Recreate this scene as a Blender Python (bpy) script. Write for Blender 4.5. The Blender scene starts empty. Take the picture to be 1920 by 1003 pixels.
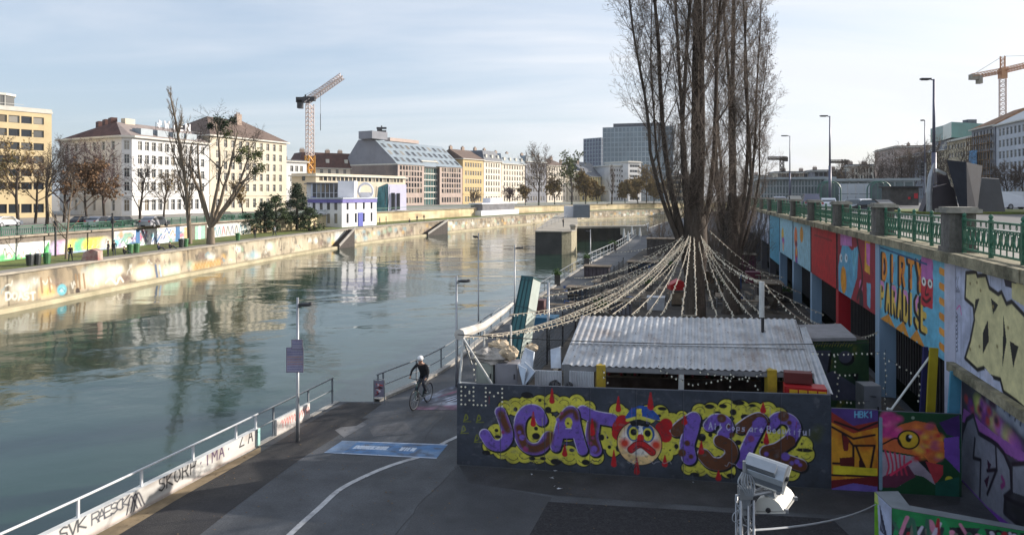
import bpy, math, random
import numpy as np
from mathutils import Vector, Matrix
PI = math.pi
F, CX, HV, CH = 1280.0, 960.0, 364.0, 7.5
C = bpy.context.scene.collection
def at(u, v, Y): return Vector(((u-CX)/F*Y, Y, CH-(v-HV)/F*Y))
def onz(u, v, z):
    Y = (CH-z)*F/(v-HV)
    return Vector(((u-CX)/F*Y, Y, z))
def s3(r, g, b):
    f = lambda c: ((c/255+.055)/1.055)**2.4 if c > 10 else c/255/12.92
    return (f(r), f(g), f(b))
# ---------------------------------------------------------------- materials
def mat(name, col, rough=.7, var=.18, scale=1.5, metal=0, bump=0, bscale=30, streak=False, dirt=None, dirtamt=.5, spec=.5, stretch=None, emit=None):
    m = bpy.data.materials.new(name); m.use_nodes = True
    nt = m.node_tree; N = nt.nodes; L = nt.links; N.clear()
    out = N.new('ShaderNodeOutputMaterial'); b = N.new('ShaderNodeBsdfPrincipled')
    L.new(b.outputs[0], out.inputs[0])
    b.inputs['Roughness'].default_value = rough; b.inputs['Metallic'].default_value = metal
    b.inputs['Specular IOR Level'].default_value = spec
    tc = N.new('ShaderNodeTexCoord'); mp = N.new('ShaderNodeMapping')
    L.new(tc.outputs['Object'], mp.inputs[0])
    mp.inputs['Scale'].default_value = stretch or ((1, 1, .12) if streak else (1, 1, 1))
    n = N.new('ShaderNodeTexNoise'); n.inputs['Scale'].default_value = scale; n.inputs['Detail'].default_value = 6; n.inputs['Roughness'].default_value = .6
    L.new(mp.outputs[0], n.inputs[0])
    r = N.new('ShaderNodeValToRGB')
    r.color_ramp.elements[0].position = .3; r.color_ramp.elements[1].position = .7
    lo = [max(0, c*(1-var)) for c in col]; hi = [min(1, c*(1+var)) for c in col]
    r.color_ramp.elements[0].color = (*lo, 1); r.color_ramp.elements[1].color = (*hi, 1)
    L.new(n.outputs[0], r.inputs[0]); src = r.outputs[0]
    if dirt:
        n2 = N.new('ShaderNodeTexNoise'); n2.inputs['Scale'].default_value = scale*.37; n2.inputs['Detail'].default_value = 8; n2.inputs['Roughness'].default_value = .7
        L.new(mp.outputs[0], n2.inputs[0])
        mr = N.new('ShaderNodeMapRange'); mr.inputs[1].default_value = .48; mr.inputs[2].default_value = .68; mr.inputs[4].default_value = dirtamt
        L.new(n2.outputs[0], mr.inputs[0])
        mx = N.new('ShaderNodeMix'); mx.data_type = 'RGBA'; mx.inputs[7].default_value = (*dirt, 1)
        L.new(mr.outputs[0], mx.inputs[0]); L.new(src, mx.inputs[6]); src = mx.outputs[2]
    L.new(src, b.inputs['Base Color'])
    if bump:
        n3 = N.new('ShaderNodeTexNoise'); n3.inputs['Scale'].default_value = bscale; n3.inputs['Detail'].default_value = 4
        L.new(tc.outputs['Object'], n3.inputs[0])
        # coarse grain of the surface also varies its own colour
        gm = N.new('ShaderNodeMapRange'); gm.inputs[1].default_value = .35; gm.inputs[2].default_value = .65; gm.inputs[3].default_value = .72; gm.inputs[4].default_value = 1.28; n4 = N.new('ShaderNodeTexNoise'); n4.inputs['Scale'].default_value = bscale*.35; n4.inputs['Detail'].default_value = 8; n4.inputs['Roughness'].default_value = .75; L.new(tc.outputs['Object'], n4.inputs[0]); L.new(n4.outputs[0], gm.inputs[0])
        mg = N.new('ShaderNodeMix'); mg.data_type = 'RGBA'; mg.blend_type = 'MULTIPLY'; mg.inputs[0].default_value = 1; L.new(src, mg.inputs[6]); L.new(gm.outputs[0], mg.inputs[7]); L.new(mg.outputs[2], b.inputs['Base Color'])
        bp = N.new('ShaderNodeBump'); bp.inputs['Strength'].default_value = bump; bp.inputs['Distance'].default_value = .03
        L.new(n3.outputs[0], bp.inputs['Height']); L.new(bp.outputs[0], b.inputs['Normal'])
    if emit:
        b.inputs['Emission Color'].default_value = (*emit[0], 1); b.inputs['Emission Strength'].default_value = emit[1]
    return m
def paintmat(name, rough=.6, grime=.25, scale=1.2, bump=.0, streak=False):
    m = bpy.data.materials.new(name); m.use_nodes = True
    nt = m.node_tree; N = nt.nodes; L = nt.links; b = N['Principled BSDF']
    a = N.new('ShaderNodeVertexColor'); a.layer_name = 'Col'
    tc = N.new('ShaderNodeTexCoord'); mp = N.new('ShaderNodeMapping'); mp.inputs['Scale'].default_value = (1, 1, .2 if streak else 1)
    L.new(tc.outputs['Object'], mp.inputs[0])
    n = N.new('ShaderNodeTexNoise'); n.inputs['Scale'].default_value = scale; n.inputs['Detail'].default_value = 9; n.inputs['Roughness'].default_value = .65
    L.new(mp.outputs[0], n.inputs[0])
    mr = N.new('ShaderNodeMapRange'); mr.inputs[1].default_value = .3; mr.inputs[2].default_value = .7; mr.inputs[3].default_value = 1-grime; mr.inputs[4].default_value = 1+grime*.5
    L.new(n.outputs[0], mr.inputs[0])
    mx = N.new('ShaderNodeMix'); mx.data_type = 'RGBA'; mx.blend_type = 'MULTIPLY'; mx.inputs[0].default_value = 1
    L.new(a.outputs[0], mx.inputs[6]); L.new(mr.outputs[0], mx.inputs[7]); L.new(mx.outputs[2], b.inputs['Base Color'])
    b.inputs['Roughness'].default_value = rough
    if bump:
        n3 = N.new('ShaderNodeTexNoise'); n3.inputs['Scale'].default_value = 9; n3.inputs['Detail'].default_value = 6
        L.new(tc.outputs['Object'], n3.inputs[0])
        bp = N.new('ShaderNodeBump'); bp.inputs['Strength'].default_value = bump; bp.inputs['Distance'].default_value = .05
        L.new(n3.outputs[0], bp.inputs['Height']); L.new(bp.outputs[0], b.inputs['Normal'])
    return m
# ---------------------------------------------------------------- mesh builder
class MB:
    def __init__(s): s.v = []; s.f = []; s.m = []
    def add(s, vs, fs, m=0):
        o = len(s.v); s.v += [tuple(v) for v in vs]
        s.f += [tuple(i+o for i in f) for f in fs]; s.m += [m]*len(fs); return s
    def box(s, c, size, rz=0, m=0, ax=None):
        hx, hy, hz = size[0]/2, size[1]/2, size[2]/2; c = Vector(c)
        if ax is None: ax = (Vector((math.cos(rz), math.sin(rz), 0)), Vector((-math.sin(rz), math.cos(rz), 0)), Vector((0, 0, 1)))
        vs = [c+ax[0]*(i*hx)+ax[1]*(j*hy)+ax[2]*(k*hz) for k in (-1, 1) for j in (-1, 1) for i in (-1, 1)]
        return s.add(vs, [(0, 2, 3, 1), (4, 5, 7, 6), (0, 1, 5, 4), (2, 6, 7, 3), (0, 4, 6, 2), (1, 3, 7, 5)], m)
    def bar(s, p0, p1, w, h, m=0, up=(0, 0, 1)):
        p0 = Vector(p0); p1 = Vector(p1); d = p1-p0; l = d.length; d.normalize(); up = Vector(up)
        if abs(d.dot(up)) > .98: up = Vector((0, 1, 0))
        x = d.cross(up).normalized(); z = x.cross(d).normalized()
        return s.box((p0+p1)/2, (w, l, h), m=m, ax=(x, d, z))
    def tube(s, pts, r, n=8, m=0, cap=True, closed=False):
        pts = [Vector(p) for p in pts]; k = len(pts)
        rs = r if isinstance(r, (list, tuple)) else [r]*k
        rings = []; px = None
        for i, p in enumerate(pts):
            if closed: d = pts[(i+1) % k]-pts[i-1]
            else: d = pts[min(i+1, k-1)]-pts[max(i-1, 0)]
            if d.length < 1e-9: d = Vector((0, 0, 1))
            d.normalize()
            if px is None: px = d.orthogonal().normalized()
            px = (px-d*px.dot(d))
            px = px.normalized() if px.length > 1e-6 else d.orthogonal().normalized()
            py = d.cross(px)
            rings.append([p+(px*math.cos(2*PI*j/n)+py*math.sin(2*PI*j/n))*rs[i] for j in range(n)])
        vs = [v for R in rings for v in R]; fs = []
        for i in range(k if closed else k-1):
            a = i*n; b = ((i+1) % k)*n
            for j in range(n): fs.append((a+j, a+(j+1) % n, b+(j+1) % n, b+j))
        if cap and not closed: fs.append(tuple(range(n-1, -1, -1))); fs.append(tuple((k-1)*n+j for j in range(n)))
        return s.add(vs, fs, m)
    def quad(s, a, b, c, d, m=0): return s.add([a, b, c, d], [(0, 1, 2, 3)], m)
    def poly(s, pts, m=0): return s.add(pts, [tuple(range(len(pts)))], m)
    def prism(s, pts, z0, z1, m=0, mtop=None):
        n = len(pts)
        s.add([(p[0], p[1], z0) for p in pts]+[(p[0], p[1], z1) for p in pts], [(i, (i+1) % n, n+(i+1) % n, n+i) for i in range(n)], m)
        s.add([(p[0], p[1], z1) for p in pts], [tuple(range(n))], m if mtop is None else mtop)
        return s.add([(p[0], p[1], z0) for p in pts], [tuple(range(n-1, -1, -1))], m)
    def extr(s, pts, vec, m=0):
        n = len(pts); pts = [Vector(p) for p in pts]; vec = Vector(vec)
        return s.add(pts+[p+vec for p in pts], [(i, (i+1) % n, n+(i+1) % n, n+i) for i in range(n)]+[tuple(range(n-1, -1, -1)), tuple(range(n, 2*n))], m)
    def ball(s, c, r, seg=10, ring=6, m=0, rz=0):
        if not isinstance(r, (tuple, list)): r = (r, r, r)
        vs = []; ca, sa = math.cos(rz), math.sin(rz)
        for i in range(ring+1):
            t = PI*i/ring
            for j in range(seg):
                q = 2*PI*j/seg; x = r[0]*math.sin(t)*math.cos(q); y = r[1]*math.sin(t)*math.sin(q)
                vs.append((c[0]+x*ca-y*sa, c[1]+x*sa+y*ca, c[2]+r[2]*math.cos(t)))
        fs = [(i*seg+j, (i+1)*seg+j, (i+1)*seg+(j+1) % seg, i*seg+(j+1) % seg) for i in range(ring) for j in range(seg)]
        return s.add(vs, fs, m)
    def lathe(s, c, prof, n=16, m=0):
        k = len(prof); vs = [(c[0]+r*math.cos(2*PI*j/n), c[1]+r*math.sin(2*PI*j/n), c[2]+z) for r, z in prof for j in range(n)]
        fs = [(i*n+j, i*n+(j+1) % n, (i+1)*n+(j+1) % n, (i+1)*n+j) for i in range(k-1) for j in range(n)]
        fs += [tuple(range(n-1, -1, -1)), tuple((k-1)*n+j for j in range(n))]
        return s.add(vs, fs, m)
    def build(s, name, mats, parent=None, smooth=False, local=False):
        me = bpy.data.meshes.new(name); off = Vector((0, 0, 0))
        if parent is not None and not local: off = WL.get(parent.name, Vector((0, 0, 0)))
        me.from_pydata([(v[0]-off[0], v[1]-off[1], v[2]-off[2]) for v in s.v], [], s.f)
        if not isinstance(mats, (list, tuple)): mats = [mats]
        for m in mats: me.materials.append(m)
        me.polygons.foreach_set('material_index', s.m)
        if smooth: me.polygons.foreach_set('use_smooth', [True]*len(s.f))
        me.validate(); me.update()
        o = bpy.data.objects.new(name, me); C.objects.link(o)
        if parent is not None: o.parent = parent
        WL[o.name] = off.copy()
        return o
WL = {}
def thing(name, label, cat, loc=(0, 0, 0), rz=0, group=None):
    o = bpy.data.objects.new(name, None); C.objects.link(o); o.empty_display_size = .3
    o.location = loc; o.rotation_euler = (0, 0, rz); WL[o.name] = Vector(loc)
    o['label'] = label; o['category'] = cat
    if group: o['group'] = group
    return o
def tag(o, label, cat, group=None):
    o['label'] = label; o['category'] = cat
    if group: o['group'] = group
    return o
def kind(o, k='structure'): o['kind'] = k; return o
def part(mb, name, m, p, smooth=False, local=False, label=None):
    o = mb.build(name, m, p, smooth, local)
    if label: o['label'] = label
    return o
def kids(o): return CH_.get(o.name, None) or [c for c in bpy.data.objects if c.parent == o]
CH_ = {}
def tree_of(o): return (o, [tree_of(c) for c in bpy.data.objects if c.parent == o])
def dupt(t, loc=None, rz=None, label=None, group=None, parent=None, scale=None):
    o, ch = t; c = o.copy(); C.objects.link(c)
    if parent is not None: c.parent = parent
    if loc is not None: c.location = loc; WL[c.name] = Vector(loc)
    if rz is not None: c.rotation_euler = (0, 0, rz)
    if scale is not None: c.scale = scale if isinstance(scale, (tuple, list)) else (scale,)*3
    if label: c['label'] = label
    if group: c['group'] = group
    for k in ch: dupt(k, parent=c)
    return c
# ---------------------------------------------------------------- curves
def cr(pts, n=8):
    P = [Vector(p) for p in pts]; P = [P[0]*2-P[1]]+P+[P[-1]*2-P[-2]]; o = []
    for i in range(1, len(P)-2):
        a, b, c, d = P[i-1:i+3]
        for k in range(n):
            t = k/n; o.append(.5*((2*b)+(c-a)*t+(2*a-5*b+4*c-d)*t*t+(3*b-a-3*c+d)*t**3))
    o.append(P[-2]); return o
def arclen(P):
    s = [0]
    for a, b in zip(P, P[1:]): s.append(s[-1]+(b-a).length)
    return s
def offs(P, d):
    o = []
    for i, p in enumerate(P):
        t = (P[min(i+1, len(P)-1)]-P[max(i-1, 0)]); t = Vector((t[0], t[1])).normalized()
        o.append(Vector((p[0]-t[1]*d, p[1]+t[0]*d)))
    return o
def samp(P, S, a):
    if a <= 0: return P[0]+(P[0]-P[1]).normalized()*(-a)
    for i in range(len(S)-1):
        if S[i+1] >= a: return P[i].lerp(P[i+1], (a-S[i])/(S[i+1]-S[i]))
    return P[-1].copy()
# ---------------------------------------------------------------- stroke font
FONT = {}
for k, g in {'A': '0,0 .5,1 1,0|.2,.38 .8,.38', 'B': '0,0 0,1 .7,1 .9,.8 .7,.55 0,.52|.7,.55 1,.3 .75,0 0,0', 'C': '1,.85 .6,1 .15,.8 0,.5 .15,.2 .6,0 1,.15',
 'D': '0,0 0,1 .6,1 1,.7 1,.3 .6,0 0,0', 'E': '1,1 0,1 0,0 1,0|0,.5 .8,.5', 'F': '1,1 0,1 0,0|0,.5 .8,.5', 'G': '1,.85 .6,1 .15,.8 0,.5 .15,.2 .6,0 1,.15 1,.45 .6,.45',
 'H': '0,0 0,1|1,0 1,1|0,.5 1,.5', 'I': '.5,0 .5,1', 'J': '.9,1 .9,.2 .5,0 .1,.2', 'K': '0,0 0,1|1,1 0,.45 1,0', 'L': '0,1 0,0 1,0', 'M': '0,0 0,1 .5,.4 1,1 1,0',
 'N': '0,0 0,1 1,0 1,1', 'O': '.5,0 .1,.2 0,.5 .1,.8 .5,1 .9,.8 1,.5 .9,.2 .5,0', 'P': '0,0 0,1 .8,1 1,.8 .8,.5 0,.48', 'R': '0,0 0,1 .8,1 1,.8 .8,.52 0,.5|.5,.5 1,0',
 'S': '.95,.85 .5,1 .08,.82 .15,.58 .85,.42 .95,.18 .5,0 .05,.15', 'T': '0,1 1,1|.5,1 .5,0', 'U': '0,1 0,.2 .5,0 1,.2 1,1', 'V': '0,1 .5,0 1,1', 'W': '0,1 .25,0 .5,.7 .75,0 1,1',
 'X': '0,0 1,1|0,1 1,0', 'Y': '0,1 .5,.5 1,1|.5,.5 .5,0', 'Z': '0,1 1,1 0,0 1,0', '1': '.2,.75 .55,1 .55,0', '2': '.05,.8 .5,1 .95,.75 .8,.45 0,0 1,0', '3': '.1,.9 .6,1 .95,.75 .5,.52 .95,.28 .6,0 .05,.1',
 '7': '0,1 1,1 .4,0', '9': '.9,.6 .4,.45 .1,.75 .5,1 .9,.8 .9,.3 .4,0', '.': '.45,.0 .55,.06', '-': '.2,.5 .8,.5', '*': '.5,.42 .56,.5'}.items():
    FONT[k] = [[tuple(map(float, p.split(','))) for p in st.split()] for st in g.split('|')]
for k, g in {'a': '.9,.6 .5,.7 .1,.4 .3,0 .7,.1 .9,.6 .95,0', 'l': '.4,1 .4,0', 'o': '.5,.65 .1,.35 .5,0 .9,.35 .5,.65', 'p': '.1,-.35 .1,.6 .8,.6 .8,.1 .1,.1', 's': '.9,.6 .3,.6 .3,.35 .8,.3 .8,.05 .1,0',
 'r': '.2,0 .2,.6 .8,.65', 'e': '.1,.35 .9,.4 .6,.7 .1,.4 .4,0 .9,.1', 'u': '.1,.65 .2,0 .8,.1 .85,.65 .9,0', 't': '.5,.95 .5,0 .8,.05|.15,.65 .85,.65', 'i': '.5,.6 .5,0', 'f': '.9,1 .5,.9 .4,-.3|.1,.55 .8,.6'}.items():
    FONT[k] = [[tuple(map(float, p.split(','))) for p in st.split()] for st in g.split('|')]
# ---------------------------------------------------------------- painter: colours painted on a fine vertex grid (a real surface)
def vnoise(rng, ny, nx, cy, cx):
    g = rng.random((cy+2, cx+2)); y = np.linspace(0, cy, ny); x = np.linspace(0, cx, nx)
    yi = y.astype(int); xi = x.astype(int); fy = (y-yi)[:, None]; fx = (x-xi)[None, :]; fy = fy*fy*(3-2*fy); fx = fx*fx*(3-2*fx)
    a = g[yi][:, xi]; b = g[yi][:, xi+1]; c = g[yi+1][:, xi]; d = g[yi+1][:, xi+1]
    return (a*(1-fx)+b*fx)*(1-fy)+(c*(1-fx)+d*fx)*fy
class Paint:
    def __init__(s, a0, a1, b0, b1, res, base, seed=1):
        s.nx = max(2, int((a1-a0)/res)+1); s.ny = max(2, int((b1-b0)/res)+1)
        s.xa = np.linspace(a0, a1, s.nx); s.ya = np.linspace(b0, b1, s.ny)
        s.C = np.zeros((s.ny, s.nx, 3)); s.C[:] = base; s.res = res; s.rng = np.random.default_rng(seed); s.map = None
    def _c(s, x0, x1, y0, y1):
        i0, i1 = np.searchsorted(s.xa, [x0, x1]); j0, j1 = np.searchsorted(s.ya, [y0, y1]); return i0, i1, j0, j1
    def mix(s, sl, m, col):
        c = s.C[sl]; m = np.clip(m, 0, 1)[..., None]; s.C[sl] = c*(1-m)+np.array(col)*m
    def q(s, pts): return [s.map(*p) for p in pts] if s.map else pts
    def stroke(s, pts, r, col, raw=False, n=6, smooth=True, soft=None):
        if not raw: pts = s.q(pts)
        if smooth and len(pts) > 2: pts = [(p[0], p[1]) for p in cr([(p[0], p[1]) for p in pts], n)]
        P = np.array([(p[0], p[1]) for p in pts]); soft = soft or s.res*.7
        rs = np.linspace(r[0], r[1], len(P)) if isinstance(r, tuple) else np.full(len(P), r); R = rs.max()
        i0, i1, j0, j1 = s._c(P[:, 0].min()-R-soft, P[:, 0].max()+R+soft, P[:, 1].min()-R-soft, P[:, 1].max()+R+soft)
        if i1 <= i0 or j1 <= j0: return
        X, Y = np.meshgrid(s.xa[i0:i1], s.ya[j0:j1]); D = np.full(X.shape, 1e9)
        for (a, b, ra, rb) in zip(P[:-1], P[1:], rs[:-1], rs[1:]):
            d = b-a; L = (d*d).sum()+1e-12; t = np.clip(((X-a[0])*d[0]+(Y-a[1])*d[1])/L, 0, 1)
            D = np.minimum(D, np.hypot(X-a[0]-t*d[0], Y-a[1]-t*d[1])-(ra+(rb-ra)*t))
        s.mix((slice(j0, j1), slice(i0, i1)), .5-D/soft/2, col)
    def disc(s, c, rx, col, ry=None, raw=False, soft=None, rot=0):
        if not raw: c = s.q([c])[0]
        ry = ry or rx; soft = soft or s.res*.7; R = max(rx, ry)
        i0, i1, j0, j1 = s._c(c[0]-R-soft, c[0]+R+soft, c[1]-R-soft, c[1]+R+soft)
        if i1 <= i0 or j1 <= j0: return
        X, Y = np.meshgrid(s.xa[i0:i1]-c[0], s.ya[j0:j1]-c[1])
        if rot: ca, sa = math.cos(rot), math.sin(rot); X, Y = X*ca+Y*sa, -X*sa+Y*ca
        D = (np.hypot(X/rx, Y/ry)-1)*min(rx, ry)
        s.mix((slice(j0, j1), slice(i0, i1)), .5-D/soft/2, col)
    def poly(s, pts, col, raw=False, alpha=1):
        if not raw: pts = s.q(pts)
        P = np.array([(p[0], p[1]) for p in pts])
        i0, i1, j0, j1 = s._c(P[:, 0].min(), P[:, 0].max(), P[:, 1].min(), P[:, 1].max())
        if i1 <= i0 or j1 <= j0: return
        X, Y = np.meshgrid(s.xa[i0:i1], s.ya[j0:j1]); ins = np.zeros(X.shape, bool)
        for a, b in zip(P, np.roll(P, -1, 0)):
            c = ((a[1] > Y) != (b[1] > Y)) & (X < (b[0]-a[0])*(Y-a[1])/(b[1]-a[1]+1e-12)+a[0]); ins ^= c
        s.mix((slice(j0, j1), slice(i0, i1)), ins*alpha, col)
    def text(s, t, x, y, h, col, r, w=None, sp=None, slant=0, raw=True, dy=0, jit=0):
        w = w or h*.6; sp = sp or w*1.35
        for k, ch in enumerate(t):
            if ch == ' ': continue
            ox = x+k*sp; oy = y+dy*k
            for st in FONT.get(ch, []):
                p = [(ox+px*w+slant*py*h+s.rng.normal()*jit, oy+py*h+s.rng.normal()*jit) for px, py in st]
                s.stroke(p, r, col, raw=raw, smooth=False)
    def noise(s, col, cx, cy, lo=.5, hi=.8, amt=.6, sl=None, oct=3):
        m = 0; t = 0
        for o in range(oct):
            f = 2**o; m = m+vnoise(s.rng, s.ny, s.nx, max(1, int(cy*f)), max(1, int(cx*f)))/f; t += 1/f
        m = np.clip((m/t-lo)/(hi-lo), 0, 1)*amt
        if sl is not None: m = m*sl
        s.mix((slice(None), slice(None)), m, col)
    def build(s, name, pos, m, parent=None):
        """pos(a, b) -> arrays x, y, z"""
        A, B = np.meshgrid(s.xa, s.ya); x, y, z = pos(A, B)
        off = WL.get(parent.name, Vector((0, 0, 0))) if parent is not None else Vector((0, 0, 0))
        co = np.stack([x-off[0], y-off[1], z-off[2]], -1).reshape(-1, 3).astype(np.float32)
        nx, ny = s.nx, s.ny; i = np.arange(nx*ny).reshape(ny, nx)
        q = np.stack([i[:-1, :-1], i[:-1, 1:], i[1:, 1:], i[1:, :-1]], -1).reshape(-1, 4)
        o = npmesh(name, co, q, m, parent)
        ca = o.data.color_attributes.new('Col', 'FLOAT_COLOR', 'POINT')
        ca.data.foreach_set('color', np.concatenate([s.C.reshape(-1, 3), np.ones((nx*ny, 1))], 1).astype(np.float32).ravel())
        return o
def npmesh(name, co, q, m, parent=None, smooth=False):
    me = bpy.data.meshes.new(name); k = q.shape[1]
    me.vertices.add(len(co)); me.vertices.foreach_set('co', co.astype(np.float32).ravel())
    me.loops.add(q.size); me.loops.foreach_set('vertex_index', q.astype(np.int32).ravel())
    me.polygons.add(len(q)); me.polygons.foreach_set('loop_start', np.arange(0, q.size, k, dtype=np.int32))
    me.polygons.foreach_set('loop_total', np.full(len(q), k, dtype=np.int32))
    if smooth: me.polygons.foreach_set('use_smooth', np.ones(len(q), bool))
    me.materials.append(m); me.update(calc_edges=True)
    o = bpy.data.objects.new(name, me); C.objects.link(o)
    if parent is not None: o.parent = parent
    return o
class Plane:
    """a vertical plane through O along horizontal direction A; coordinates a (metres along) and z"""
    def __init__(s, O, A): s.O = Vector((O[0], O[1], 0)); s.A = Vector((A[0], A[1], 0)).normalized(); s.N = Vector((s.A[1], -s.A[0], 0))
    def px(s, u, v):
        d = Vector(((u-CX)/F, 1, -(v-HV)/F)); o = Vector((0, 0, CH)); t = (s.O-o).dot(s.N)/d.dot(s.N); P = o+d*t
        return ((P-s.O).dot(s.A), P.z)
    def pos(s, off=0.):
        return lambda A, B: (s.O[0]+s.A[0]*A+s.N[0]*off, s.O[1]+s.A[1]*A+s.N[1]*off, B)
    def P(s, a, z, off=0): return Vector((s.O[0]+s.A[0]*a+s.N[0]*off, s.O[1]+s.A[1]*a+s.N[1]*off, z))
# ---------------------------------------------------------------- trees
def segmesh(name, segs, n, m, parent, smooth=False):
    if not segs: return None
    a = np.array([(*p, *q) for p, q, _, _ in segs]); r0 = np.array([s_[2] for s_ in segs]); r1 = np.array([s_[3] for s_ in segs])
    p = a[:, :3]; q = a[:, 3:]; d = q-p; d /= np.linalg.norm(d, axis=1, keepdims=True)+1e-9
    up = np.where(np.abs(d[:, 2:3]) > .9, [[1., 0, 0]], [[0, 0, 1.]]); x = np.cross(d, up); x /= np.linalg.norm(x, axis=1, keepdims=True); y = np.cross(d, x)
    th = np.arange(n)*2*PI/n; cs = np.cos(th)[None, :, None]; sn = np.sin(th)[None, :, None]
    ring = x[:, None, :]*cs+y[:, None, :]*sn
    A = p[:, None, :]+ring*r0[:, None, None]; B = q[:, None, :]+ring*r1[:, None, None]
    co = np.concatenate([A, B], 1).reshape(-1, 3); S = len(segs); base = (np.arange(S)*2*n)[:, None, None]
    j = np.arange(n); f = np.stack([j, (j+1) % n, n+(j+1) % n, n+j], -1)[None]
    return npmesh(name, co, (base+f).reshape(-1, 4), m, parent, smooth)
def rv(rng, s=1): return Vector((rng.gauss(0, s), rng.gauss(0, s), rng.gauss(0, s)))
def grow(out, rng, p, d, L, r, lev, K):
    n = K['n'][lev]; st = L/n; pts = []
    r_end = r*K['taper'][lev]
    for i in range(n):
        d = (d+rv(rng, K['wig'][lev])+Vector((0, 0, K['up'][lev]))).normalized()
        q = p+d*st; ra = r+(r_end-r)*i/n; rb = r+(r_end-r)*(i+1)/n
        out[min(lev, len(out)-1)].append((p, q, ra, rb)); pts.append((q, d.copy(), rb, (i+1)/n)); p = q
    if lev+1 >= len(K['n']): return
    nc = K['kids'][lev]; nc = int(nc)+(rng.random() < nc-int(nc))
    for k in range(nc):
        t = K['start'][lev]+(1-K['start'][lev])*((k+rng.random())/nc)
        idx = min(len(pts)-1, int(t*n)); q, dd, rr, tt = pts[idx]
        ax = dd.orthogonal().normalized(); ax.rotate(Matrix.Rotation(rng.uniform(0, 2*PI), 3, dd))
        ang = K['ang'][lev]*rng.uniform(.7, 1.3)
        nd = (dd*math.cos(ang)+ax*math.sin(ang)).normalized()
        fall = (1-K['fall'][lev]*tt)
        grow(out, rng, q, nd, L*K['ratio'][lev]*rng.uniform(.7, 1.2)*fall, max(K['rmin'], min(rr*.8, rr*K['rr'][lev])), lev+1, K)
    return
EXPO = 0.55
HAZE = 0.0001
# ================================================================ camera, sky, sun
sc = bpy.context.scene
cam = bpy.data.cameras.new('camera'); cam.lens = 24; cam.sensor_width = 36; cam.clip_end = 4000; cam.clip_start = .1
cam.shift_y = -(501.5-HV)/1920
co = bpy.data.objects.new('camera', cam); C.objects.link(co); co.location = (0, 0, CH); co.rotation_euler = (PI/2, 0, 0); sc.camera = co
SUN_EL, SAZ = math.radians(17.8), Vector((.92, .39, 0)).normalized()
w = bpy.data.worlds.new('World'); sc.world = w; w.use_nodes = True
nt = w.node_tree; N = nt.nodes; L_ = nt.links; bg = N['Background']; bg.inputs[1].default_value = .15
sky = N.new('ShaderNodeTexSky'); sky.sky_type = 'NISHITA'; sky.sun_disc = False; sky.sun_elevation = SUN_EL; sky.sun_rotation = math.atan2(SAZ.x, SAZ.y)
sky.air_density = 1.0; sky.dust_density = 1.6; sky.ozone_density = 1.5
tc = N.new('ShaderNodeTexCoord'); sep = N.new('ShaderNodeSeparateXYZ'); L_.new(tc.outputs['Generated'], sep.inputs[0])
zm = N.new('ShaderNodeMath'); zm.operation = 'MAXIMUM'; zm.inputs[1].default_value = .02; L_.new(sep.outputs[2], zm.inputs[0])
za = N.new('ShaderNodeMath'); za.operation = 'ADD'; za.inputs[1].default_value = .12; L_.new(zm.outputs[0], za.inputs[0])
dv = N.new('ShaderNodeVectorMath'); dv.operation = 'DIVIDE'; cb = N.new('ShaderNodeCombineXYZ')
for i in range(3): L_.new(za.outputs[0], cb.inputs[i])
L_.new(tc.outputs['Generated'], dv.inputs[0]); L_.new(cb.outputs[0], dv.inputs[1])
mp = N.new('ShaderNodeMapping'); mp.inputs['Scale'].default_value = (.35, 1.0, 1); mp.inputs['Rotation'].default_value = (0, 0, .5); L_.new(dv.outputs[0], mp.inputs[0])
cn = N.new('ShaderNodeTexNoise'); cn.inputs['Scale'].default_value = .8; cn.inputs['Detail'].default_value = 9; cn.inputs['Roughness'].default_value = .55; cn.inputs['Distortion'].default_value = .9
L_.new(mp.outputs[0], cn.inputs[0])
# thin cirrus, thicker towards the sun side
dx = N.new('ShaderNodeMapRange'); dx.inputs[1].default_value = -.7; dx.inputs[2].default_value = .75; dx.inputs[3].default_value = -.10; dx.inputs[4].default_value = .24; L_.new(sep.outputs[0], dx.inputs[0])
ad = N.new('ShaderNodeMath'); ad.operation = 'ADD'; L_.new(cn.outputs[0], ad.inputs[0]); L_.new(dx.outputs[0], ad.inputs[1])
cm = N.new('ShaderNodeMapRange'); cm.interpolation_type = 'SMOOTHSTEP'; cm.inputs[1].default_value = .36; cm.inputs[2].default_value = .85; cm.inputs[3].default_value = .62; cm.inputs[4].default_value = .96; L_.new(ad.outputs[0], cm.inputs[0])
mx = N.new('ShaderNodeMix'); mx.data_type = 'RGBA'; 
cc = N.new('ShaderNodeMix'); cc.data_type = 'RGBA'; cc.inputs[6].default_value = (2.45, 2.95, 3.7, 1); cc.inputs[7].default_value = (4.25, 4.4, 4.7, 1)
cf = N.new('ShaderNodeMapRange'); cf.inputs[1].default_value = .38; cf.inputs[2].default_value = .72; L_.new(ad.outputs[0], cf.inputs[0]); L_.new(cf.outputs[0], cc.inputs[0]); L_.new(cc.outputs[2], mx.inputs[7])
L_.new(cm.outputs[0], mx.inputs[0]); L_.new(sky.outputs[0], mx.inputs[6]); L_.new(mx.outputs[2], bg.inputs[0])
ld = bpy.data.lights.new('sun', 'SUN'); ld.energy = 5.0; ld.angle = math.radians(.6); ld.color = (1, .91, .80)
lo = bpy.data.objects.new('sun', ld); C.objects.link(lo)
sdir = Vector((SAZ.x*math.cos(SUN_EL), SAZ.y*math.cos(SUN_EL), math.sin(SUN_EL))); lo.rotation_euler = sdir.to_track_quat('Z', 'Y').to_euler(); lo.location = (60, 30, 40)
sc.view_settings.view_transform = 'Standard'; sc.view_settings.look = 'None'; sc.view_settings.exposure = EXPO; sc.view_settings.gamma = 1
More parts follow.
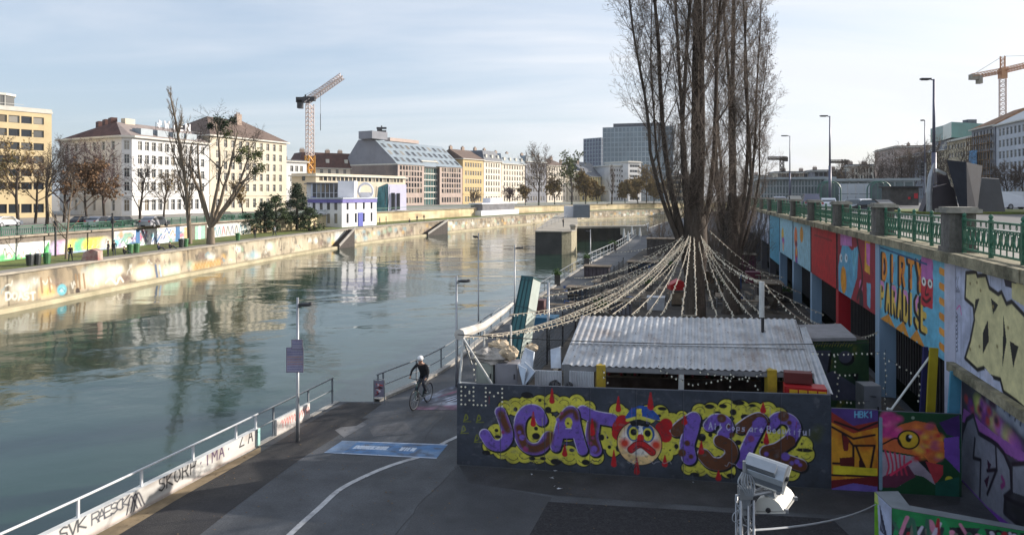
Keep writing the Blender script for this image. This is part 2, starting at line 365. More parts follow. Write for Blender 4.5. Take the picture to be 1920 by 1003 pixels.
sc.cycles.use_denoising = True; sc.cycles.max_bounces = 6; sc.cycles.diffuse_bounces = 3; sc.cycles.glossy_bounces = 3; sc.cycles.transparent_max_bounces = 6
sc.cycles.caustics_reflective = False; sc.cycles.caustics_refractive = False
# ================================================================ lines of the place
Lc = cr([(-66, -10), (-54, 20), (-49, 40), (-45.3, 60), (-43.6, 75), (-41, 94), (-37, 119), (-29.5, 149), (-18.5, 180), (0, 223), (22, 262), (48, 298), (85, 335), (140, 372), (200, 400)], 6)
Ra = cr([(-16, -14), (-12.8, 4), (-9.2, 15), (-7.5, 20.5), (-6.25, 24.7)], 6)
Rb = cr([(-4.9, 24.71), (-2.85, 29.4), (-.7, 39), (7, 69), (15.5, 97), (30, 150), (52, 210), (80, 270), (120, 320), (200, 352)], 6)
Rc = Ra+Rb
def WX(Y): return 11.9+.265*(Y-18.3)
RW = Plane((11.9, 18.3), (.265, 1)); ZS = 5.95
L2 = offs(Lc, 8.2); ZL = .45; ZL2 = 3.05; ZW = -2.9
# ---------------------------------------------------------------- water
def water_mat():
    m = bpy.data.materials.new('canal_water'); m.use_nodes = True; nt = m.node_tree; N = nt.nodes; L = nt.links; b = N['Principled BSDF']
    b.inputs['Base Color'].default_value = (.028, .055, .042, 1); b.inputs['Roughness'].default_value = .07; b.inputs['IOR'].default_value = 1.5
    g = N.new('ShaderNodeNewGeometry')
    def ns(scale, det, sx, rot, dist=0.):
        mp = N.new('ShaderNodeMapping'); mp.inputs['Scale'].default_value = (sx, 1, 1); mp.inputs['Rotation'].default_value = (0, 0, rot)
        L.new(g.outputs['Position'], mp.inputs[0]); n = N.new('ShaderNodeTexNoise'); n.inputs['Scale'].default_value = scale; n.inputs['Detail'].default_value = det
        n.inputs['Roughness'].default_value = .5; n.inputs['Distortion'].default_value = dist; L.new(mp.outputs[0], n.inputs[0]); return n.outputs[0]
    a = ns(.15, 2, .8, .3, .6); b2 = ns(1.1, 3, .8, -.2, .5); c = ns(.035, 3, .6, .25, 1.2)
    # calmer and rougher reaches of the current
    am = N.new('ShaderNodeMapRange'); am.inputs[1].default_value = .38; am.inputs[2].default_value = .62; am.inputs[3].default_value = .35; am.inputs[4].default_value = 1.3; L.new(c, am.inputs[0])
    m1 = N.new('ShaderNodeMath'); m1.operation = 'MULTIPLY'; m1.inputs[1].default_value = 1.0; L.new(a, m1.inputs[0])
    m2 = N.new('ShaderNodeMath'); m2.operation = 'MULTIPLY'; m2.inputs[1].default_value = .16; L.new(b2, m2.inputs[0])
    s = N.new('ShaderNodeMath'); s.operation = 'ADD'; L.new(m1.outputs[0], s.inputs[0]); L.new(m2.outputs[0], s.inputs[1])
    s2 = N.new('ShaderNodeMath'); s2.operation = 'MULTIPLY'; L.new(s.outputs[0], s2.inputs[0]); L.new(am.outputs[0], s2.inputs[1])
    bp = N.new('ShaderNodeBump'); bp.inputs['Strength'].default_value = 1; bp.inputs['Distance'].default_value = .14; L.new(s2.outputs[0], bp.inputs['Height']); L.new(bp.outputs[0], b.inputs['Normal'])
    cr_ = N.new('ShaderNodeMix'); cr_.data_type = 'RGBA'; cr_.inputs[6].default_value = (.013, .040, .030, 1); cr_.inputs[7].default_value = (.028, .058, .038, 1); L.new(c, cr_.inputs[0]); L.new(cr_.outputs[2], b.inputs['Base Color'])
    return m
mb = MB(); mb.quad((-120, -60, ZW), (330, -60, ZW), (330, 470, ZW), (-120, 470, ZW)); kind(mb.build('water', water_mat()))
# ---------------------------------------------------------------- ground sheets
asphalt = mat('asphalt', (.066, .070, .078), .75, .38, .8, bump=.45, bscale=60, dirt=(.036, .038, .044), dirtamt=.85)
dark_shade_asph = mat('dark_shade_asphalt', (.022, .021, .023), .85, .35, .9, bump=.5, bscale=45, dirt=(.06, .055, .05), dirtamt=.7)
dirtm = mat('brown_gravel', (.12, .095, .07), .95, .4, .8, bump=.6, bscale=25, dirt=(.05, .045, .04), dirtamt=.9)
conc = mat('concrete', (.36, .34, .31), .85, .2, .8, bump=.3, bscale=25, dirt=(.16, .14, .12), dirtamt=.6)
conc_d = mat('dark_concrete', (.12, .115, .11), .9, .35, 1.2, bump=.4, bscale=20, dirt=(.04, .045, .03), dirtamt=.8)
pavem = mat('paving', (.30, .28, .25), .85, .15, .4, dirt=(.18, .16, .13), dirtamt=.6)
roadm = mat('street_asphalt', (.10, .10, .105), .85, .2, .15, dirt=(.06, .06, .062), dirtamt=.6)
grassm = mat('grass_blades', (.11, .14, .025), .9, .5, .5, bump=.8, bscale=15, dirt=(.16, .11, .05), dirtamt=.75)
white = mat('white_paint', (.62, .62, .60), .7, .12, 3, dirt=(.3, .29, .27), dirtamt=.45)
def strip(P, Q, z0, z1=None):
    z1 = z0 if z1 is None else z1; mb = MB(); n = len(P)
    mb.add([(p[0], p[1], z0) for p in P]+[(q[0], q[1], z1) for q in Q], [(i+1, i, n+i, n+i+1) for i in range(n-1)]); return mb
far = [Vector((WX(y), y)) for y in np.linspace(-14, 300, 60)]
W60 = [Vector((WX(min(p[1], 300))+.6, min(p[1], 300))) for p in Rc]
kind(strip(W60, Rc, 0).build('ground', asphalt))
mb = MB(); n = len(far)
mb.poly([(-15+0*0, -14, -4.2), (600, -14, -4.2), (600, 500, -4.2), (-15, 500, -4.2)]); kind(mb.build('ground', conc_d))
mb = MB(); mb.add([(p[0]+.3, p[1], ZS-.13) for p in far]+[(200, 362, ZS-.13), (700, 420, ZS-.13), (700, -14, ZS-.13)], [tuple(range(n+2, -1, -1))]); o = kind(mb.build('road', roadm))
s0 = [Vector((WX(y)-.1, y)) for y in np.linspace(-14, 300, 40)]; s1 = [Vector((WX(y)+3.6, y)) for y in np.linspace(-14, 300, 40)]
mb = strip(s1, s0, ZS); k = len(s1); mb.add([(p[0], p[1], ZS) for p in s1]+[(p[0], p[1], ZS-.15) for p in s1], [(i, i+1, k+i+1, k+i) for i in range(k-1)]); kind(mb.build('pavement', pavem))
mb = MB(); mb.prism([(33.5, 57), (70, 55), (72, 62), (36, 70)], ZS-.12, ZS+.06); kind(mb.build('lawn', grassm))
mb = MB()
for k in range(18):
    y = 20+k*9; x = WX(y)+7.4; mb.quad((x, y, ZS-.126), (x+.14, y, ZS-.126), (x+.14+.265*4, y+4, ZS-.126), (x+.265*4, y+4, ZS-.126))
kind(mb.build('road_marking', white))
mb = MB(); P = L2; mb.add([(p[0]-.25, p[1], ZL2) for p in P]+[(800, 430, ZL2), (800, 1800, ZL2), (-1800, 1800, ZL2), (-1800, -60, ZL2)], [tuple(range(len(P)+4))]); kind(mb.build('ground', pavem))
mb = MB(); mb.quad((-3000, -3000, -4.6), (3000, -3000, -4.6), (3000, 3000, -4.6), (-3000, 3000, -4.6)); kind(mb.build('terrain', conc_d))
# left quay path + lawn
kind(strip(Lc, offs(Lc, 2.4), ZL).build('path', mat('quay_paving', (.27, .245, .21), .85, .2, .5, dirt=(.17, .15, .12), dirtamt=.6)))
lawn = strip(offs(Lc, 2.4), offs(Lc, 8.4), ZL+.012, .62); kind(lawn.build('lawn', grassm))
# ---------------------------------------------------------------- left canal wall (painted grid along the curve)
class Curve:
    def __init__(s, P, rng=None):
        s.P = P; s.S = arclen(P); s.T = [p[0]/p[1] if p[1] > 3 else -1e3+p[1] for p in P]
    def px(s, u, v):
        m = (u-CX)/F
        for i in range(len(s.T)-1):
            if s.T[i] <= m < s.T[i+1]:
                t = (m-s.T[i])/(s.T[i+1]-s.T[i]); p = s.P[i].lerp(s.P[i+1], t); a = s.S[i]+(s.S[i+1]-s.S[i])*t
                return (a, CH-(v-HV)/F*p[1])
        return (0, 0)
    def pos(s, off=lambda z: z*0):
        xs = np.array([p[0] for p in s.P]); ys = np.array([p[1] for p in s.P]); S = np.array(s.S)
        tx = np.gradient(xs, S); ty = np.gradient(ys, S)
        def f(A, B):
            o = off(B); return (np.interp(A, S, xs)+np.interp(A, S, ty)*o, np.interp(A, S, ys)-np.interp(A, S, tx)*o, B)
        return f
LW = Curve(Lc)
wallpaint = paintmat('old_stone_face', .85, .35, .35, bump=.5, streak=True)
mural_m = paintmat('sprayed_paint', .6, .32, 2.6)
a0 = LW.px(2, 500)[0]-18; a1 = LW.S[-1]-2
stone = s3(178, 166, 146)
def quaywall(a0, a1, res, seed, name='canal_wall'):
    p = Paint(a0, a1, ZW-.3, ZL-.12, res, stone, seed); p.map = LW.px
    Z = p.ya[:, None]; n = (a1-a0)
    p.noise(s3(200, 190, 164), n/9, 1.2, .4, .7, .6); p.noise(s3(150, 130, 100), n/5, 1.5, .5, .75, .6)
    p.noise(s3(120, 108, 90), n/1.6, 1, .52, .72, .75, sl=np.clip((Z+1.6)/1, 0, 1)); p.noise(s3(96, 90, 80), n/.8, 3, .55, .75, .75); p.noise(s3(112, 104, 84), n/3, .8, .55, .8, .7)
    for k in range(int(n/13)):            # expansion joints and pilasters
        a = a0+7+k*13+p.rng.normal()*1.2; p.stroke([(a, ZW), (a, ZL)], .06, s3(70, 62, 52), raw=True, smooth=False)
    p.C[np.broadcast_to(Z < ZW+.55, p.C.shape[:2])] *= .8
    for k in range(int(n*1.1)):            # old tags
        a = p.rng.uniform(a0, a1); z = p.rng.uniform(-2.0, -.4); c = [(90, 80, 70), (230, 226, 214), (205, 205, 196), (120, 150, 160), (200, 160, 90), (110, 90, 80), (150, 175, 150)][p.rng.integers(7)]
        w_ = p.rng.uniform(.2, .9)
        if p.rng.random() < .45: p.C[:] = p.C; p.disc((a, z), w_*.9, s3(*[min(255, q+15) for q in c]), ry=w_*.5, raw=True, soft=.5)
        pts = [(a+j*w_*.3, z+p.rng.uniform(-.35, .35)) for j in range(5)]; p.stroke(pts, p.rng.uniform(.03, .07), s3(*c), raw=True)
    return p
aS = LW.px(620, 440)[0]
cw = thing('canal_wall', 'long weathered stone quay wall covered in faded tags along the far bank of the canal', 'quay wall', (Lc[12][0], Lc[12][1], ZW))
off_f = lambda z: .25*(ZL-z)/3.4
p = quaywall(a0, aS, .09, 3)
# readable marks: pale letters at far left, turquoise disc, white and ochre pieces
for j, ch in enumerate('DOAST'):
    a, z = LW.px(8+j*11.5, 562); p.text(ch, a, z, .62, s3(226, 224, 210), .085, w=.5)
p.disc((113, 543), .62, s3(110, 178, 190), ry=.55); p.disc((113, 543), .3, s3(170, 215, 220), ry=.25); p.stroke([(108, 543), (113, 540), (118, 546)], .05, s3(60, 110, 130))
for k in range(5): p.disc((160+k*13, 522-k*3), .75, s3(226, 214, 190), ry=.7, soft=.6)
p.stroke([(195, 530), (205, 522), (215, 532), (222, 520), (228, 528)], .1, s3(240, 232, 214))
for k in range(4): p.disc((258+k*6, 512-k), .6, s3(212, 214, 190), ry=.6, soft=.5)
p.stroke([(290, 498), (292, 527)], .18, s3(80, 95, 120)); p.stroke([(297, 498), (299, 520)], .12, s3(150, 175, 200))
for k in range(3): p.disc((310+k*9, 508-k*2), .55, s3(190, 214, 190), ry=.6, soft=.4)
for k in range(9): p.disc((360+k*6, 501-k*1.2), .3, s3(206, 172, 110), ry=.35, soft=.45)
for k in range(9): p.stroke([(362+k*6, 505-k*1.2), (364+k*6, 496-k*1.2), (367+k*6, 503-k*1.2)], .05, s3(170, 130, 70))
for q in (75, 90, 140, 146, 155): p.stroke([(q, 522-(q-75)*.1), (q+1, 548-(q-75)*.1)], .12, s3(140, 115, 85))
p.stroke([(142, 545), (143, 556)], .3, s3(60, 50, 45))
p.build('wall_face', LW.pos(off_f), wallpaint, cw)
p = quaywall(aS, a1, .16, 5)
for k in range(4): p.disc((632+k*8, 447-k), .9, s3(214, 220, 218), ry=1.2, soft=.8)
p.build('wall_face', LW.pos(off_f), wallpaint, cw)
# coping, footing ledge, outfall
Li = offs(Lc, .5); Lo = offs(Lc, -.22); Lf = offs(Lc, -1.25)
def ribbon(P, Q, z0, z1):
    mb = MB(); n = len(P); vs = [(p[0], p[1], z) for z in (z0, z1) for p in P]+[(q[0], q[1], z) for z in (z0, z1) for q in Q]
    f = []
    for i in range(n-1):
        f += [(i, i+1, n+i+1, n+i), (2*n+i+1, 2*n+i, 3*n+i, 3*n+i+1), (n+i, n+i+1, 3*n+i+1, 3*n+i), (i+1, i, 2*n+i, 2*n+i+1)]
    mb.add(vs, f); return mb
cop = mat('coping_stone', (.36, .32, .26), .85, .2, .6, dirt=(.2, .17, .13), dirtamt=.6)
part(ribbon(Lo, Li, ZL-.14, ZL+.05), 'coping', cop, cw)
part(ribbon(Lf, offs(Lc, -.3), ZW-.6, ZW+.42), 'footing', mat('footing_stone', (.46, .40, .27), .85, .2, .5, dirt=(.2, .18, .1), dirtamt=.5), cw)
# far wall dark stair slots down to the water
for (u0, v0, u1, v1, wd, lab) in ((622, 459, 652, 437, 2.2, 'dark steep stair descending the canal wall below the white lock house'), (792, 437, 830, 417, 3.0, 'long dark stair ramp descending the canal wall further down the canal')):
    pa, za = LW.px(u0, v0); pb, zb = LW.px(u1, v1)
    A = samp(Lc, LW.S, pa); B = samp(Lc, LW.S, pb); t = thing('stair_flight', lab, 'stairs', (A[0], A[1], ZW))
    nrm = Vector((B[1]-A[1], -(B[0]-A[0]))).normalized(); mb = MB()
    nst = 16
    for k in range(nst):
        q = A.lerp(B, (k+.5)/nst); zt = -2.3+(ZL+2.3)*(k+1)/nst; ln = (B-A).length/nst
        mb.box((q[0]+nrm[0]*.9, q[1]+nrm[1]*.9, (zt+ZW-.4)/2), (ln*.995, 1.2, zt-ZW+.4), rz=math.atan2(B[1]-A[1], B[0]-A[0]))
    part(mb, 'steps', mat('dark_steps', (.06, .05, .045), .9, .3, 2), t)
    mb = MB(); mb.bar((A[0]+nrm[0]*1.58, A[1]+nrm[1]*1.58, -2.3), (B[0]+nrm[0]*1.58, B[1]+nrm[1]*1.58, ZL+.25), .16, .5); part(mb, 'stringer', conc, t)
# ---------------------------------------------------------------- left graffiti retaining wall with green balustrade
L2W = Curve([v for v in L2])
gw = thing('retaining_wall', 'upper retaining wall with coloured graffiti and green railing above the far lawn', 'retaining wall', (L2[12][0], L2[12][1], .5))
b0 = L2W.px(2, 470)[0]-20; b1 = L2W.px(470, 440)[0]; b2 = L2W.S[-1]-2
p = Paint(b0, b1, .3, ZL2-.12, .07, s3(112, 102, 94), 8); p.map = L2W.px
def px2(u): return L2W.px(u, 450)[0]
def blk(u0, u1, z0, z1, c): p.poly([(px2(u0), z0), (px2(u1), z0), (px2(u1), z1), (px2(u0), z1)], s3(*c), raw=True)
p.noise(s3(140, 128, 112), 20, 2, .4, .7, .6)
blk(-60, 94, .3, 2.35, (232, 232, 226)); p.poly([(px2(70), .3), (px2(95), .3), (px2(92), 2.3)], s3(70, 190, 96), raw=True)
blk(-60, 80, .3, .75, (88, 190, 110))
for u in range(-50, 90, 9): p.stroke([(px2(u), .7+.5*((u//9) % 2)), (px2(u+5), 1.9-.5*((u//9) % 3)), (px2(u+9), .9)], .06, s3(*[(60, 70, 60), (200, 90, 90), (60, 150, 90)][(u//9) % 3]), raw=True)
for u in (4, 30, 52): p.disc((px2(u), 1.0), .5, s3(96, 196, 120), ry=.35, raw=True, soft=.2)
for j, ch in enumerate('AWAY'): p.text(ch, px2(30+j*15), 1.0, .95, s3(250, 250, 246), .12, w=.75)
for u, c in ((106, (190, 180, 220)), (116, (206, 150, 190)), (124, (225, 200, 220)), (134, (232, 224, 90)), (142, (226, 214, 96)), (150, (90, 190, 150)), (157, (100, 200, 140)), (166, (236, 220, 80)), (175, (240, 224, 70)), (184, (240, 226, 90)), (193, (228, 220, 110)), (199, (226, 214, 190))):
    p.disc((px2(u), 1.25), 1.0, s3(*c), ry=.85, raw=True, soft=.3)
    p.stroke([(px2(u-3), .6), (px2(u), 1.9), (px2(u+4), .7)], .06, s3(120, 120, 140), raw=True); p.stroke([(px2(u-3), 1.1), (px2(u+3), 1.5)], .05, s3(245, 245, 235), raw=True)
for u in range(128, 200, 7): p.disc((px2(u), .55), .6, s3(150, 170, 206), ry=.22, raw=True, soft=.2)
blk(214, 352, .4, 2.75, (236, 234, 238))
r_ = random.Random(4)
for k in range(70):
    u = r_.uniform(216, 348); c = r_.choice([(120, 190, 205), (200, 100, 130), (70, 110, 160), (160, 140, 190), (210, 150, 120), (225, 215, 220), (240, 240, 240), (80, 60, 100), (190, 210, 230), (130, 170, 150)])
    if r_.random() < .5: p.disc((px2(u), r_.uniform(.7, 2.3)), r_.uniform(.25, .8), s3(*c), ry=r_.uniform(.15, .5), raw=True, soft=.2)
    else: a = px2(u); z = r_.uniform(.7, 2.2); p.stroke([(a, z), (a+.5, z+.5), (a+.9, z-.2), (a+1.3, z+.3)], r_.uniform(.04, .12), s3(*c), raw=True)
for u in (258, 333): blk(u-4, u+4, .4, 2.75, (60, 110, 160))
blk(345, 352, .4, 2.6, (214, 176, 130)); blk(366, 384, .4, 2.6, (150, 200, 176)); blk(372, 376, .4, 2.6, (230, 235, 230)); blk(388, 470, .4, 2.7, (206, 206, 200))
for u in range(392, 460, 8): p.stroke([(px2(u), .8), (px2(u+3), 2.2), (px2(u+6), 1.)], .1, s3(*r_.choice([(80, 90, 130), (60, 130, 150), (170, 80, 100), (90, 90, 90)])), raw=True)
p.build('wall_face', L2W.pos(lambda z: z*0+.0), mural_m, gw)
p = Paint(b1, b2, .3, ZL2-.12, .25, s3(208, 190, 150), 9); p.noise(s3(150, 130, 100), 60, 2, .45, .7, .6)
p.noise(s3(226, 214, 186), 40, 2, .45, .7, .6); p.build('wall_face', L2W.pos(), wallpaint, gw)
part(ribbon(offs(L2, -.35), offs(L2, .35), ZL2-.12, ZL2+.1), 'cornice', mat('cornice_stone', (.33, .28, .22), .85, .3, .6, dirt=(.14, .10, .07), dirtamt=.6), gw)
green = mat('green_iron', (.035, .14, .085), .5, .2, 4, dirt=(.12, .16, .10), dirtamt=.4)
S2 = arclen(L2)
rail = MB(); a = b0
Lrail = [samp(L2, S2, b0+i*4) for i in range(int((b2-b0)/4))]
for z, r in ((ZL2+1.02, .06), (ZL2+.22, .05), (ZL2+.8, .03)): rail.tube([(p_[0], p_[1], z) for p_ in Lrail], r, 4, cap=False)
a = b0
while a < px2(480):
    q = samp(L2, S2, a); rail.box((q[0], q[1], ZL2+.55), (.1, .1, 1.0)); 
    for j in range(1, 8):
        q = samp(L2, S2, a+j*.25); rail.box((q[0], q[1], ZL2+.5), (.06, .06, .6))
    a += 2.0
tg = thing('green_railing', 'green iron railing on top of the far graffiti wall', 'railing', (L2[12][0], L2[12][1], ZL2+.1)); part(rail, 'ironwork', green, tg)
# ================================================================ right retaining wall of the street with painted bays
stone_d = mat('weathered_stone', (.20, .175, .14), .9, .3, 2.5, bump=.5, bscale=18, dirt=(.05, .05, .03), dirtamt=.8)
cornm = mat('mossy_cornice', (.30, .26, .17), .9, .4, 1.8, bump=.7, bscale=12, dirt=(.035, .035, .02), dirtamt=.9)
BL = 7.5
sw = thing('street_wall', 'tall painted retaining wall carrying the street on the right of the canal bar', 'retaining wall', (11.9, 18.3, 0))
# backing mass: upper band behind the panels, recessed dark wall below
def wbox(mb, a0, a1, o0, o1, z0, z1, m=0):   # o measured towards the canal (positive out of the wall)
    P = [RW.P(a0, 0, -o0), RW.P(a1, 0, -o0), RW.P(a1, 0, -o1), RW.P(a0, 0, -o1)]; mb.prism([(q[0], q[1]) for q in P], z0, z1, m)
mb = MB(); wbox(mb, -1.2, 125, -.35, -.02, 2.95, ZS-.25); part(mb, 'beam', conc_d, sw)
mb = MB(); wbox(mb, -1.2, 125, -1.6, -1.3, -.05, 2.95)
for k in range(190): wbox(mb, k*.32, k*.32+.12, -1.3, -1.22, 0, 2.9)
part(mb, 'shutter_wall', mat('dark_shutters', (.028, .026, .028), .7, .3, 2), sw)
mb = MB(); wbox(mb, -34, -1.2, -.6, -.02, -.05, ZS-.25); part(mb, 'near_wall_mass', conc_d, sw)
mb = MB(); rr = random.Random(2); a = -30
while a < 125:
    l = rr.uniform(1.2, 2.4); d = rr.uniform(-.03, .04); wbox(mb, a+.01, a+l-.012, -.36, .42+d, ZS-.25+rr.uniform(-.015, .02), ZS+rr.uniform(0, .03)); a += l
part(mb, 'cornice', cornm, sw)
mb = MB(); wbox(mb, -34, -.35, 0, .34, 2.86, 3.08)
part(mb, 'ledge', cornm, sw)
blue = s3(110, 186, 214); lblue = s3(160, 205, 222)
def panel(k, paint, label, z0=2.9, a0=None, a1=None, res=.022, o=.1, base=blue, thick=.12):
    A0 = k*BL+.3 if a0 is None else a0; A1 = (k+1)*BL-.05 if a1 is None else a1
    p = Paint(A0, A1, z0, ZS-.27, res, base, 20+k); p.map = RW.px
    paint(p, A0, A1)
    t = MB(); wbox(t, A0, A1, -.01, o-.006, z0, ZS-.262); bx = part(t, 'painted_panel', conc_d, sw, label=label)
    q = p.build('mural', RW.pos(-o), mural_m, bx); return p
def mur_dirty(p, A0, A1):
    p.poly([(A0, 2.9), (A0+.55, 2.9), (A0+.55, 5.7), (A0, 5.7)], s3(122, 190, 216), raw=True)
    for i, c in enumerate([(232, 150, 50), (240, 160, 60)]*3): p.stroke([(A0-.1, 3.2+i*.42), (A0+.5, 3.25+i*.42)], .1, s3(*c), raw=True)
    # far end of the bay (small u) is at large a: letters run from far to near, so x is measured from A1 down
    a1 = A1
    def L(st, a, z, h, w, cf):
        for s_ in st:
            pts = [(a-q[0]*w, z+q[1]*h) for q in s_]; p.stroke([(x+.17, y-.04) for x, y in pts], .15, s3(18, 18, 26), raw=True, smooth=False)
        for s_ in st:
            pts = [(a-q[0]*w, z+q[1]*h) for q in s_]; p.stroke(pts, .1, cf(0), raw=True, smooth=False)
    top = RW.px(1658, 520)
    for j, ch in enumerate('DIRTY'):
        a, z = RW.px(1661+j*16.5, 520+j*5.4); h = .82
        L(FONT[ch], a, z, h, .48 if ch != 'I' else .2, lambda t: s3(240, 150, 50))
        for q in range(3): p.stroke([(a-.05-.12*q, z+.15+q*.2), (a-.25-.05*q, z+.35+.15*q)], .022, s3(190, 40, 50), raw=True, smooth=False)
    for j, ch in enumerate('PARADISE'):
        a, z = RW.px(1657+j*11.2, 573+j*6.0); L(FONT[ch], a, z, .85, .42 if ch != 'I' else .2, lambda t: s3(236, 196, 90))
        for s_ in FONT[ch]:
            pts = [(a-q[0]*.42, z+q[1]*.85) for q in s_ if q[1] > .5]
            if len(pts) > 1: p.stroke(pts, .08, s3(220, 140, 200), raw=True, smooth=False)
    zz = [(1640, 578), (1655, 606), (1672, 597), (1685, 625), (1700, 612), (1712, 646), (1726, 628), (1740, 660)]
    p.stroke(zz, .15, s3(226, 150, 50), smooth=False)
    p.poly([(1735, 500), (1755, 498), (1757, 528), (1733, 530)], s3(196, 110, 180)); p.disc((1745, 497), .55, s3(196, 110, 180), ry=.4)
    p.poly([(1733, 524), (1757, 524), (1756, 580), (1734, 572)], s3(206, 40, 60)); p.disc((1739, 528), .2, s3(240, 240, 235), ry=.13); p.disc((1751, 532), .2, s3(240, 240, 235), ry=.13)
    p.disc((1739, 528), .08, s3(10, 10, 10), ry=.06); p.disc((1751, 532), .08, s3(10, 10, 10), ry=.06)
    p.stroke([(1745, 534), (1742, 552), (1748, 552)], .04, s3(60, 10, 20)); p.stroke([(1737, 560), (1744, 566), (1752, 560)], .05, s3(60, 10, 20))
    p.stroke([(1630, 455), (1745, 496)], .03, s3(30, 90, 140))
panel(0, mur_dirty, 'sky blue panel lettered DIRTY PARADISE with orange zigzag', a0=.38, res=.018)
def mur_face(p, A0, A1):
    red = s3(160, 30, 50)
    p.poly([(1578, 425), (1600, 425), (1606, 470), (1640, 520), (1600, 575), (1582, 560)], red)
    p.poly([(1576, 500), (1585, 450), (1602, 470), (1615, 460), (1612, 520), (1596, 575), (1577, 560)], s3(100, 170, 205))
    p.poly([(1580, 460), (1580, 425), (1590, 412), (1601, 425), (1602, 462)], s3(206, 130, 196))
    for q in (1583, 1588, 1594): p.disc((q, 437), .1, s3(160, 30, 90), ry=.06)
    p.disc((1586, 483), .55, s3(110, 170, 200), ry=.35)
    for q in (1581, 1591): p.disc((q, 484), .3, s3(225, 235, 240), ry=.2); p.disc((q+1, 484), .08, s3(20, 30, 60), ry=.1)
    p.disc((1586, 525), .62, s3(240, 160, 30), ry=.62)
    for q in range(5): p.stroke([(1582+q*2, 505), (1584+q*2, 545)], .02, s3(200, 110, 20))
    for (u, v) in ((1603, 478), (1607, 470), (1611, 476)): p.stroke([(1606, 512), (u, v)], .13, s3(120, 190, 215))
    p.poly([(1618, 420), (1624, 420), (1623, 445), (1618, 447)], s3(240, 165, 40)); p.poly([(1627, 450), (1637, 452), (1636, 515), (1626, 508)], s3(230, 170, 60)); p.poly([(1629, 455), (1637, 458), (1636, 500), (1630, 495)], s3(226, 120, 190))
    p.disc((1619, 538), .3, s3(220, 110, 170), ry=.3); p.disc((1620, 565), .35, s3(30, 20, 40), ry=.5); p.poly([(1630, 530), (1638, 532), (1637, 580), (1631, 572)], s3(120, 180, 210))
    p.stroke([(1612, 450), (1622, 520), (1612, 560)], .12, s3(60, 10, 26))
panel(1, mur_face, 'dark red panel painted with a purple-capped blue face and orange oval', base=s3(160, 32, 52), res=.03)
def mur_red(p, A0, A1):
    p.noise(s3(150, 20, 30), 6, 3, .5, .8, .5); p.poly([(A0+1, 5.1), (A1-1, 5.1), (A1-1, 5.25), (A0+1, 5.25)], s3(150, 16, 26), raw=True)
panel(2, mur_red, 'plain bright red panel', base=s3(196, 22, 34), res=.06)
def mur_c(p, A0, A1):
    for u, v, rx, c, ry in ((1489, 425, .5, (70, 40, 130), .25), (1495, 445, .7, (235, 120, 60), .7), (1496, 457, .5, (120, 30, 60), .2), (1506, 440, .7, (220, 150, 40), .5), (1496, 478, .6, (200, 30, 60), .6), (1496, 472, .25, (240, 190, 80), .3), (1497, 496, .4, (120, 70, 170), .5), (1486, 470, .25, (70, 50, 100), .3), (1489, 480, .3, (150, 60, 120), .3)):
        p.disc((u, v), rx, s3(*c), ry=ry, soft=.05)
    p.stroke([(1484, 420), (1486, 470), (1485, 500)], .1, s3(110, 190, 150))
panel(3, mur_c, 'pale blue panel with small orange and red figures', base=lblue, res=.04)
def mur_d(p, A0, A1):
    for u, v, rx, c, ry in ((1461, 420, .8, (110, 60, 160), .35), (1461, 430, .7, (200, 60, 120), .2), (1461, 445, .5, (235, 160, 140), .35), (1461, 465, .9, (226, 180, 60), .6), (1470, 440, .7, (232, 190, 70), .5), (1471, 452, .7, (180, 80, 170), .3), (1471, 462, .4, (236, 180, 130), .4)):
        p.disc((u, v), rx, s3(*c), ry=ry, soft=.06)
panel(4, mur_d, 'pale blue panel with purple and yellow figures', base=lblue, res=.04)
panel(5, lambda p, a, b: p.noise(s3(80, 150, 170), 5, 3, .5, .8, .6), 'plain turquoise panel beside the poplar', base=s3(84, 166, 196), res=.08, z0=1.8)
def mur_e(p, A0, A1):
    for k in range(50): p.disc((p.rng.uniform(A0, A1), p.rng.uniform(3.2, 5.6)), p.rng.uniform(.2, .8), s3(*[(200, 205, 220), (70, 80, 110), (20, 20, 30), (150, 160, 180)][k % 4]), ry=p.rng.uniform(.15, .6), raw=True, soft=.1)
panel(6, mur_e, 'dark panel with blurred white and grey graffiti', base=s3(60, 62, 76), res=.08)
for k in (7, 8, 9): panel(k, mur_e, 'dark weathered panel far along the wall, number %d from the bar' % k if False else 'dim graffiti panel hidden behind the poplars', base=s3(70, 66, 70), res=.15)
pill = mat('painted_pillar', s3(150, 176, 200), .6, .15, 1, dirt=s3(90, 120, 150), dirtamt=.6, streak=True)
pill_b = mat('painted_pillar_side', s3(90, 150, 180), .6, .15, 1, dirt=s3(60, 100, 130), dirtamt=.6, streak=True)
pill_r = mat('red_pillar', s3(176, 24, 36), .6, .15, 1, dirt=s3(100, 16, 24), dirtamt=.6)
pill_w = mat('white_pillar', s3(196, 196, 214), .6, .15, 1.2, dirt=s3(120, 116, 130), dirtamt=.6)
pill_d = mat('grey_pillar', s3(90, 88, 92), .7, .2, 1.2)
for k in range(0, 13):
    mb = MB(); a = k*BL
    if k == 0: wbox(mb, -.45, .36, -.3, .16, -.05, ZS-.26); m = pill_w
    else: wbox(mb, a-.3, a+.28, -.42, .11 if k != 1 else .14, -.05, 2.9 if k != 1 else ZS-.26); m = {1: pill, 2: pill_r, 3: pill, 4: pill, 5: pill}.get(k, pill_d)
    part(mb, 'pillar', m, sw)
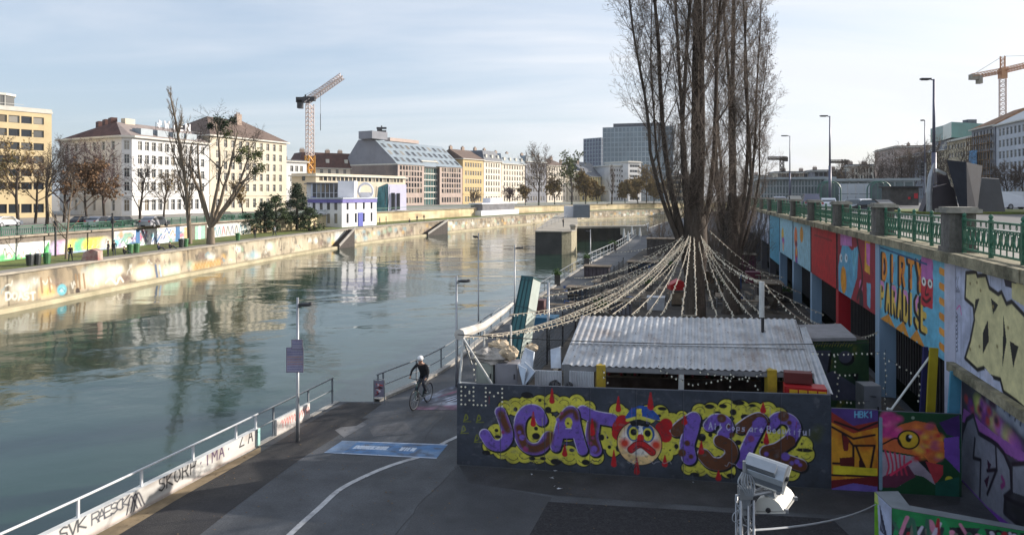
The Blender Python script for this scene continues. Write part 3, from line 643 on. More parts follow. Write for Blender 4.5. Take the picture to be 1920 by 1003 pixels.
# near white wall with big cream letters (upper) and grey letters (lower)
def mur_up(p, A0, A1):
    p.noise(s3(160, 164, 190), 8, 3, .5, .8, .4)
    for k in range(14): a = A1-.35-k*.6; p.stroke([(a, 3.05), (a, 5.7)], .012, s3(120, 124, 150), raw=True, smooth=False)
    cream = s3(226, 214, 160); blk_ = s3(14, 14, 20)
    shp = [(1824, 512), (1843, 510), (1846, 518), (1862, 516), (1869, 540), (1886, 552), (1892, 548), (1902, 570), (1912, 566), (1935, 590), (1975, 620), (1975, 800), (1920, 752), (1896, 735), (1890, 712), (1870, 706), (1858, 690), (1846, 694), (1822, 672), (1832, 640), (1840, 600), (1838, 574), (1822, 560)]
    p.poly(shp, cream); p.stroke(shp+[shp[0]], .05, blk_, smooth=False)
    for q in ([(1842, 562), (1850, 560), (1838, 600)], [(1856, 625), (1866, 600), (1868, 640), (1856, 665)], [(1872, 560), (1886, 572), (1876, 590)], [(1896, 590), (1902, 640), (1894, 690)], [(1908, 640), (1925, 650), (1915, 690)]): p.poly(q, blk_)
    p.poly([(1860, 690), (1876, 708), (1876, 726), (1858, 706)], s3(200, 200, 220))
    for q in ((1832, 532), (1845, 530), (1852, 545), (1876, 575), (1850, 650), (1832, 655), (1884, 650), (1905, 615)): p.disc(q, .05, s3(150, 130, 80), ry=.04)
    for k in range(4): p.stroke([(1800+k*3, 520), (1795+k*4, 535), (1806+k*2, 548)], .012, s3(30, 30, 50))
    for k in range(9): p.stroke([(1800, 590+k*8), (1804+k % 3, 586+k*8), (1808, 593+k*8), (1803, 596+k*8)], .014, s3(30, 30, 60))
    p.stroke([(1806, 580), (1812, 574), (1815, 590)], .02, s3(220, 80, 170))
    p.poly([(1895, 515), (1935, 520), (1935, 545), (1900, 538)], s3(40, 36, 60)); p.poly([(1912, 530), (1945, 536), (1945, 580), (1912, 560)], cream)
p = Paint(-9, -.46, 3.08, ZS-.27, .02, s3(196, 200, 222), 40); p.map = RW.px; mur_up(p, -9, -.46)
t = MB(); wbox(t, -34, -.46, -.01, .144, 3.085, ZS-.262); bx = part(t, 'painted_panel', conc_d, sw, label='white boarded panel with giant cream graffiti letters')
p.build('mural', RW.pos(-.15), mural_m, bx)
def mur_lo(p):
    p.noise(s3(30, 30, 34), 7, 3, .45, .75, .8); bl = s3(22, 14, 30)
    p.poly([(1800, 690), (1830, 700), (1925, 790), (1925, 900), (1840, 800), (1800, 760)], s3(60, 58, 70))
    for k in range(7): p.disc((1860+k*11, 735+k*9), .42, s3(*[(150, 158, 176), (110, 116, 136), (176, 182, 196)][k % 3]), ry=.34, soft=.12)
    for k in range(6): p.stroke([(1862+k*10, 720+k*9), (1872+k*9, 735+k*9), (1864+k*10, 752+k*9)], .03, s3(60, 64, 84))
    for k in range(9): p.disc((1836+k*9, 760+k*10), .26, s3(*[(180, 190, 90), (190, 110, 160), (150, 80, 170)][k % 3]), ry=.2, soft=.14)
    for k in range(30): p.disc((1812+p.rng.uniform(0, 60), 748+p.rng.uniform(-10, 45)), .12, s3(*[(170, 60, 60), (110, 50, 130), (60, 30, 60)][k % 3]), ry=.1, soft=.06)
    p.poly([(1808, 765), (1870, 815), (1925, 850), (1925, 870), (1860, 835), (1805, 790)], s3(156, 90, 170))
    grey = s3(132, 134, 146)
    T = [(1814, 786), (1826, 778), (1836, 812), (1860, 826), (1872, 835), (1884, 850), (1896, 880), (1898, 920), (1886, 930), (1884, 960), (1930, 1000), (1930, 1010), (1880, 985), (1850, 955), (1802, 905), (1800, 860), (1806, 810)]
    p.poly(T, grey); p.stroke(T+[T[0]], .06, bl, smooth=False); p.noise(s3(100, 102, 116), 10, 5, .5, .8, .25)
    for q in ([(1829, 822), (1826, 858), (1840, 862), (1838, 940)], [(1868, 836), (1870, 880), (1852, 926)], [(1870, 880), (1852, 882)], [(1884, 930), (1900, 940), (1925, 950)]): p.stroke(q, .045, bl, smooth=False)
    for q in ([(1852, 862), (1860, 870), (1854, 884)], [(1846, 900), (1856, 890), (1852, 916)]): p.poly(q, s3(60, 20, 50))
    p.stroke([(1880, 895), (1884, 905), (1879, 912)], .06, s3(140, 60, 120)); p.disc((1918, 912), .2, s3(170, 60, 120), ry=.14); p.disc((1918, 912), .1, s3(30, 10, 30), ry=.08)
    p.stroke([(1800, 905), (1850, 960), (1900, 1000)], .16, s3(120, 60, 170), smooth=False)
    p.poly([(1900, 870), (1925, 868), (1935, 935), (1900, 922)], grey); p.stroke([(1900, 870), (1925, 868)], .05, bl, smooth=False)
p = Paint(-9, -.46, .0, 2.86, .022, s3(44, 44, 50), 41); p.map = RW.px; mur_lo(p); p.build('mural', RW.pos(-.012), mural_m, sw)
# balustrade posts and green iron railings
postm = mat('balustrade_stone', (.17, .155, .14), .9, .3, 2.5, bump=.5, bscale=20, dirt=(.05, .05, .04), dirtamt=.8, streak=True)
capm = mat('cap_stone', (.30, .28, .24), .9, .3, 4, dirt=(.12, .11, .08), dirtamt=.6)
rzw = math.atan2(.265, 1)
gpost = thing('balustrade_post', 'x', 'stone post', (0, 0, 0), group='stone posts of the street balustrade')
mb = MB(); mb.box((0, 0, .53), (.62, .66, 1.06)); part(mb, 'shaft', postm, gpost, local=True)
mb = MB(); mb.prism([(-.36, -.38), (.36, -.38), (.36, .38), (-.36, .38)], 0, .14); part(mb, 'plinth', postm, gpost, local=True)
mb = MB(); mb.box((0, 0, 1.1), (.84, .9, .1)); mb.box((0, 0, 1.175), (.7, .74, .06)); part(mb, 'cap', capm, gpost, local=True)
gr = thing('iron_railing', 'x', 'railing', (0, 0, 0), group='green iron railings of the street balustrade')
ln = BL-.75; mb = MB()
mb.bar((0, -ln/2, .88), (0, ln/2, .88), .09, .05); mb.bar((0, -ln/2, .70), (0, ln/2, .70), .03, .03); mb.bar((0, -ln/2, .12), (0, ln/2, .12), .05, .05); mb.bar((0, -ln/2, .28), (0, ln/2, .28), .03, .025); part(mb, 'rails', green, gr, local=True)
for j in range(5):
    y = -ln/2+.06+j*(ln-.12)/4; mb = MB(); mb.box((0, y, .46), (.085, .085, .9)); mb.lathe((0, y, .9), [(.06, 0), (.06, .03), (.03, .05), (.055, .09), (.05, .13), (.01, .17)], 8); part(mb, 'upright', green, gr, local=True)
mb = MB(); n = int(ln/.31)
for j in range(n):
    y = -ln/2+(j+.5)*ln/n
    mb.tube([(0, y+.09*math.cos(q*PI/8), .52+.16*math.sin(q*PI/8)) for q in range(16)], .017, 4, closed=True)
    mb.tube([(0, y-.15, .28), (0, y-.12, .45), (0, y-.02, .34), (0, y, .28)], .018, 4); mb.tube([(0, y+.15, .28), (0, y+.12, .45), (0, y+.02, .34), (0, y, .28)], .018, 4)
    mb.tube([(0, y-.15, .70), (0, y-.13, .58), (0, y-.05, .64), (0, y, .70)], .017, 4); mb.tube([(0, y+.15, .70), (0, y+.13, .58), (0, y+.05, .64), (0, y, .70)], .017, 4)
    mb.tube([(0, y+.03*math.cos(q*PI/3), .80+.06*math.sin(q*PI/3)) for q in range(6)], .012, 3, closed=True); mb.bar((0, y-.155, .12), (0, y-.155, .7), .025, .02)
part(mb, 'scrollwork', green, gr, local=True)
for i in range(len(gr.children)): pass
bpy.context.view_layer.update()
TP, TR = tree_of(gpost), tree_of(gr)
plab = {-1: 'nearest stone balustrade post at the right edge beyond the frame', 0: 'large stone balustrade post above the white pillar of the wall, nearest to the viewer', 1: 'stone balustrade post at the left end of the DIRTY PARADISE panel', 2: 'stone balustrade post between the red panel and the purple-capped face',
        3: 'stone balustrade post at the far edge of the plain red panel', 4: 'stone balustrade post between the two pale blue panels', 5: 'stone balustrade post above the start of the turquoise panel'}
rlab = {-2: 'green scrollwork railing behind the viewer end of the balustrade', -1: 'green scrollwork railing right of the large near post, above the cream letters', 0: 'green scrollwork railing above the DIRTY PARADISE panel', 1: 'green scrollwork railing above the purple-capped face mural', 2: 'green scrollwork railing above the plain red panel', 3: 'green scrollwork railing above the nearer pale blue panel', 4: 'green scrollwork railing above the farther pale blue panel'}
first = True
for k in range(-1, 13):
    q = RW.P(k*BL, ZS, .05); lb = plab.get(k, 'small far stone balustrade post beside the poplars')
    if first: gpost.location = q; gpost.rotation_euler = (0, 0, -rzw); gpost['label'] = lb
    else: dupt(TP, q, -rzw, lb)
    q = RW.P(k*BL+BL/2, ZS, .05); lb = rlab.get(k, 'far green railing bay seen small behind the poplars')
    if first: gr.location = q; gr.rotation_euler = (0, 0, -rzw); gr['label'] = lb
    else: dupt(TR, q, -rzw, lb)
    first = False
# ================================================================ buildings
glass = mat('window_glass', (.03, .036, .045), .12, .5, .6, spec=.8)
nt = glass.node_tree; N = nt.nodes; oi = N.new('ShaderNodeObjectInfo'); cu = N.new('ShaderNodeValToRGB'); cu.color_ramp.interpolation = 'CONSTANT'   # drawn curtains and blinds behind some panes
for i, (ps, c) in enumerate([(0, (.022, .027, .034)), (.42, (.05, .055, .06)), (.66, (.12, .12, .115)), (.82, (.30, .28, .24)), (.94, (.16, .13, .09))]):
    e = cu.color_ramp.elements[i] if i < 2 else cu.color_ramp.elements.new(ps)
    e.position = ps; e.color = (*c, 1)
nt.links.new(oi.outputs['Random'], cu.inputs[0]); nt.links.new(cu.outputs[0], N['Principled BSDF'].inputs['Base Color'])
wframe = mat('window_frame_paint', (.55, .54, .50), .6, .1, 3)
wdark = mat('dark_window_frame', (.06, .06, .065), .5, .1, 3)
tile_red = mat('red_roof_tiles', (.10, .048, .040), .85, .3, .8, dirt=(.05, .03, .03), dirtamt=.6)
tile_brown = mat('brown_roof_tiles', (.15, .105, .085), .85, .25, .8, dirt=(.1, .07, .05), dirtamt=.6)
slate = mat('slate_roof', (.10, .11, .13), .6, .25, .8)
zinc = mat('zinc_roof', (.26, .31, .35), .35, .15, .6)
trim = mat('pale_trim', (.60, .58, .52), .8, .1, 1)
WM = {}
def winmesh(w, h, style):
    k = (round(w, 2), round(h, 2), style)
    if k in WM: return WM[k]
    mb = MB(); f = .09
    mb.quad((-w/2, -.03, 0), (w/2, -.03, 0), (w/2, -.03, h), (-w/2, -.03, h), 1)
    for a, b, c, d in ((-w/2, 0, -w/2+f, h), (w/2-f, 0, w/2, h), (-w/2+f, 0, w/2-f, f), (-w/2+f, h-f, w/2-f, h)): mb.box(((a+c)/2, 0, (b+d)/2), (c-a, .1, d-b))
    if style != 'plain':
        mb.box((0, .004, h/2), (.09, .09, h-2*f)); mb.box((0, .006, h*.66), (w-2*f, .08, .08))
    o = mb.build('window', [wdark if style == 'plain' else wframe, glass], None); me = o.data; bpy.data.objects.remove(o); WM[k] = me; return me
def facade(mb, A, B, z0, z1, bays, floors, ww, wh, root, style='cross', first=None, gap=None, margin=1.2, sill=.9, dep=.22, m=0, maxw=[0], arch=False, skip=None):
    A = Vector((A[0], A[1])); B = Vector((B[0], B[1])); d = B-A; Ln = d.length; d.normalize(); n = Vector((d[1], -d[0]))
    first = 4.2 if first is None else first
    fh = (z1-z0-first-.6)/max(1, floors-1) if floors > 1 else (z1-z0)
    xs = [0]; sp = (Ln-2*margin)/bays if bays else 0
    for i in range(bays): c = margin+sp*(i+.5); xs += [c-ww/2, c+ww/2]
    xs.append(Ln); zs = [z0]
    for j in range(floors):
        b = z0+(.9 if j == 0 else first+fh*(j-1)+sill); h = wh if j else min(wh*1.25, first-1.4); zs += [b, b+h]
    zs.append(z1)
    P = lambda x, z, o=0: (A[0]+d[0]*x-n[0]*o, A[1]+d[1]*x-n[1]*o, z)
    wl = []
    for i in range(len(xs)-1):
        for j in range(len(zs)-1):
            x0, x1, y0, y1 = xs[i], xs[i+1], zs[j], zs[j+1]
            if i % 2 and j % 2 and not (skip and skip(i//2, j//2)):
                mb.add([P(x0, y0), P(x1, y0), P(x1, y1), P(x0, y1), P(x0, y0, dep), P(x1, y0, dep), P(x1, y1, dep), P(x0, y1, dep)], [(0, 1, 5, 4), (1, 2, 6, 5), (2, 3, 7, 6), (3, 0, 4, 7)], m)
                wl.append(((x0+x1)/2, y0, x1-x0, y1-y0))
            else: mb.add([P(x0, y0), P(x1, y0), P(x1, y1), P(x0, y1)], [(0, 1, 2, 3)], m)
    off = WL[root.name]
    for x, z, w_, h_ in wl:
        c = root.get('_w', 0)
        o = bpy.data.objects.new('window', winmesh(w_, h_, style)); q = P(x, z, dep); C.objects.link(o); o.parent = root
        o.location = (q[0]-off[0], q[1]-off[1], z); o.location.z = z-off[2]; o.rotation_euler = (0, 0, math.atan2(d[1], d[0]))
    # mouldings
    if style == 'cross':
        for j in (1,):
            z = z0+first-.1; mb.box(((A+B)/2+n*.1).to_3d()+Vector((0, 0, z)), (Ln-.02, .22, .3), rz=math.atan2(d[1], d[0]), m=m)
    return wl
def house(name, label, A, B, depth, z0, z1, floors, bays, wm, roof='hip', rh=4, rm=None, ww=1.2, wh=1.9, end=3, style='cross', group=None, first=None, chim=2, cornice=.7, cat='building', margin=1.2, root=None, sill=.9):
    A = Vector((A[0], A[1])); B = Vector((B[0], B[1])); d = (B-A).normalized(); n = Vector((d[1], -d[0])); D = A-n*depth; E = B-n*depth
    t = root or thing(name, label, cat, (*((A+B)/2), z0), group=group); mb = MB()
    facade(mb, A, B, z0, z1, bays, floors, ww, wh, t, style, first, margin=margin, sill=sill)
    if end: facade(mb, D, A, z0, z1, end, floors, ww, wh, t, style, first, margin=margin, sill=sill)
    else: mb.quad((*D, z0), (*A, z0), (*A, z1), (*D, z1))
    mb.quad((*B, z0), (*E, z0), (*E, z1), (*B, z1)); mb.quad((*E, z0), (*D, z0), (*D, z1), (*E, z1)); mb.poly([(*A, z1), (*B, z1), (*E, z1), (*D, z1)])
    part(mb, 'wall', wm, t)
    if cornice:
        mb = MB(); c = cornice; q = [A-d*c+n*c, B+d*c+n*c, E+d*c-n*c, D-d*c-n*c]; mb.prism([(v[0], v[1]) for v in q], z1, z1+.35); part(mb, 'cornice', trim, t)
    zt = z1+.35 if cornice else z1+.003
    c = cornice*.8; q = [A-d*c+n*c, B+d*c+n*c, E+d*c-n*c, D-d*c-n*c]; mb = MB(); rm = rm or tile_red
    if roof == 'hip':
        k = min(depth*.45, (B-A).length*.3); r0 = (A+D)/2+d*k; r1 = (B+E)/2-d*k
        v = [(*q[0], zt), (*q[1], zt), (*q[2], zt), (*q[3], zt), (*r0, zt+rh), (*r1, zt+rh)]
        mb.add(v, [(0, 1, 5, 4), (1, 2, 5), (2, 3, 4, 5), (3, 0, 4)]); ro = part(mb, 'roof', rm, t)
    elif roof == 'gable':
        r0 = (A+D)/2; r1 = (B+E)/2; v = [(*q[0], zt), (*q[1], zt), (*q[2], zt), (*q[3], zt), (*r0, zt+rh), (*r1, zt+rh)]
        mb.add(v, [(0, 1, 5, 4), (2, 3, 4, 5), (1, 2, 5), (3, 0, 4)]); ro = part(mb, 'roof', rm, t)
    elif roof == 'mansard':
        i_ = 2.2; qi = [A+d*i_-n*i_, B-d*i_-n*i_, E-d*i_+n*i_, D+d*i_+n*i_]
        v = [(*a, zt) for a in q]+[(*a, zt+rh) for a in qi]; mb.add(v, [(0, 1, 5, 4), (1, 2, 6, 5), (2, 3, 7, 6), (3, 0, 4, 7), (4, 5, 6, 7)]); ro = part(mb, 'roof', rm, t)
        nb = max(2, bays//2)
        for i in range(nb):
            c0 = A+d*((B-A).length*(i+.5)/nb)-n*.9; dm = MB(); dm.box((*c0, zt+rh*.45), (1.3, 1.6, 1.5), rz=math.atan2(d[1], d[0])); part(dm, 'dormer', trim, ro)
    else:
        mb.prism([(v[0], v[1]) for v in [A+n*.05-d*.05, B+n*.05+d*.05, E-n*.05+d*.05, D-n*.05-d*.05]], zt, zt+(rh or .4)); ro = part(mb, 'roof', rm, t)
    rg = random.Random(hash(name) % 97 if False else int(abs(A[0])*7) % 97)
    for i in range(chim):
        p = A.lerp(B, (i+.5)/chim+rg.uniform(-.1, .1))-n*depth*rg.uniform(.35, .6); cm = MB(); cm.box((*p, zt+rh*.5+.6), (1.8, .9, rh+1.6), rz=math.atan2(d[1], d[0]))
        for s_ in (-.5, 0, .5): cm.tube([(p[0]+d[0]*s_, p[1]+d[1]*s_, zt+rh*1+1.2), (p[0]+d[0]*s_, p[1]+d[1]*s_, zt+rh+1.9)], .14, 6)
        part(cm, 'chimney', mat('chimney_plaster', (.35, .27, .22), .9, .3, 1) if i == 0 else bpy.data.materials['chimney_plaster'], ro)
    return t
def PX(u, Y): return Vector(((u-CX)/F*Y, Y))
def ztop(v, Y): return CH-(v-HV)/F*Y
plaster = lambda n, c, d=None: mat(n, s3(*c), .85, .08, .35, dirt=s3(*(d or [q*.8 for q in c])), dirtamt=.5)
# left bank
yel = plaster('yellow_cladding', (206, 186, 146)); whi = plaster('white_plaster', (212, 212, 212)); crm = plaster('cream_plaster', (204, 194, 174)); pnk = plaster('pink_stone', (182, 164, 154)); och = plaster('ochre_plaster', (200, 178, 132)); off_ = plaster('offwhite_plaster', (226, 216, 200)); gry = plaster('grey_render', (138, 140, 148)); beg = plaster('beige_plaster', (206, 190, 160)); ygl = plaster('pale_yellow_plaster', (232, 214, 160))
# 1 yellow tower block with ribbon windows
A, B = PX(-130, 117), PX(97, 132); z1 = ztop(212, 130)
t = house('apartment_block', 'tall yellow slab block with ribbon windows and a glass penthouse at the left edge', A, B, 16, ZL2, z1, 7, 8, yel, 'flat', .5, trim, ww=1.75, wh=1.35, end=0, style='plain', chim=0, cornice=.15, first=4.4)
d = (B-A).normalized(); n = Vector((d[1], -d[0])); mb = MB(); mb2 = MB()
P0, P1 = A-n*2, B-d*4.5-n*2; arc = [P0, P1-d*2.5, P1-d*.6-n*1.2, P1-n*3.6, P1-n*12, P0-n*12]
mb.prism([(v[0], v[1]) for v in arc], z1+.5, z1+3.0); ph = part(mb, 'penthouse', glass, t)
cen = sum(arc, Vector((0, 0)))/6; mb2.prism([tuple((v-cen)*1.05+cen) for v in arc], z1+3.0, z1+3.4); part(mb2, 'roof', trim, ph)
mb = MB()
for i in range(14): q = P0.lerp(P1-d*2.5, i/13)+n*.05; mb.box((*q, z1+1.75), (.12, .12, 2.5), rz=math.atan2(d[1], d[0]))
mb.bar((*(P0+n*1.6), z1+1.35), (*(P1+n*1.6), z1+1.35), .06, .06); part(mb, 'mullions', wframe, ph)
# 2 white corner palace
Cn = PX(236, 140); Lf = PX(112, 152); Rt = PX(392, 163); z1 = ztop(257, 140)
t = thing('white_building', 'long white five-storey corner house with dark red roof and white roof lettering', 'building', (*Cn, ZL2)); mb = MB()
facade(mb, Lf, Cn-(Cn-Lf).normalized()*1.5, ZL2, z1, 6, 5, 1.15, 1.9, t); Cn2 = Cn+(Rt-Cn).normalized()*1.5; Cn1 = Cn-(Cn-Lf).normalized()*1.5
facade(mb, Cn1, Cn2, ZL2, z1, 1, 5, 1.0, 1.9, t, margin=.3); facade(mb, Cn2, Rt, ZL2, z1, 11, 5, 1.15, 1.9, t)
nn = Vector((-.83, .56))*15; Bk = [Rt+nn, Cn+Vector((-6, 16)), Lf+Vector((0, 16))]
mb.quad((*Rt, ZL2), (*Bk[0], ZL2), (*Bk[0], z1), (*Rt, z1)); mb.quad((*Bk[2], ZL2), (*Lf, ZL2), (*Lf, z1), (*Bk[2], z1)); mb.poly([(*q, z1) for q in (Lf, Cn1, Cn2, Rt, *Bk)]); part(mb, 'wall', whi, t)
mb = MB(); c_ = [Lf+Vector((-.7, -.7)), Cn1+Vector((0, -.8)), Cn2+Vector((.8, -.3)), Rt+Vector((.8, 0)), *Bk]; mb.prism([tuple(q) for q in c_], z1, z1+.4); part(mb, 'cornice', trim, t)
mb = MB(); zt = z1+.4; rh = 3.4; r = [Lf+Vector((4, 7)), Cn+Vector((-6, 7)), Rt+nn*.5]
mb.add([(*Lf, zt), (*Cn1, zt), (*r[1], zt+rh), (*r[0], zt+rh), (*Bk[2], zt), (*Bk[1], zt)], [(0, 1, 2, 3), (4, 0, 3), (5, 4, 3, 2)]); part(mb, 'roof', tile_red, t, label='dark red tiled roof over the shaded wing')
mb = MB(); mb.add([(*Cn1, zt), (*Cn2, zt), (*r[1], zt+rh)], [(0, 1, 2)]); mb.add([(*Cn2, zt), (*Rt, zt), (*r[2], zt+rh), (*r[1], zt+rh), (*Bk[0], zt), (*Bk[1], zt)], [(0, 1, 2, 3), (1, 4, 2), (4, 5, 3, 2)]); ro = part(mb, 'roof', mat('grey_roof', (.27, .22, .20), .7, .2, .8), t)
for (q0, q1) in ((.1, .25), (.45, .6), (.75, .9)):
    p0 = r[0].lerp(r[1], q0); p1 = r[0].lerp(r[1], q1); mb = MB(); mb.bar((*p0, zt+rh+.3), (*p1, zt+rh+.3), 1.2, 1.6); part(mb, 'chimney', tile_red, ro)
mb = MB(); p0 = r[1].lerp(r[2], .08); p1 = r[1].lerp(r[2], .2); mb.bar((*p0, zt+rh+.2), (*p1, zt+rh+.2), 1.2, 1.5); part(mb, 'chimney', crm, ro)
d = (Rt-Cn2).normalized(); n = Vector((d[1], -d[0]))
for q in (.22, .42, .62, .8):
    p = Cn2.lerp(Rt, q)-n*2.2; mb = MB(); mb.box((*p, zt+1.0), (3.2, 2.4, 1.7), rz=math.atan2(d[1], d[0])); part(mb, 'dormer', zinc, ro)
mb = MB(); base = Cn2.lerp(Rt, .34)-n*1.0
xo = 0
lmat = mat('white_letters', (.8, .8, .82), .5, .05, 1)
for ch in '*WIEN': 
    mb = MB()
    for st in (FONT[ch] if ch != '*' else [[(0, .5), (1, .5)], [(.5, 0), (.5, 1)], [(.15, .15), (.85, .85)]]):
        for a_, b_ in zip(st, st[1:]):
            pa = base+d*(xo+a_[0]*1.3); pb = base+d*(xo+b_[0]*1.3); mb.bar((*pa, zt+2.4+a_[1]*1.7), (*pb, zt+2.4+b_[1]*1.7), .22, .28)
    xo += 2.1; part(mb, 'roof_letter', lmat, ro)
mb = MB()
for k in range(8): q = base+d*k*2-n*.3; mb.tube([(*q, zt+.8), (*q, zt+3.6)], .05, 4)
mb.bar((*(base-n*.3), zt+2.4), (*(base+d*14.5-n*.3), zt+2.4), .08, .08); part(mb, 'letter_frame', wdark, ro)
# 3 cream house
A, B = PX(394, 164), PX(537, 190); z1 = ztop(270, 190)
house('cream_building', 'cream five-storey house with brown hipped roof behind the mistletoe tree', A, B, 17, ZL2, z1, 6, 10, crm, 'hip', 5.5, tile_brown, ww=1.15, wh=1.9, end=3, chim=1)
# red roofed row behind the crane
A, B = PX(560, 262), PX(700, 280); house('old_house', 'old house with dark red roof and dormers behind the tower crane', A, B, 14, ZL2, ztop(316, 265), 5, 9, off_, 'mansard', 6, tile_red, end=2, chim=4)
A, B = PX(537, 225), PX(575, 232); house('low_white_house', 'small white house end just right of the cream building', A, B, 12, ZL2, ztop(305, 230), 4, 3, whi, 'flat', .4, slate, end=1, chim=1)
A, B = PX(592, 200), PX(760, 236); t = house('station_building', 'long low cream station front with dark window band below the crane', A, B, 10, ZL2, ztop(331, 205), 2, 22, crm, 'flat', .5, crm, ww=1.4, wh=2.0, end=1, style='plain', chim=0, first=7.5)
# 5 pink office block with glazed roof
A, B = PX(745, 262), PX(867, 300); z1 = ztop(309, 262); d = (B-A).normalized(); n = Vector((d[1], -d[0])); Ln = (B-A).length
t = house('office_block', 'pinkish office block with slanted glass roof and a glazed middle bay', A, A+d*Ln*.38, 26, ZL2, z1, 6, 8, pnk, 'none0', .2, trim, ww=1.3, wh=1.7, end=0, style='plain', chim=0, cornice=.1, first=4)
mb = MB(); facade(mb, A+d*Ln*.62, B, ZL2, z1, 8, 6, 1.3, 1.7, t, 'plain', 4); mb.quad((*B, ZL2), (*(B-n*26), ZL2), (*(B-n*26), z1), (*B, z1)); part(mb, 'wall', pnk, t)
m0, m1 = A+d*Ln*.38-n*1.5, A+d*Ln*.62-n*1.5; mb = MB(); mb.quad((*m0, ZL2), (*m1, ZL2), (*m1, z1), (*m0, z1)); mb.quad((*m0, ZL2), (*m0, z1), (*(m0+n*1.5), z1), (*(m0+n*1.5), ZL2)); gb = part(mb, 'glazed_bay', mat('green_glass', (.05, .12, .12), .15, .4, .4, spec=.8), t)
mb = MB()
for k in range(7): z = ZL2+2.6+k*2.55; mb.bar((*(m0+n*.15), z), (*(m1+n*.15), z), .3, .5)
for k in range(6): q = m0.lerp(m1, (k+.5)/6)+n*.1; mb.box((*q, (ZL2+z1)/2), (.12, .14, z1-ZL2), rz=math.atan2(d[1], d[0]))
part(mb, 'bay_grid', trim, gb)
D = A-n*13; zr = ztop(262, 270); mb = MB()
prof = [(-.3, z1), (13, zr+.6), (26, z1+2)]
mb.add([(*(A+n*.3), z1), (*(A-n*11), zr-.6), (*(A-n*15), zr+.4), (*(A-n*20), zr), (*(A-n*26), z1+3), (*(A-n*26), ZL2), (*A, ZL2)], [tuple(range(7))]); part(mb, 'gable_wall', gry, t)
mb = MB(); mb.add([(*(A+n*.4-d*.2), z1+.2), (*(B+n*.4), z1+.2), (*(B-n*11), zr-.4), (*(A-n*11-d*.2), zr-.4), (*(B-n*20), zr), (*(A-n*20), zr), (*(B-n*26), z1+3), (*(A-n*26), z1+3)], [(0, 1, 2, 3), (3, 2, 4, 5), (5, 4, 6, 7)]); ro = part(mb, 'roof', zinc, t)
for r_ in range(3):
    for k in range(12):
        if 5 <= k <= 6 and r_ == 0: continue
        f0 = (k+.3)/12; q = (A+d*Ln*f0+n*.4).lerp(A+d*Ln*f0-n*11, .12+r_*.29); zz = z1+.2+(zr-.6-z1)*(.12+r_*.29)
        q2 = (A+d*Ln*f0+n*.4).lerp(A+d*Ln*f0-n*11, .12+r_*.29+.17); z2 = z1+.2+(zr-.6-z1)*(.12+r_*.29+.17)
        mb = MB(); mb.add([(*q, zz+.12), (*(q+d*1.7), zz+.12), (*(q2+d*1.7), z2+.12), (*q2, z2+.12)], [(0, 1, 2, 3)]); part(mb, 'roof_window', glass, ro)
mb = MB(); q = A-n*14+d*2; mb.box((*q, zr+1.6), (9, 7, 3), rz=math.atan2(d[1], d[0])); part(mb, 'lift_housing', gry, t)
mb = MB(); q = A-n*14+d*7; mb.tube([(*q, zr+2), (*q, zr+6)], .3, 6); mb.box((*q, zr+5), (4, .5, .8)); mb.box((q[0]+.8, q[1], zr+3.6), (2.2, .5, 1)); mb.box((q[0]-1, q[1], zr+4.2), (1.4, 1.4, 1)); part(mb, 'roof_aerials', wdark, t)
mb = MB(); mb.bar((*(A-n*17+d*14), zr+1.1), (*(A-n*17+d*Ln*.75), zr+1.1), 3, 1.4); part(mb, 'plant_room', pnk, t)
# houses further along
row = [(868, 304, 906, 318, 300, 5, 7, och, 'gable', 4.5, tile_brown, 'yellow-ochre house next to the pink office block', 'ochre_house'),
       (907, 319, 940, 333, 304, 6, 6, off_, 'mansard', 5, slate, 'narrow off-white house with grey mansard beside the ochre house', 'mansard_house'),
       (941, 334, 984, 352, 309, 6, 8, off_, 'mansard', 5, zinc, 'off-white house with stepped glass roof storey', 'mansard_house'),
       (986, 354, 1024, 368, 305, 6, 7, gry, 'flat', 3, zinc, 'grey house with dark roof box and masts behind the first far tree', 'grey_house'),
       (1026, 370, 1062, 384, 312, 6, 7, off_, 'hip', 4, tile_brown, 'pale house between the two far riverside trees', 'pale_house'),
       (1064, 386, 1106, 402, 322, 5, 7, crm, 'hip', 5, slate, 'cream house behind the clumpy far tree', 'cream_house')]
for (u0, Y0, u1, Y1, v, fl, by, m, rt, rh, rm, lab, nm) in row:
    house(nm, lab, PX(u0, Y0), PX(u1, Y1), 15, ZL2, ztop(v, (Y0+Y1)/2), fl, by, m, rt, rh, rm, ww=1.3, wh=2.0, end=2, chim=2, first=4.6)
A, B = PX(1104, 392), PX(1140, 420); house('yellow_house', 'pale yellow house with steep grey roof below the glass towers', A, B, 24, ZL2, ztop(332, 400), 5, 7, ygl, 'gable', 9, slate, end=5, ww=1.4, wh=2, chim=1)
A, B = PX(1143, 400), PX(1176, 404); house('white_block', 'low white block with horizontal window bands left of the taller white cube', A, B, 20, ZL2, ztop(312, 400), 6, 6, whi, 'flat', .5, trim, ww=2.2, wh=1.4, end=0, style='plain', chim=0)
A, B = PX(1178, 398), PX(1202, 404); house('white_block', 'taller white cube with banded windows in front of the glass tower', A, B, 20, ZL2, ztop(305, 400), 7, 4, whi, 'flat', .5, trim, ww=2.0, wh=1.4, end=2, style='plain', chim=0)
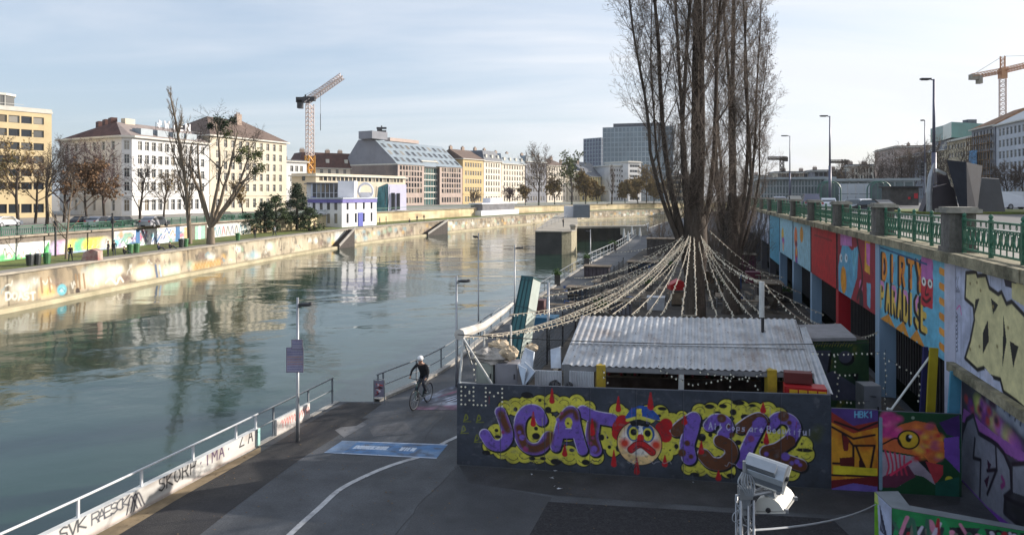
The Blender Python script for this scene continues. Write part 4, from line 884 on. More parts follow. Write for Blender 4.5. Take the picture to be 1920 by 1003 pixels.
# glass towers
def tower(lab, u0, u1, Y, v, dep, nx, nf, gm, topv=None):
    A, B = PX(u0, Y+12), PX(u1, Y); z1 = ztop(v, Y); d = (B-A).normalized(); n = Vector((d[1], -d[0])); Ln = (B-A).length
    if n.y > 0: n = -n
    t = thing('glass_tower', lab, 'tower', (*((A+B)/2), ZL2)); q = [A, B, B-n*dep, A-n*dep]; mb = MB(); mb.prism([tuple(p) for p in q], ZL2, z1); part(mb, 'curtain_wall', gm, t)
    mb = MB(); fh = (z1-ZL2)/nf
    for k in range(1, nf+1): z = ZL2+k*fh; c_ = .15; mb.prism([tuple(A+n*c_-d*c_), tuple(B+n*c_+d*c_), tuple(B-n*dep), tuple(A-n*dep-d*c_)], z-.55, z)
    part(mb, 'floor_bands', mat('tower_band', (.30, .36, .41), .35, .15, .1), t)
    mb = MB()
    for k in range(nx+1): p = A.lerp(B, k/nx)+n*.25; mb.box((*p, (ZL2+z1)/2), (.5, .3, z1-ZL2), rz=math.atan2(d[1], d[0]))
    for k in range(6): p = A.lerp(A-n*dep, k/6)-d*.2; mb.box((*p, (ZL2+z1)/2), (.3, .5, z1-ZL2), rz=math.atan2(d[1], d[0]))
    part(mb, 'mullions', bpy.data.materials['tower_band'], t)
    if topv:
        z2 = ztop(topv, Y); mb = MB(); mb.prism([tuple(A+d*6-n*4), tuple(B-d*6-n*4), tuple(B-d*6-n*(dep-4)), tuple(A+d*6-n*(dep-4))], z1+.003, z2); part(mb, 'roof_storey', slate, t)
    return t
tg_ = mat('blue_curtain_glass', (.15, .20, .24), .2, .3, .08, spec=.8)
tower('broad blue-grey glass tower partly behind the poplars', 1131, 1262, 430, 236, 26, 18, 15, tg_, 228)
tower('narrow grey-violet tower left of the broad glass tower', 1095, 1128, 470, 258, 22, 6, 16, mat('violet_glass', (.13, .14, .20), .3, .3, .1))
# Lock house at the water (blue and white)
t = thing('lock_house', 'blue and white lock house with flat roof and round roof emblem on the far quay', 'lock house', (*PX(640, 150), ZL)); navy = mat('navy_frieze', s3(50, 50, 130), .6, .1, 1); pale = plaster('bluegrey_plaster', (186, 194, 206)); wht = plaster('bright_white', (226, 226, 230))
A, B = PX(583, 156), PX(660, 160); mb = MB(); z1 = ztop(345, 157); facade(mb, A, B, ZL, z1, 9, 3, .8, 2.0, t, 'plain', 4.6, margin=.3, sill=.7); mb.prism([tuple(A+Vector((0, .25))), tuple(B+Vector((0, .25))), tuple(B+Vector((-4, 10))), tuple(A+Vector((-4, 10)))], ZL, z1-.02); part(mb, 'wall', pale, t)
mb = MB(); mb.prism([(A[0]-.7, A[1]-.7), (B[0]+.7, B[1]-.7), (B[0]-3, B[1]+11), (A[0]-5, A[1]+11)], z1, z1+.3); part(mb, 'roof', slate, t)
mb = MB(); zb = ztop(381, 156); mb.bar((A[0], A[1]-.1, zb+.7), (B[0]-4, B[1]-.25, zb+.7), .25, 1.4); part(mb, 'frieze', navy, t)
A, B = PX(641, 143), PX(706, 155); z1 = ztop(371, 148); mb = MB(); facade(mb, A, B, ZL, z1, 4, 2, .8, 1.9, t, 'plain', 3.4, margin=.5, sill=.3); D = A+Vector((-8, 3)); E = B+Vector((-8, 3)); facade(mb, D, A, ZL, z1, 4, 2, .8, 1.9, t, 'plain', 3.4, margin=.6, sill=.3); mb.quad((*B, ZL), (*E, ZL), (*E, z1), (*B, z1)); mb.poly([(*A, z1), (*B, z1), (*E, z1), (*D, z1)]); part(mb, 'wall', wht, t, label='bright white lower block of the lock house')
mb = MB(); q = A.lerp(B, .52); mb.box((q[0], q[1]-.12, ZL+1.5), (1.7, .2, 3.0), rz=math.atan2((B-A)[1], (B-A)[0])); part(mb, 'door', mat('blue_door', s3(70, 80, 170), .5, .1, 1), t)
mb = MB(); q = A.lerp(B, .72)+Vector((-1, 3)); zc = z1+1.5; mb.tube([(q[0]+1.6*math.cos(a*PI/10), q[1], zc+1.7*math.sin(a*PI/10)) for a in range(20)], .3, 6, closed=True); mb.box((q[0], q[1]+.2, zc-1.2), (2.2, 1.2, 1.8)); part(mb, 'roof_emblem', wht, t)
mb = MB(); mb.bar((*A, z1-.1), (*B, z1-.1), .5, .3); mb.bar((*D, z1-.103), (*A, z1-.103), .5, .3); part(mb, 'cornice', pale, t); mb = MB(); mb.bar((D[0], D[1]-.06, z1-.7), (A[0], A[1]-.06, z1-.7), .2, .7); mb.bar((A[0]+.06, A[1], z1-.7), (B[0]+.06, B[1], z1-.7), .2, .7); part(mb, 'frieze', mat('violet_frieze', s3(110, 104, 170), .7, .15, 1), t)
mb = MB(); mb.box((*PX(652, 152), z1+1.9), (3.6, 3, 3.6)); part(mb, 'stair_turret', wht, t)
mb = MB(); mb.extr([(*PX(560, 150), ZL), (*PX(584, 152), ZL), (*PX(584, 152), ZL+5.0)], (0, .5, 0)); part(mb, 'stair_parapet', crm, t)
# glazed pavilion and draped pavilion
t = thing('glass_pavilion', 'dark teal glass wedge building right of the lock house', 'pavilion', (*PX(713, 178), ZL2)); mb = MB(); p0, p1 = PX(702, 176), PX(727, 180); mb.extr([(*p0, ZL2-2), (*p1, ZL2-2), (p1[0], p1[1], ztop(344, 178)), (p0[0]+1, p0[1], ztop(352, 178))], (-2, 8, 0)); part(mb, 'glass_body', mat('teal_glass', (.02, .07, .09), .15, .4, .6, spec=.8), t)
mb = MB()
for k in range(5): q = p0.lerp(p1, k/4); mb.tube([(q[0], q[1]-.1, ZL2-1), (q[0]+.5, q[1]-.1, ztop(350, 178))], .08, 4)
part(mb, 'mullions', wdark, t)
t = thing('draped_building', 'building front wrapped in white and lilac sheeting beside the teal glass wedge', 'building', (*PX(745, 182), ZL2)); mb = MB(); p0, p1 = PX(728, 181), PX(762, 186); mb.prism([tuple(p0), tuple(p1), (p1[0]-2, p1[1]+8), (p0[0]-2, p0[1]+8)], ZL2-.1, ztop(346, 183)); part(mb, 'sheeting', plaster('lilac_sheet', (206, 204, 226)), t)
mb = MB(); mb.box((*p0.lerp(p1, .25)-Vector((0, .3)), ztop(378, 181)), (1.2, .3, 4.6)); mb.box((*p0.lerp(p1, .55)-Vector((0, .3)), ztop(378, 181)), (1.0, .3, 4.4)); part(mb, 'dark_column', wdark, t)
# white river boat moored far along
t = thing('river_boat', 'white passenger boat with two decks moored along the far bank', 'boat', (*PX(940, 236), ZW)); p0, p1 = PX(906, 216), PX(976, 240); d = (p1-p0).normalized(); n = Vector((d[1], -d[0])); Ln = (p1-p0).length
def deck(o0, o1, a0, a1, z0, z1): return ([tuple(p0+d*a0*Ln+n*o0), tuple(p0+d*a1*Ln+n*o0), tuple(p0+d*a1*Ln+n*o1), tuple(p0+d*a0*Ln+n*o1)], z0, z1)
p0 = p0-n*3.2
mb = MB(); mb.prism(*deck(-2.5, 2.5, 0, 1, .4, 2.2)); part(mb, 'hull', wht, t); mb = MB(); mb.prism(*deck(-2.2, 2.2, .05, .9, 2.2, 4.2)); part(mb, 'cabin', mat('boat_windows', (.2, .2, .22), .3, .3, .5), t)
mb = MB(); mb.prism(*deck(-2.5, 2.5, .02, .95, 4.2, 4.6)); mb.prism(*deck(-1.5, 1.5, .3, .6, 4.6, 6.2)); part(mb, 'upper_deck', wht, t)
# ================================================================ trees
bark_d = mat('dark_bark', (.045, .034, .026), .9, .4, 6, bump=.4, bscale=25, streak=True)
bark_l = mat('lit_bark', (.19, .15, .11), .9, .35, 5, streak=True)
twig_b = mat('brown_twigs', (.10, .07, .05), .9, .3, 4)
twig_p = mat('purple_twigs', (.095, .06, .06), .9, .3, 4)
twig_o = mat('orange_leaf', (.17, .098, .05), .9, .5, 2)
twig_y = mat('ochre_leaf', (.22, .15, .05), .9, .4, 2)
leaf_g = mat('dark_evergreen', (.018, .038, .012), .8, .5, 2)
leaf_m = mat('mid_evergreen', (.045, .07, .02), .8, .5, 2)
mist = mat('mistletoe_leaf', (.09, .11, .025), .8, .4, 3)
def leafcloud(name, rng, pts, size, m, parent, flat=.6):
    n = len(pts); P = np.array([tuple(p) for p in pts]); r = np.random.default_rng(rng.randint(0, 9999))
    a = r.normal(size=(n, 3)); a /= np.linalg.norm(a, axis=1, keepdims=True); b = np.cross(a, r.normal(size=(n, 3))); b /= np.linalg.norm(b, axis=1, keepdims=True)
    s = size*r.uniform(.5, 1.3, (n, 1)); co = np.stack([P-a*s, P-b*s*flat, P+a*s, P+b*s*flat], 1).reshape(-1, 3)
    return npmesh(name, co, np.arange(n*4).reshape(n, 4), m, parent)
def baretree(name, label, loc, h, seed, K, bark, twig, group=None, cat='tree', leaves=None, r0=None, clear=.0, n=(8, 4)):
    rng = random.Random(seed); out = [[], [], []]
    t = thing(name, label, cat, loc, group=group)
    grow(out, rng, Vector((0, 0, -.1)), Vector((0, 0, 1)), h*K['L0'], r0 or h*.017, 0, K)
    segmesh('trunk', out[0], n[0], bark, t); cr_ = segmesh('crown', out[1]+out[2], n[1], twig, t)
    if leaves:
        m, num, size = leaves; tips = [q for (p, q, a, b) in out[2]]
        pts = [rng.choice(tips)+rv(rng, size*.8) for _ in range(num)]; leafcloud('leaves', rng, pts, size, m, t)
    return t, out
KB = dict(L0=.55, n=[6, 5, 4, 3], taper=[.45, .3, .3, .4], wig=[.05, .12, .16, .2], up=[.05, .10, .06, .02], kids=[11, 9, 8], start=[.3, .2, .1], ang=[.75, .7, .7], fall=[.35, .3, .3], ratio=[.75, .55, .5], rr=[.55, .5, .5], rmin=.018)
KW = dict(KB, L0=.5, kids=[10, 8, 8], ang=[.95, .8, .8])
KP = dict(L0=.75, n=[8, 6, 4, 3], taper=[.3, .25, .3, .4], wig=[.03, .05, .1, .14], up=[.05, .22, .18, .1], kids=[22, 9, 4], start=[.12, .15, .1], ang=[.5, .5, .5], fall=[.75, .5, .3], ratio=[.5, .38, .45], rr=[.5, .5, .5], rmin=.022)
KC = dict(KB, L0=.62, kids=[16, 12, 9], start=[.18, .15, .1], rmin=.022)
KL = dict(KB, L0=.45, kids=[14, 10, 8], start=[.12, .15, .1])
def G(u, v, z): p = onz(u, v, z); return (p[0], p[1], z)
# far bank, along the upper street (behind the green railing)
gname = 'bare street trees along the far bank road'
specs = [(-14, 100, 13, 'bare street tree with olive leaves cut by the left frame edge', twig_b, (mist, 500, .22)), (34, 98, 14, 'bare street tree in front of the left end of the yellow block', twig_b, (twig_y, 500, .2)), (66, 103, 12.5, 'bare street tree before the middle of the yellow block', twig_b, (twig_o, 300, .2)),
         (88, 96, 14.5, 'tall forked bare tree before the right edge of the yellow block', bark_d, None), (120, 108, 14, 'purplish bare tree between the yellow block and white corner house', twig_p, None), (162, 106, 11.5, 'tree with orange-brown leaves before the shaded white wing', twig_b, (twig_o, 2600, .24)),
         (196, 112, 13.5, 'purplish bare tree before the corner of the white house', twig_p, None), (262, 100, 12.5, 'bare tree before the sunlit white front', bark_d, None), (306, 108, 10.5, 'small bare tree before the right part of the white front', twig_b, (twig_y, 160, .2)), (455, 122, 8, 'low brown tree at the foot of the cream house', twig_b, (twig_y, 500, .22))]
for i, (u, Y, h, lab, tw, lv) in enumerate(specs):
    p = PX(u, Y); baretree('street_tree', lab, (p[0], p[1], ZL2), h, 100+i, KC if tw is twig_p else KB, bark_d, tw, gname, leaves=lv)
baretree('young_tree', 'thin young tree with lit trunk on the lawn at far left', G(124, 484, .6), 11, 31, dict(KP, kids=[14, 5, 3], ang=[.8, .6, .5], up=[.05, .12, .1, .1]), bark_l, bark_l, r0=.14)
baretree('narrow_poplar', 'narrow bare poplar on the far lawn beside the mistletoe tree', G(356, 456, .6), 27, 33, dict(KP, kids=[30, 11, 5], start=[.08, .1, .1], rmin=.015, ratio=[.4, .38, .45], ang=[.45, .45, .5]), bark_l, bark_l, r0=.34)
# big forked tree with mistletoe
t = thing('mistletoe_tree', 'large forked bare tree carrying dark green mistletoe balls on the far lawn', 'tree', G(395, 456, .6)); rng = random.Random(12); out = [[], [], []]
base = Vector((0, 0, -.1)); out[0].append((base, Vector((0, 0, 2.2)), .62, .5)); p0 = Vector((0, 0, 2.2))
limbs = [((-.28, .1, 1), 13.5), ((.05, -.1, 1), 15), ((.32, .1, 1), 14), ((.62, 0, 1), 12.5), ((.95, .1, .9), 10), ((-.1, -.3, 1), 12)]
Kf = dict(KB, n=[7, 5, 4, 3], wig=[.09, .14, .18, .2], kids=[7, 7, 6], start=[.3, .25, .2], up=[.06, .05, .03, 0], rmin=.016, ratio=[.38, .5, .5], taper=[.3, .3, .3, .4])
for (d, L_len) in limbs: grow(out, rng, p0, Vector(d).normalized(), L_len, .3, 0, Kf)
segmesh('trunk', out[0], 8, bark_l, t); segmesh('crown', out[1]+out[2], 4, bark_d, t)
for (u, v, r) in ((407, 226, .75), (421, 231, .65), (394, 237, .45), (437, 226, .45), (413, 240, .6), (426, 252, .7), (456, 283, .8), (447, 300, .6), (470, 292, .8), (484, 288, .6), (488, 314, .8), (478, 322, .5)):
    q = at(u, v, 97+rng.uniform(-2, 2))-Vector(G(395, 456, .6)); pts = [q+rv(rng, r*.5) for _ in range(220)]; leafcloud('mistletoe', rng, pts, .16, leaf_g if v < 245 else mist, t)
# evergreens
def evergreen(label, loc, h, wd, seed, m=leaf_g, conic=.6):
    rng = random.Random(seed); t = thing('evergreen_tree', label, 'tree', loc, group='evergreens near the lock house'); out = []; 
    out.append((Vector((0, 0, -.1)), Vector((0, 0, h*.9)), wd*.07, .05)); cl = []
    for k in range(int(44*h/6)):
        z = h*(.12+.86*rng.random()); f = (1-((z/h-.25)/.75 if z > h*.25 else 0)**(1.4 if conic > .5 else 2.2))*wd*rng.uniform(.45, 1.05)/2; a = rng.uniform(0, 2*PI)
        c = Vector((math.cos(a)*f, math.sin(a)*f, z)); out.append((Vector((0, 0, z-f*.3)), c, .06, .02)); cl.append(c)
    segmesh('trunk', out, 6, bark_d, t)
    pts = [c+Vector((rng.gauss(0, .42), rng.gauss(0, .42), rng.gauss(0, .22))) for c in cl for _ in range(75)]; leafcloud('crown', rng, pts, .17, m, t)
evergreen('tall dark conifer left of the lock house', (*PX(557, 132), ZL), 9.2, 5.2, 1)
evergreen('bushy green conifer in the middle of the evergreen clump', (*PX(517, 126), ZL), 6.6, 5.6, 2, leaf_m, .3)
evergreen('rounded dark conifer in front of the clump', (*PX(497, 122), ZL), 5.6, 4.6, 3, leaf_g, .3)
evergreen('low dark juniper at the left end of the clump', (*PX(462, 118), ZL), 3.6, 5, 4, leaf_g, .3)
evergreen('small leaning pine beside the stair parapet', (*PX(580, 130), ZL), 4.2, 4.6, 5, leaf_m, .3)
# far riverside trees
for i, (u, Y, h, lab, tw, lv, KK) in enumerate([(1010, 265, 24, 'brown bare riverside tree right of the white boat', twig_b, None, KC), (1072, 285, 27, 'clumpy riverside tree with dark mistletoe in the far bend', bark_d, (mist, 900, .5), KW), (1098, 300, 20, 'ochre-leaved tree just right of the clumpy tree', twig_b, (twig_y, 2400, .5), KL), (1147, 305, 21, 'narrow bare tree before the white blocks', twig_b, None, KP),
        (1172, 318, 15, 'ochre riverside tree below the white blocks', twig_b, (twig_y, 3600, .5), KL), (1196, 322, 16, 'round ochre tree below the glass tower', twig_b, (twig_y, 3600, .5), KL), (1226, 330, 16, 'ochre tree below the right part of the glass tower', twig_b, (twig_y, 3400, .5), KL), (1252, 335, 18, 'dull brown tree at the left edge of the poplars', twig_b, (twig_y, 1500, .5), KL), (1350, 340, 22, 'brown tree seen between the two poplars', twig_b, None, KC),
        (1040, 290, 16, 'brown bare tree between the far brown tree and the clumpy tree', twig_b, (twig_y, 900, .5), KL), (1120, 312, 15, 'ochre tree before the pale yellow house', twig_b, (twig_y, 2200, .5), KL), (985, 272, 12, 'low brown tree left of the far brown riverside tree', twig_b, (twig_y, 700, .4), KL), (890, 240, 9, 'small bare tree before the ochre house', twig_b, None, KL), (1212, 338, 19, 'tall brown tree behind the round ochre tree', twig_b, (twig_y, 900, .5), KC),
        (955, 262, 8, 'small purplish tree behind the white boat', twig_p, None, KC)]):
    p = PX(u, Y); baretree('riverside_tree', lab, (p[0], p[1], ZL2), h, 200+i, dict(KK, rmin=.05), bark_d, tw, 'trees round the far bend of the canal', leaves=lv, n=(6, 3))
# right bank street trees, a dark bare row
bpy.context.view_layer.update()
for i, (u, Y, h) in enumerate([(1585, 185, 11), (1612, 190, 12), (1640, 175, 13), (1668, 182, 13), (1692, 170, 14), (1716, 176, 14), (1738, 168, 14), (1760, 160, 15), (1790, 165, 14), (1560, 230, 12), (1500, 240, 10), (1470, 230, 10)]):
    p = PX(u, Y); labs = ['dark bare street tree above the right part of the station glazing', 'dark bare street tree left of the dark traffic light', 'dark bare street tree rising behind the red tram', 'dark bare street tree left of the second lamp post', 'dark bare street tree just left of the traffic light', 'dark bare street tree directly behind the traffic light', 'dark bare street tree behind the tall near lamp post', 'dark bare street tree left of the grey wedge sculpture', 'dark bare street tree behind the grey wedge sculpture', 'small far tree above the station roof', 'small far tree left of the station lamp', 'small far tree beside the poplar edge']
    baretree('dark_street_tree', labs[i], (p[0], p[1], ZS-.1), h, 300+i, dict(KC, rmin=.035, kids=[12, 9, 7]), bark_d, twig_b, 'dark bare trees behind the station', n=(6, 3))
for i, (u, Y, h) in enumerate([(1888, 150, 9), (1915, 145, 9)]):
    p = PX(u, Y); baretree('dark_street_tree', ['small bare tree at the left end of the white office front', 'small bare tree by the right frame edge'][i], (p[0], p[1], ZS-.1), h, 330+i, dict(KC, rmin=.03), bark_d, twig_b, 'dark bare trees behind the station', n=(6, 3))
# ---------------------------------------------------------------- the two great poplars over the bar
KG = dict(L0=1, n=[16, 9, 6, 4, 3], taper=[.18, .18, .3, .4, .6], wig=[.028, .05, .09, .14, .17], up=[.03, .15, .09, .05, .02], kids=[30, 11, 6, 2.8], start=[.0, .05, .1, .1], ang=[.70, .6, .7, .75], fall=[.40, .35, .3, .2], ratio=[.215, .42, .5, .5], rr=[.30, .5, .55, .6], rmin=.0065)
bark_p = mat('poplar_bark', (.085, .064, .048), .95, .45, 5, bump=.9, bscale=30, dirt=(.03, .024, .02), dirtamt=.7, stretch=(1, 1, .18))
twig_g = mat('poplar_twigs', (.19, .15, .12), .9, .3, 5)
def poplar(label, loc, r, stems, seed, forkz, K, lv=None):
    rng = random.Random(seed); t = thing('poplar_tree', label, 'tree', loc, group='two tall poplars in the bar'); out = [[], [], []]
    mbt = MB(); pts = [(0, 0, -.3), (0, 0, .3), (.03, 0, 1.5), (0, .05, 3), (.02, 0, forkz-.6), (0, 0, forkz+1), (.05, 0, forkz+3), (0, -.1, forkz+8), (.1, 0, forkz+17)]
    mbt.tube(pts, [r*1.5, r*1.15, r, r*.96, r*1.15, r*1.0, r*.5, r*.34, .05], 16)
    part(mbt, 'trunk', bark_p, t, smooth=True, local=True)
    for (dx, dy, L_len, rr) in stems:
        cv = cr([(dx*.3, dy*.3, forkz-2.2), (dx*.55, dy*.55, forkz-.8), (dx*1.0, dy*1.0, forkz+.6), (dx*1.45, dy*1.45, forkz+2.2), (dx*1.8, dy*1.8, forkz+4)], 3); rs_ = np.linspace(rr*1.75, rr, len(cv)); mid = cv[-1]
        for a_, b_, ra_, rb_ in zip(cv, cv[1:], rs_, rs_[1:]): out[0].append((a_, b_, ra_, rb_))
        for _ in range(5):
            a_ = cv[rng.randint(3, len(cv)-2)]; an = rng.uniform(0, 2*PI); grow(out, rng, a_, Vector((math.cos(an)*.75, math.sin(an)*.75, .8)).normalized(), rng.uniform(2.2, 4.2), .026, 1, dict(K, up=[0, .22, .1, .06, .03]))
        d = Vector((dx*.36, dy*.36, 6)).normalized(); grow(out, rng, mid, d, L_len, rr, 0, K)
    segmesh('limbs', out[0], 8, bark_p, t, True); segmesh('branches', out[1], 5, bark_p, t); segmesh('crown', out[2], 3, twig_g, t)
    if lv:
        tips = [q for (p, q, a, b) in out[2] if b < .012]; pts = [rng.choice(tips)+rv(rng, .05) for _ in range(lv)]; leafcloud('dry_leaves', rng, pts, .05, twig_b, t)
    return sum(map(len, out))
c = at(1303, 590, 34); n1 = poplar('nearer huge bare poplar with several upright stems, carrying the light garlands', (c[0], c[1], 0), .52, [(-.8, .1, 20, .12), (-.42, -.3, 22, .11), (-.2, .35, 22, .10), (.1, -.35, 23, .15), (.25, .3, 22, .11), (.5, -.1, 21, .1), (-1.25, -.05, 16, .08), (-1.0, .3, 11, .06)], 5, 5.6, KG, 3000)
c = at(1372, 540, 43); n2 = poplar('farther bare poplar, bushier and further right', (c[0], c[1], 0), .5, [(-.5, .1, 20, .11), (-.1, -.3, 22, .13), (.2, .3, 22, .11), (.5, 0, 18, .11), (.75, .1, 14, .09), (1.0, .1, 9, .06), (-.2, .5, 20, .10), (.5, -.5, 16, .1)], 9, 4.5, dict(KG, kids=[29, 11, 6, 2.8], ratio=[.19, .42, .5, .5]), 3000)
print('POPLAR SEGS', n1, n2)
# bare undergrowth round the trunks
def bush(label, loc, h, seed, m, n=26, r=.03):
    rng = random.Random(seed); out = [[], [], []]; t = thing('bare_shrub', label, 'shrub', loc, group='bare shrubs below the poplars')
    for k in range(n): grow(out, rng, Vector((rng.gauss(0, .3), rng.gauss(0, .3), 0)), Vector((rng.gauss(0, .45), rng.gauss(0, .45), 1)).normalized(), h*rng.uniform(.6, 1), r, 0, dict(KB, n=[5, 4, 3], kids=[7, 5], rmin=.009, ratio=[.4, .45], start=[.2, .2]))
    segmesh('branches', out[0]+out[1]+out[2], 3, m, t)
for i, (u, v, h) in enumerate([(1352, 520, 5.5), (1385, 500, 6.5), (1410, 470, 5), (1240, 440, 5), (1330, 480, 6)]):
    q = onz(u, v+30, 0); bush(['tangled bare shrub right of the near poplar trunk', 'tall bare shrub round the far poplar trunk', 'bare shrub before the turquoise panel', 'bare shrub left of the poplars against the far bank', 'bare shrub between the two poplar trunks'][i], (q[0], q[1], 0), h, 60+i, twig_b)
# ================================================================ right side, street level
metal_p = mat('violet_grey_steel', (.13, .13, .18), .45, .1, 2, metal=.3); steel = mat('galvanised_steel', (.36, .37, .39), .4, .15, 3, metal=.6); blackm = mat('black_metal', (.02, .02, .024), .45, .2, 3)
def streetlamp(u, vb, vt, Y, lab, z0=ZS-.13, r=.1, arm=-.9, m=metal_p):
    p = PX(u, Y); h = ztop(vt, Y)-z0; t = thing('street_lamp', lab, 'street lamp', (p[0], p[1], z0), group='tall street lamps on the right')
    mb = MB(); mb.tube([(p[0], p[1], z0), (p[0], p[1], z0+h*.45)], r*1.5, 10); mb.tube([(p[0], p[1], z0+h*.45), (p[0], p[1], z0+h)], [r*1.1, r*.7], 10); part(mb, 'pole', m, t, True)
    mb = MB(); mb.tube([(p[0], p[1], z0+h-.1), (p[0]+arm*.4, p[1], z0+h+.02)], .05, 6); part(mb, 'arm', m, t)
    mb = MB(); mb.box((p[0]+arm*.75, p[1], z0+h+.02), (abs(arm)*.9, .36, .14)); mb.box((p[0]+arm*.8, p[1], z0+h-.07), (abs(arm)*.6, .26, .06)); part(mb, 'lamp_head', blackm, t)
streetlamp(1751, 395, 149, 62, 'tallest street lamp, in front of the grey sculpture', r=.13, arm=-1.0)
streetlamp(1556, 385, 218, 92, 'street lamp rising behind the red panel and station', r=.12, arm=-1.1)
streetlamp(1734, 370, 226, 105, 'street lamp just left of the tallest one', r=.09, arm=-.5)
streetlamp(1481, 380, 255, 125, 'thin street lamp beside the poplar edge', r=.1, arm=-1.3)
p = PX(1728, 82); t = thing('traffic_light', 'twin dark traffic signals on a pole left of the sculpture', 'traffic light', (p[0], p[1], ZS)); mb = MB(); mb.tube([(p[0]+.45, p[1], ZS-.2), (p[0]+.45, p[1], ztop(306, 82))], .07, 8); part(mb, 'pole', steel, t)
for v in (311, 324):
    mb = MB(); mb.box((p[0]-.05, p[1]-.1, ztop(v, 82)), (.45, .35, .75)); hd = part(mb, 'signal_head', blackm, t); mb = MB(); mb.lathe((p[0]-.05, p[1]-.3, ztop(v, 82)), [(.02, -.02), (.13, 0), (.02, .02)], 10); part(mb, 'lens', mat('pale_lens', (.5, .5, .5), .3, .1, 1) if v == 311 else bpy.data.materials['pale_lens'], hd)
mb = MB(); mb.box((p[0]+1.8, p[1], ztop(349, 82)), (.7, .06, .7)); part(mb, 'sign_plate', mat('blue_sign', s3(40, 60, 150), .4, .05, 1), t)
# angular sculpture
t = thing('angular_sculpture', 'dark grey steel sculpture of leaning wedge slabs on the street lawn', 'sculpture', (*PX(1810, 57), ZS)); sg_ = mat('sculpture_grey', (.042, .045, .058), .85, .15, 1.2, spec=.15); sg2 = mat('sculpture_black', (.028, .03, .034), .55, .3, 1.2, dirt=(.05, .045, .04), dirtamt=.5); sg3 = mat('sculpture_mauve', (.085, .072, .085), .7, .15, 1.2)  # slab colours darkened to stand in for the shade of the buildings
def ap(u, v, Y): return tuple(at(u, v, Y))
mb = MB(); a = [ap(1775, 300, 57), ap(1812, 304, 55), ap(1842, 311, 57.5), ap(1806, 303, 60)]; b = [ap(1802, 402, 56.6), ap(1814, 403, 56), ap(1832, 402, 57), ap(1818, 399, 58)]
mb.add(a+b, [(0, 1, 2, 3), (7, 6, 5, 4), (0, 4, 5, 1), (1, 5, 6, 2), (2, 6, 7, 3), (3, 7, 4, 0)]); part(mb, 'inverted_wedge', sg_, t)
mb = MB(); a = [ap(1841, 334, 59), ap(1874, 336, 59), ap(1872, 335, 61), ap(1840, 333, 61)]; b = [ap(1830, 404, 57.5), ap(1886, 403, 57.5), ap(1884, 400, 61), ap(1832, 400, 61)]
mb.add(a+b, [(0, 1, 2, 3), (7, 6, 5, 4), (0, 4, 5, 1), (1, 5, 6, 2), (2, 6, 7, 3), (3, 7, 4, 0)]); part(mb, 'dark_slab', sg2, t)
mb = MB(); mb.extr([ap(1728, 402, 58.5), ap(1800, 402, 58.5), ap(1788, 352, 58.5), ap(1776, 345, 58.5), ap(1748, 352, 58.5)], (.3, 1.2, 0)); part(mb, 'mauve_slab', sg3, t)
mb = MB(); mb.extr([ap(1757, 345, 59.5), ap(1784, 352, 59.5), ap(1776, 326, 59.5), ap(1757, 317, 59.5)], (.2, .8, 0)); part(mb, 'upper_slab', sg3, t)
mb = MB(); mb.tube([ap(1742, 400, 58), ap(1742, 360, 58), ap(1745, 330, 58), ap(1751, 306, 58)], [.22, .24, .2, .05], 10); part(mb, 'curved_fin', steel, t)
mb = MB(); mb.extr([ap(1758, 316, 59), ap(1775, 325, 59), ap(1774, 329, 59), ap(1758, 322, 59)], (0, .3, 0)); part(mb, 'white_edge', white, t)
# station pavilion
sgl = mat('station_glass', (.10, .14, .15), .15, .3, .5, spec=.8); sgm = mat('station_metal', (.32, .35, .36), .5, .1, 1); spn = mat('station_panels', (.50, .52, .55), .5, .05, 1); sgr = mat('station_green', (.06, .15, .12), .5, .15, 1)
def pav(label, u0, u1, Y0, Y1, v, dep, nb, vb=None):
    A, B = PX(u0, Y0), PX(u1, Y1); z1 = ztop(v, Y1); t = thing('station_pavilion', label, 'station', (*((A+B)/2), ZS-.13)); mb = MB(); z0 = ZS-.13; back = Vector((.26, 1)).normalized()*dep
    mb.prism([tuple(A), tuple(B), tuple(B+back), tuple(A+back)], z0, z1-.5); part(mb, 'glazing', sgl, t); mb = MB(); mb.prism([tuple(A-Vector((.8, .8))), tuple(B+Vector((.8, -.8))), tuple(B+back), tuple(A+back)], z1-.5, z1-.1); part(mb, 'canopy', sgm, t)
    mb = MB(); d = (B-A).normalized(); hh = z1-z0-.5
    for k in range(nb+1): q = A.lerp(B, k/nb)-Vector((0, .12)); mb.box((*q, z0+hh/2), (.2, .2, hh))
    for f in (.05, .38, .72, .97): mb.bar((*(A-Vector((0, .14))), z0+hh*f), (*(B-Vector((0, .14))), z0+hh*f), .14, .22 if f > .1 else .5)
    part(mb, 'frame', sgm, t); return t
pav('long low glass station hall left of the second lamp', 1426, 1556, 128, 124, 331, 14, 22)
t = pav('station hall with flat canopy and pale panels right of the second lamp', 1560, 1712, 118, 112, 333, 12, 9)
A, B = PX(1574, 110), PX(1636, 108); mb = MB(); 
for k in range(4):
    a, b = A.lerp(B, k/4+.01), A.lerp(B, (k+1)/4-.015)
    for (f0, f1) in ((0, .47), (.5, 1)): mb.prism([tuple(a), tuple(b), (b[0], b[1]+.3), (a[0], a[1]+.3)], ZS+f0*3.2, ZS+f1*3.2)
part(mb, 'pale_panels', spn, t)
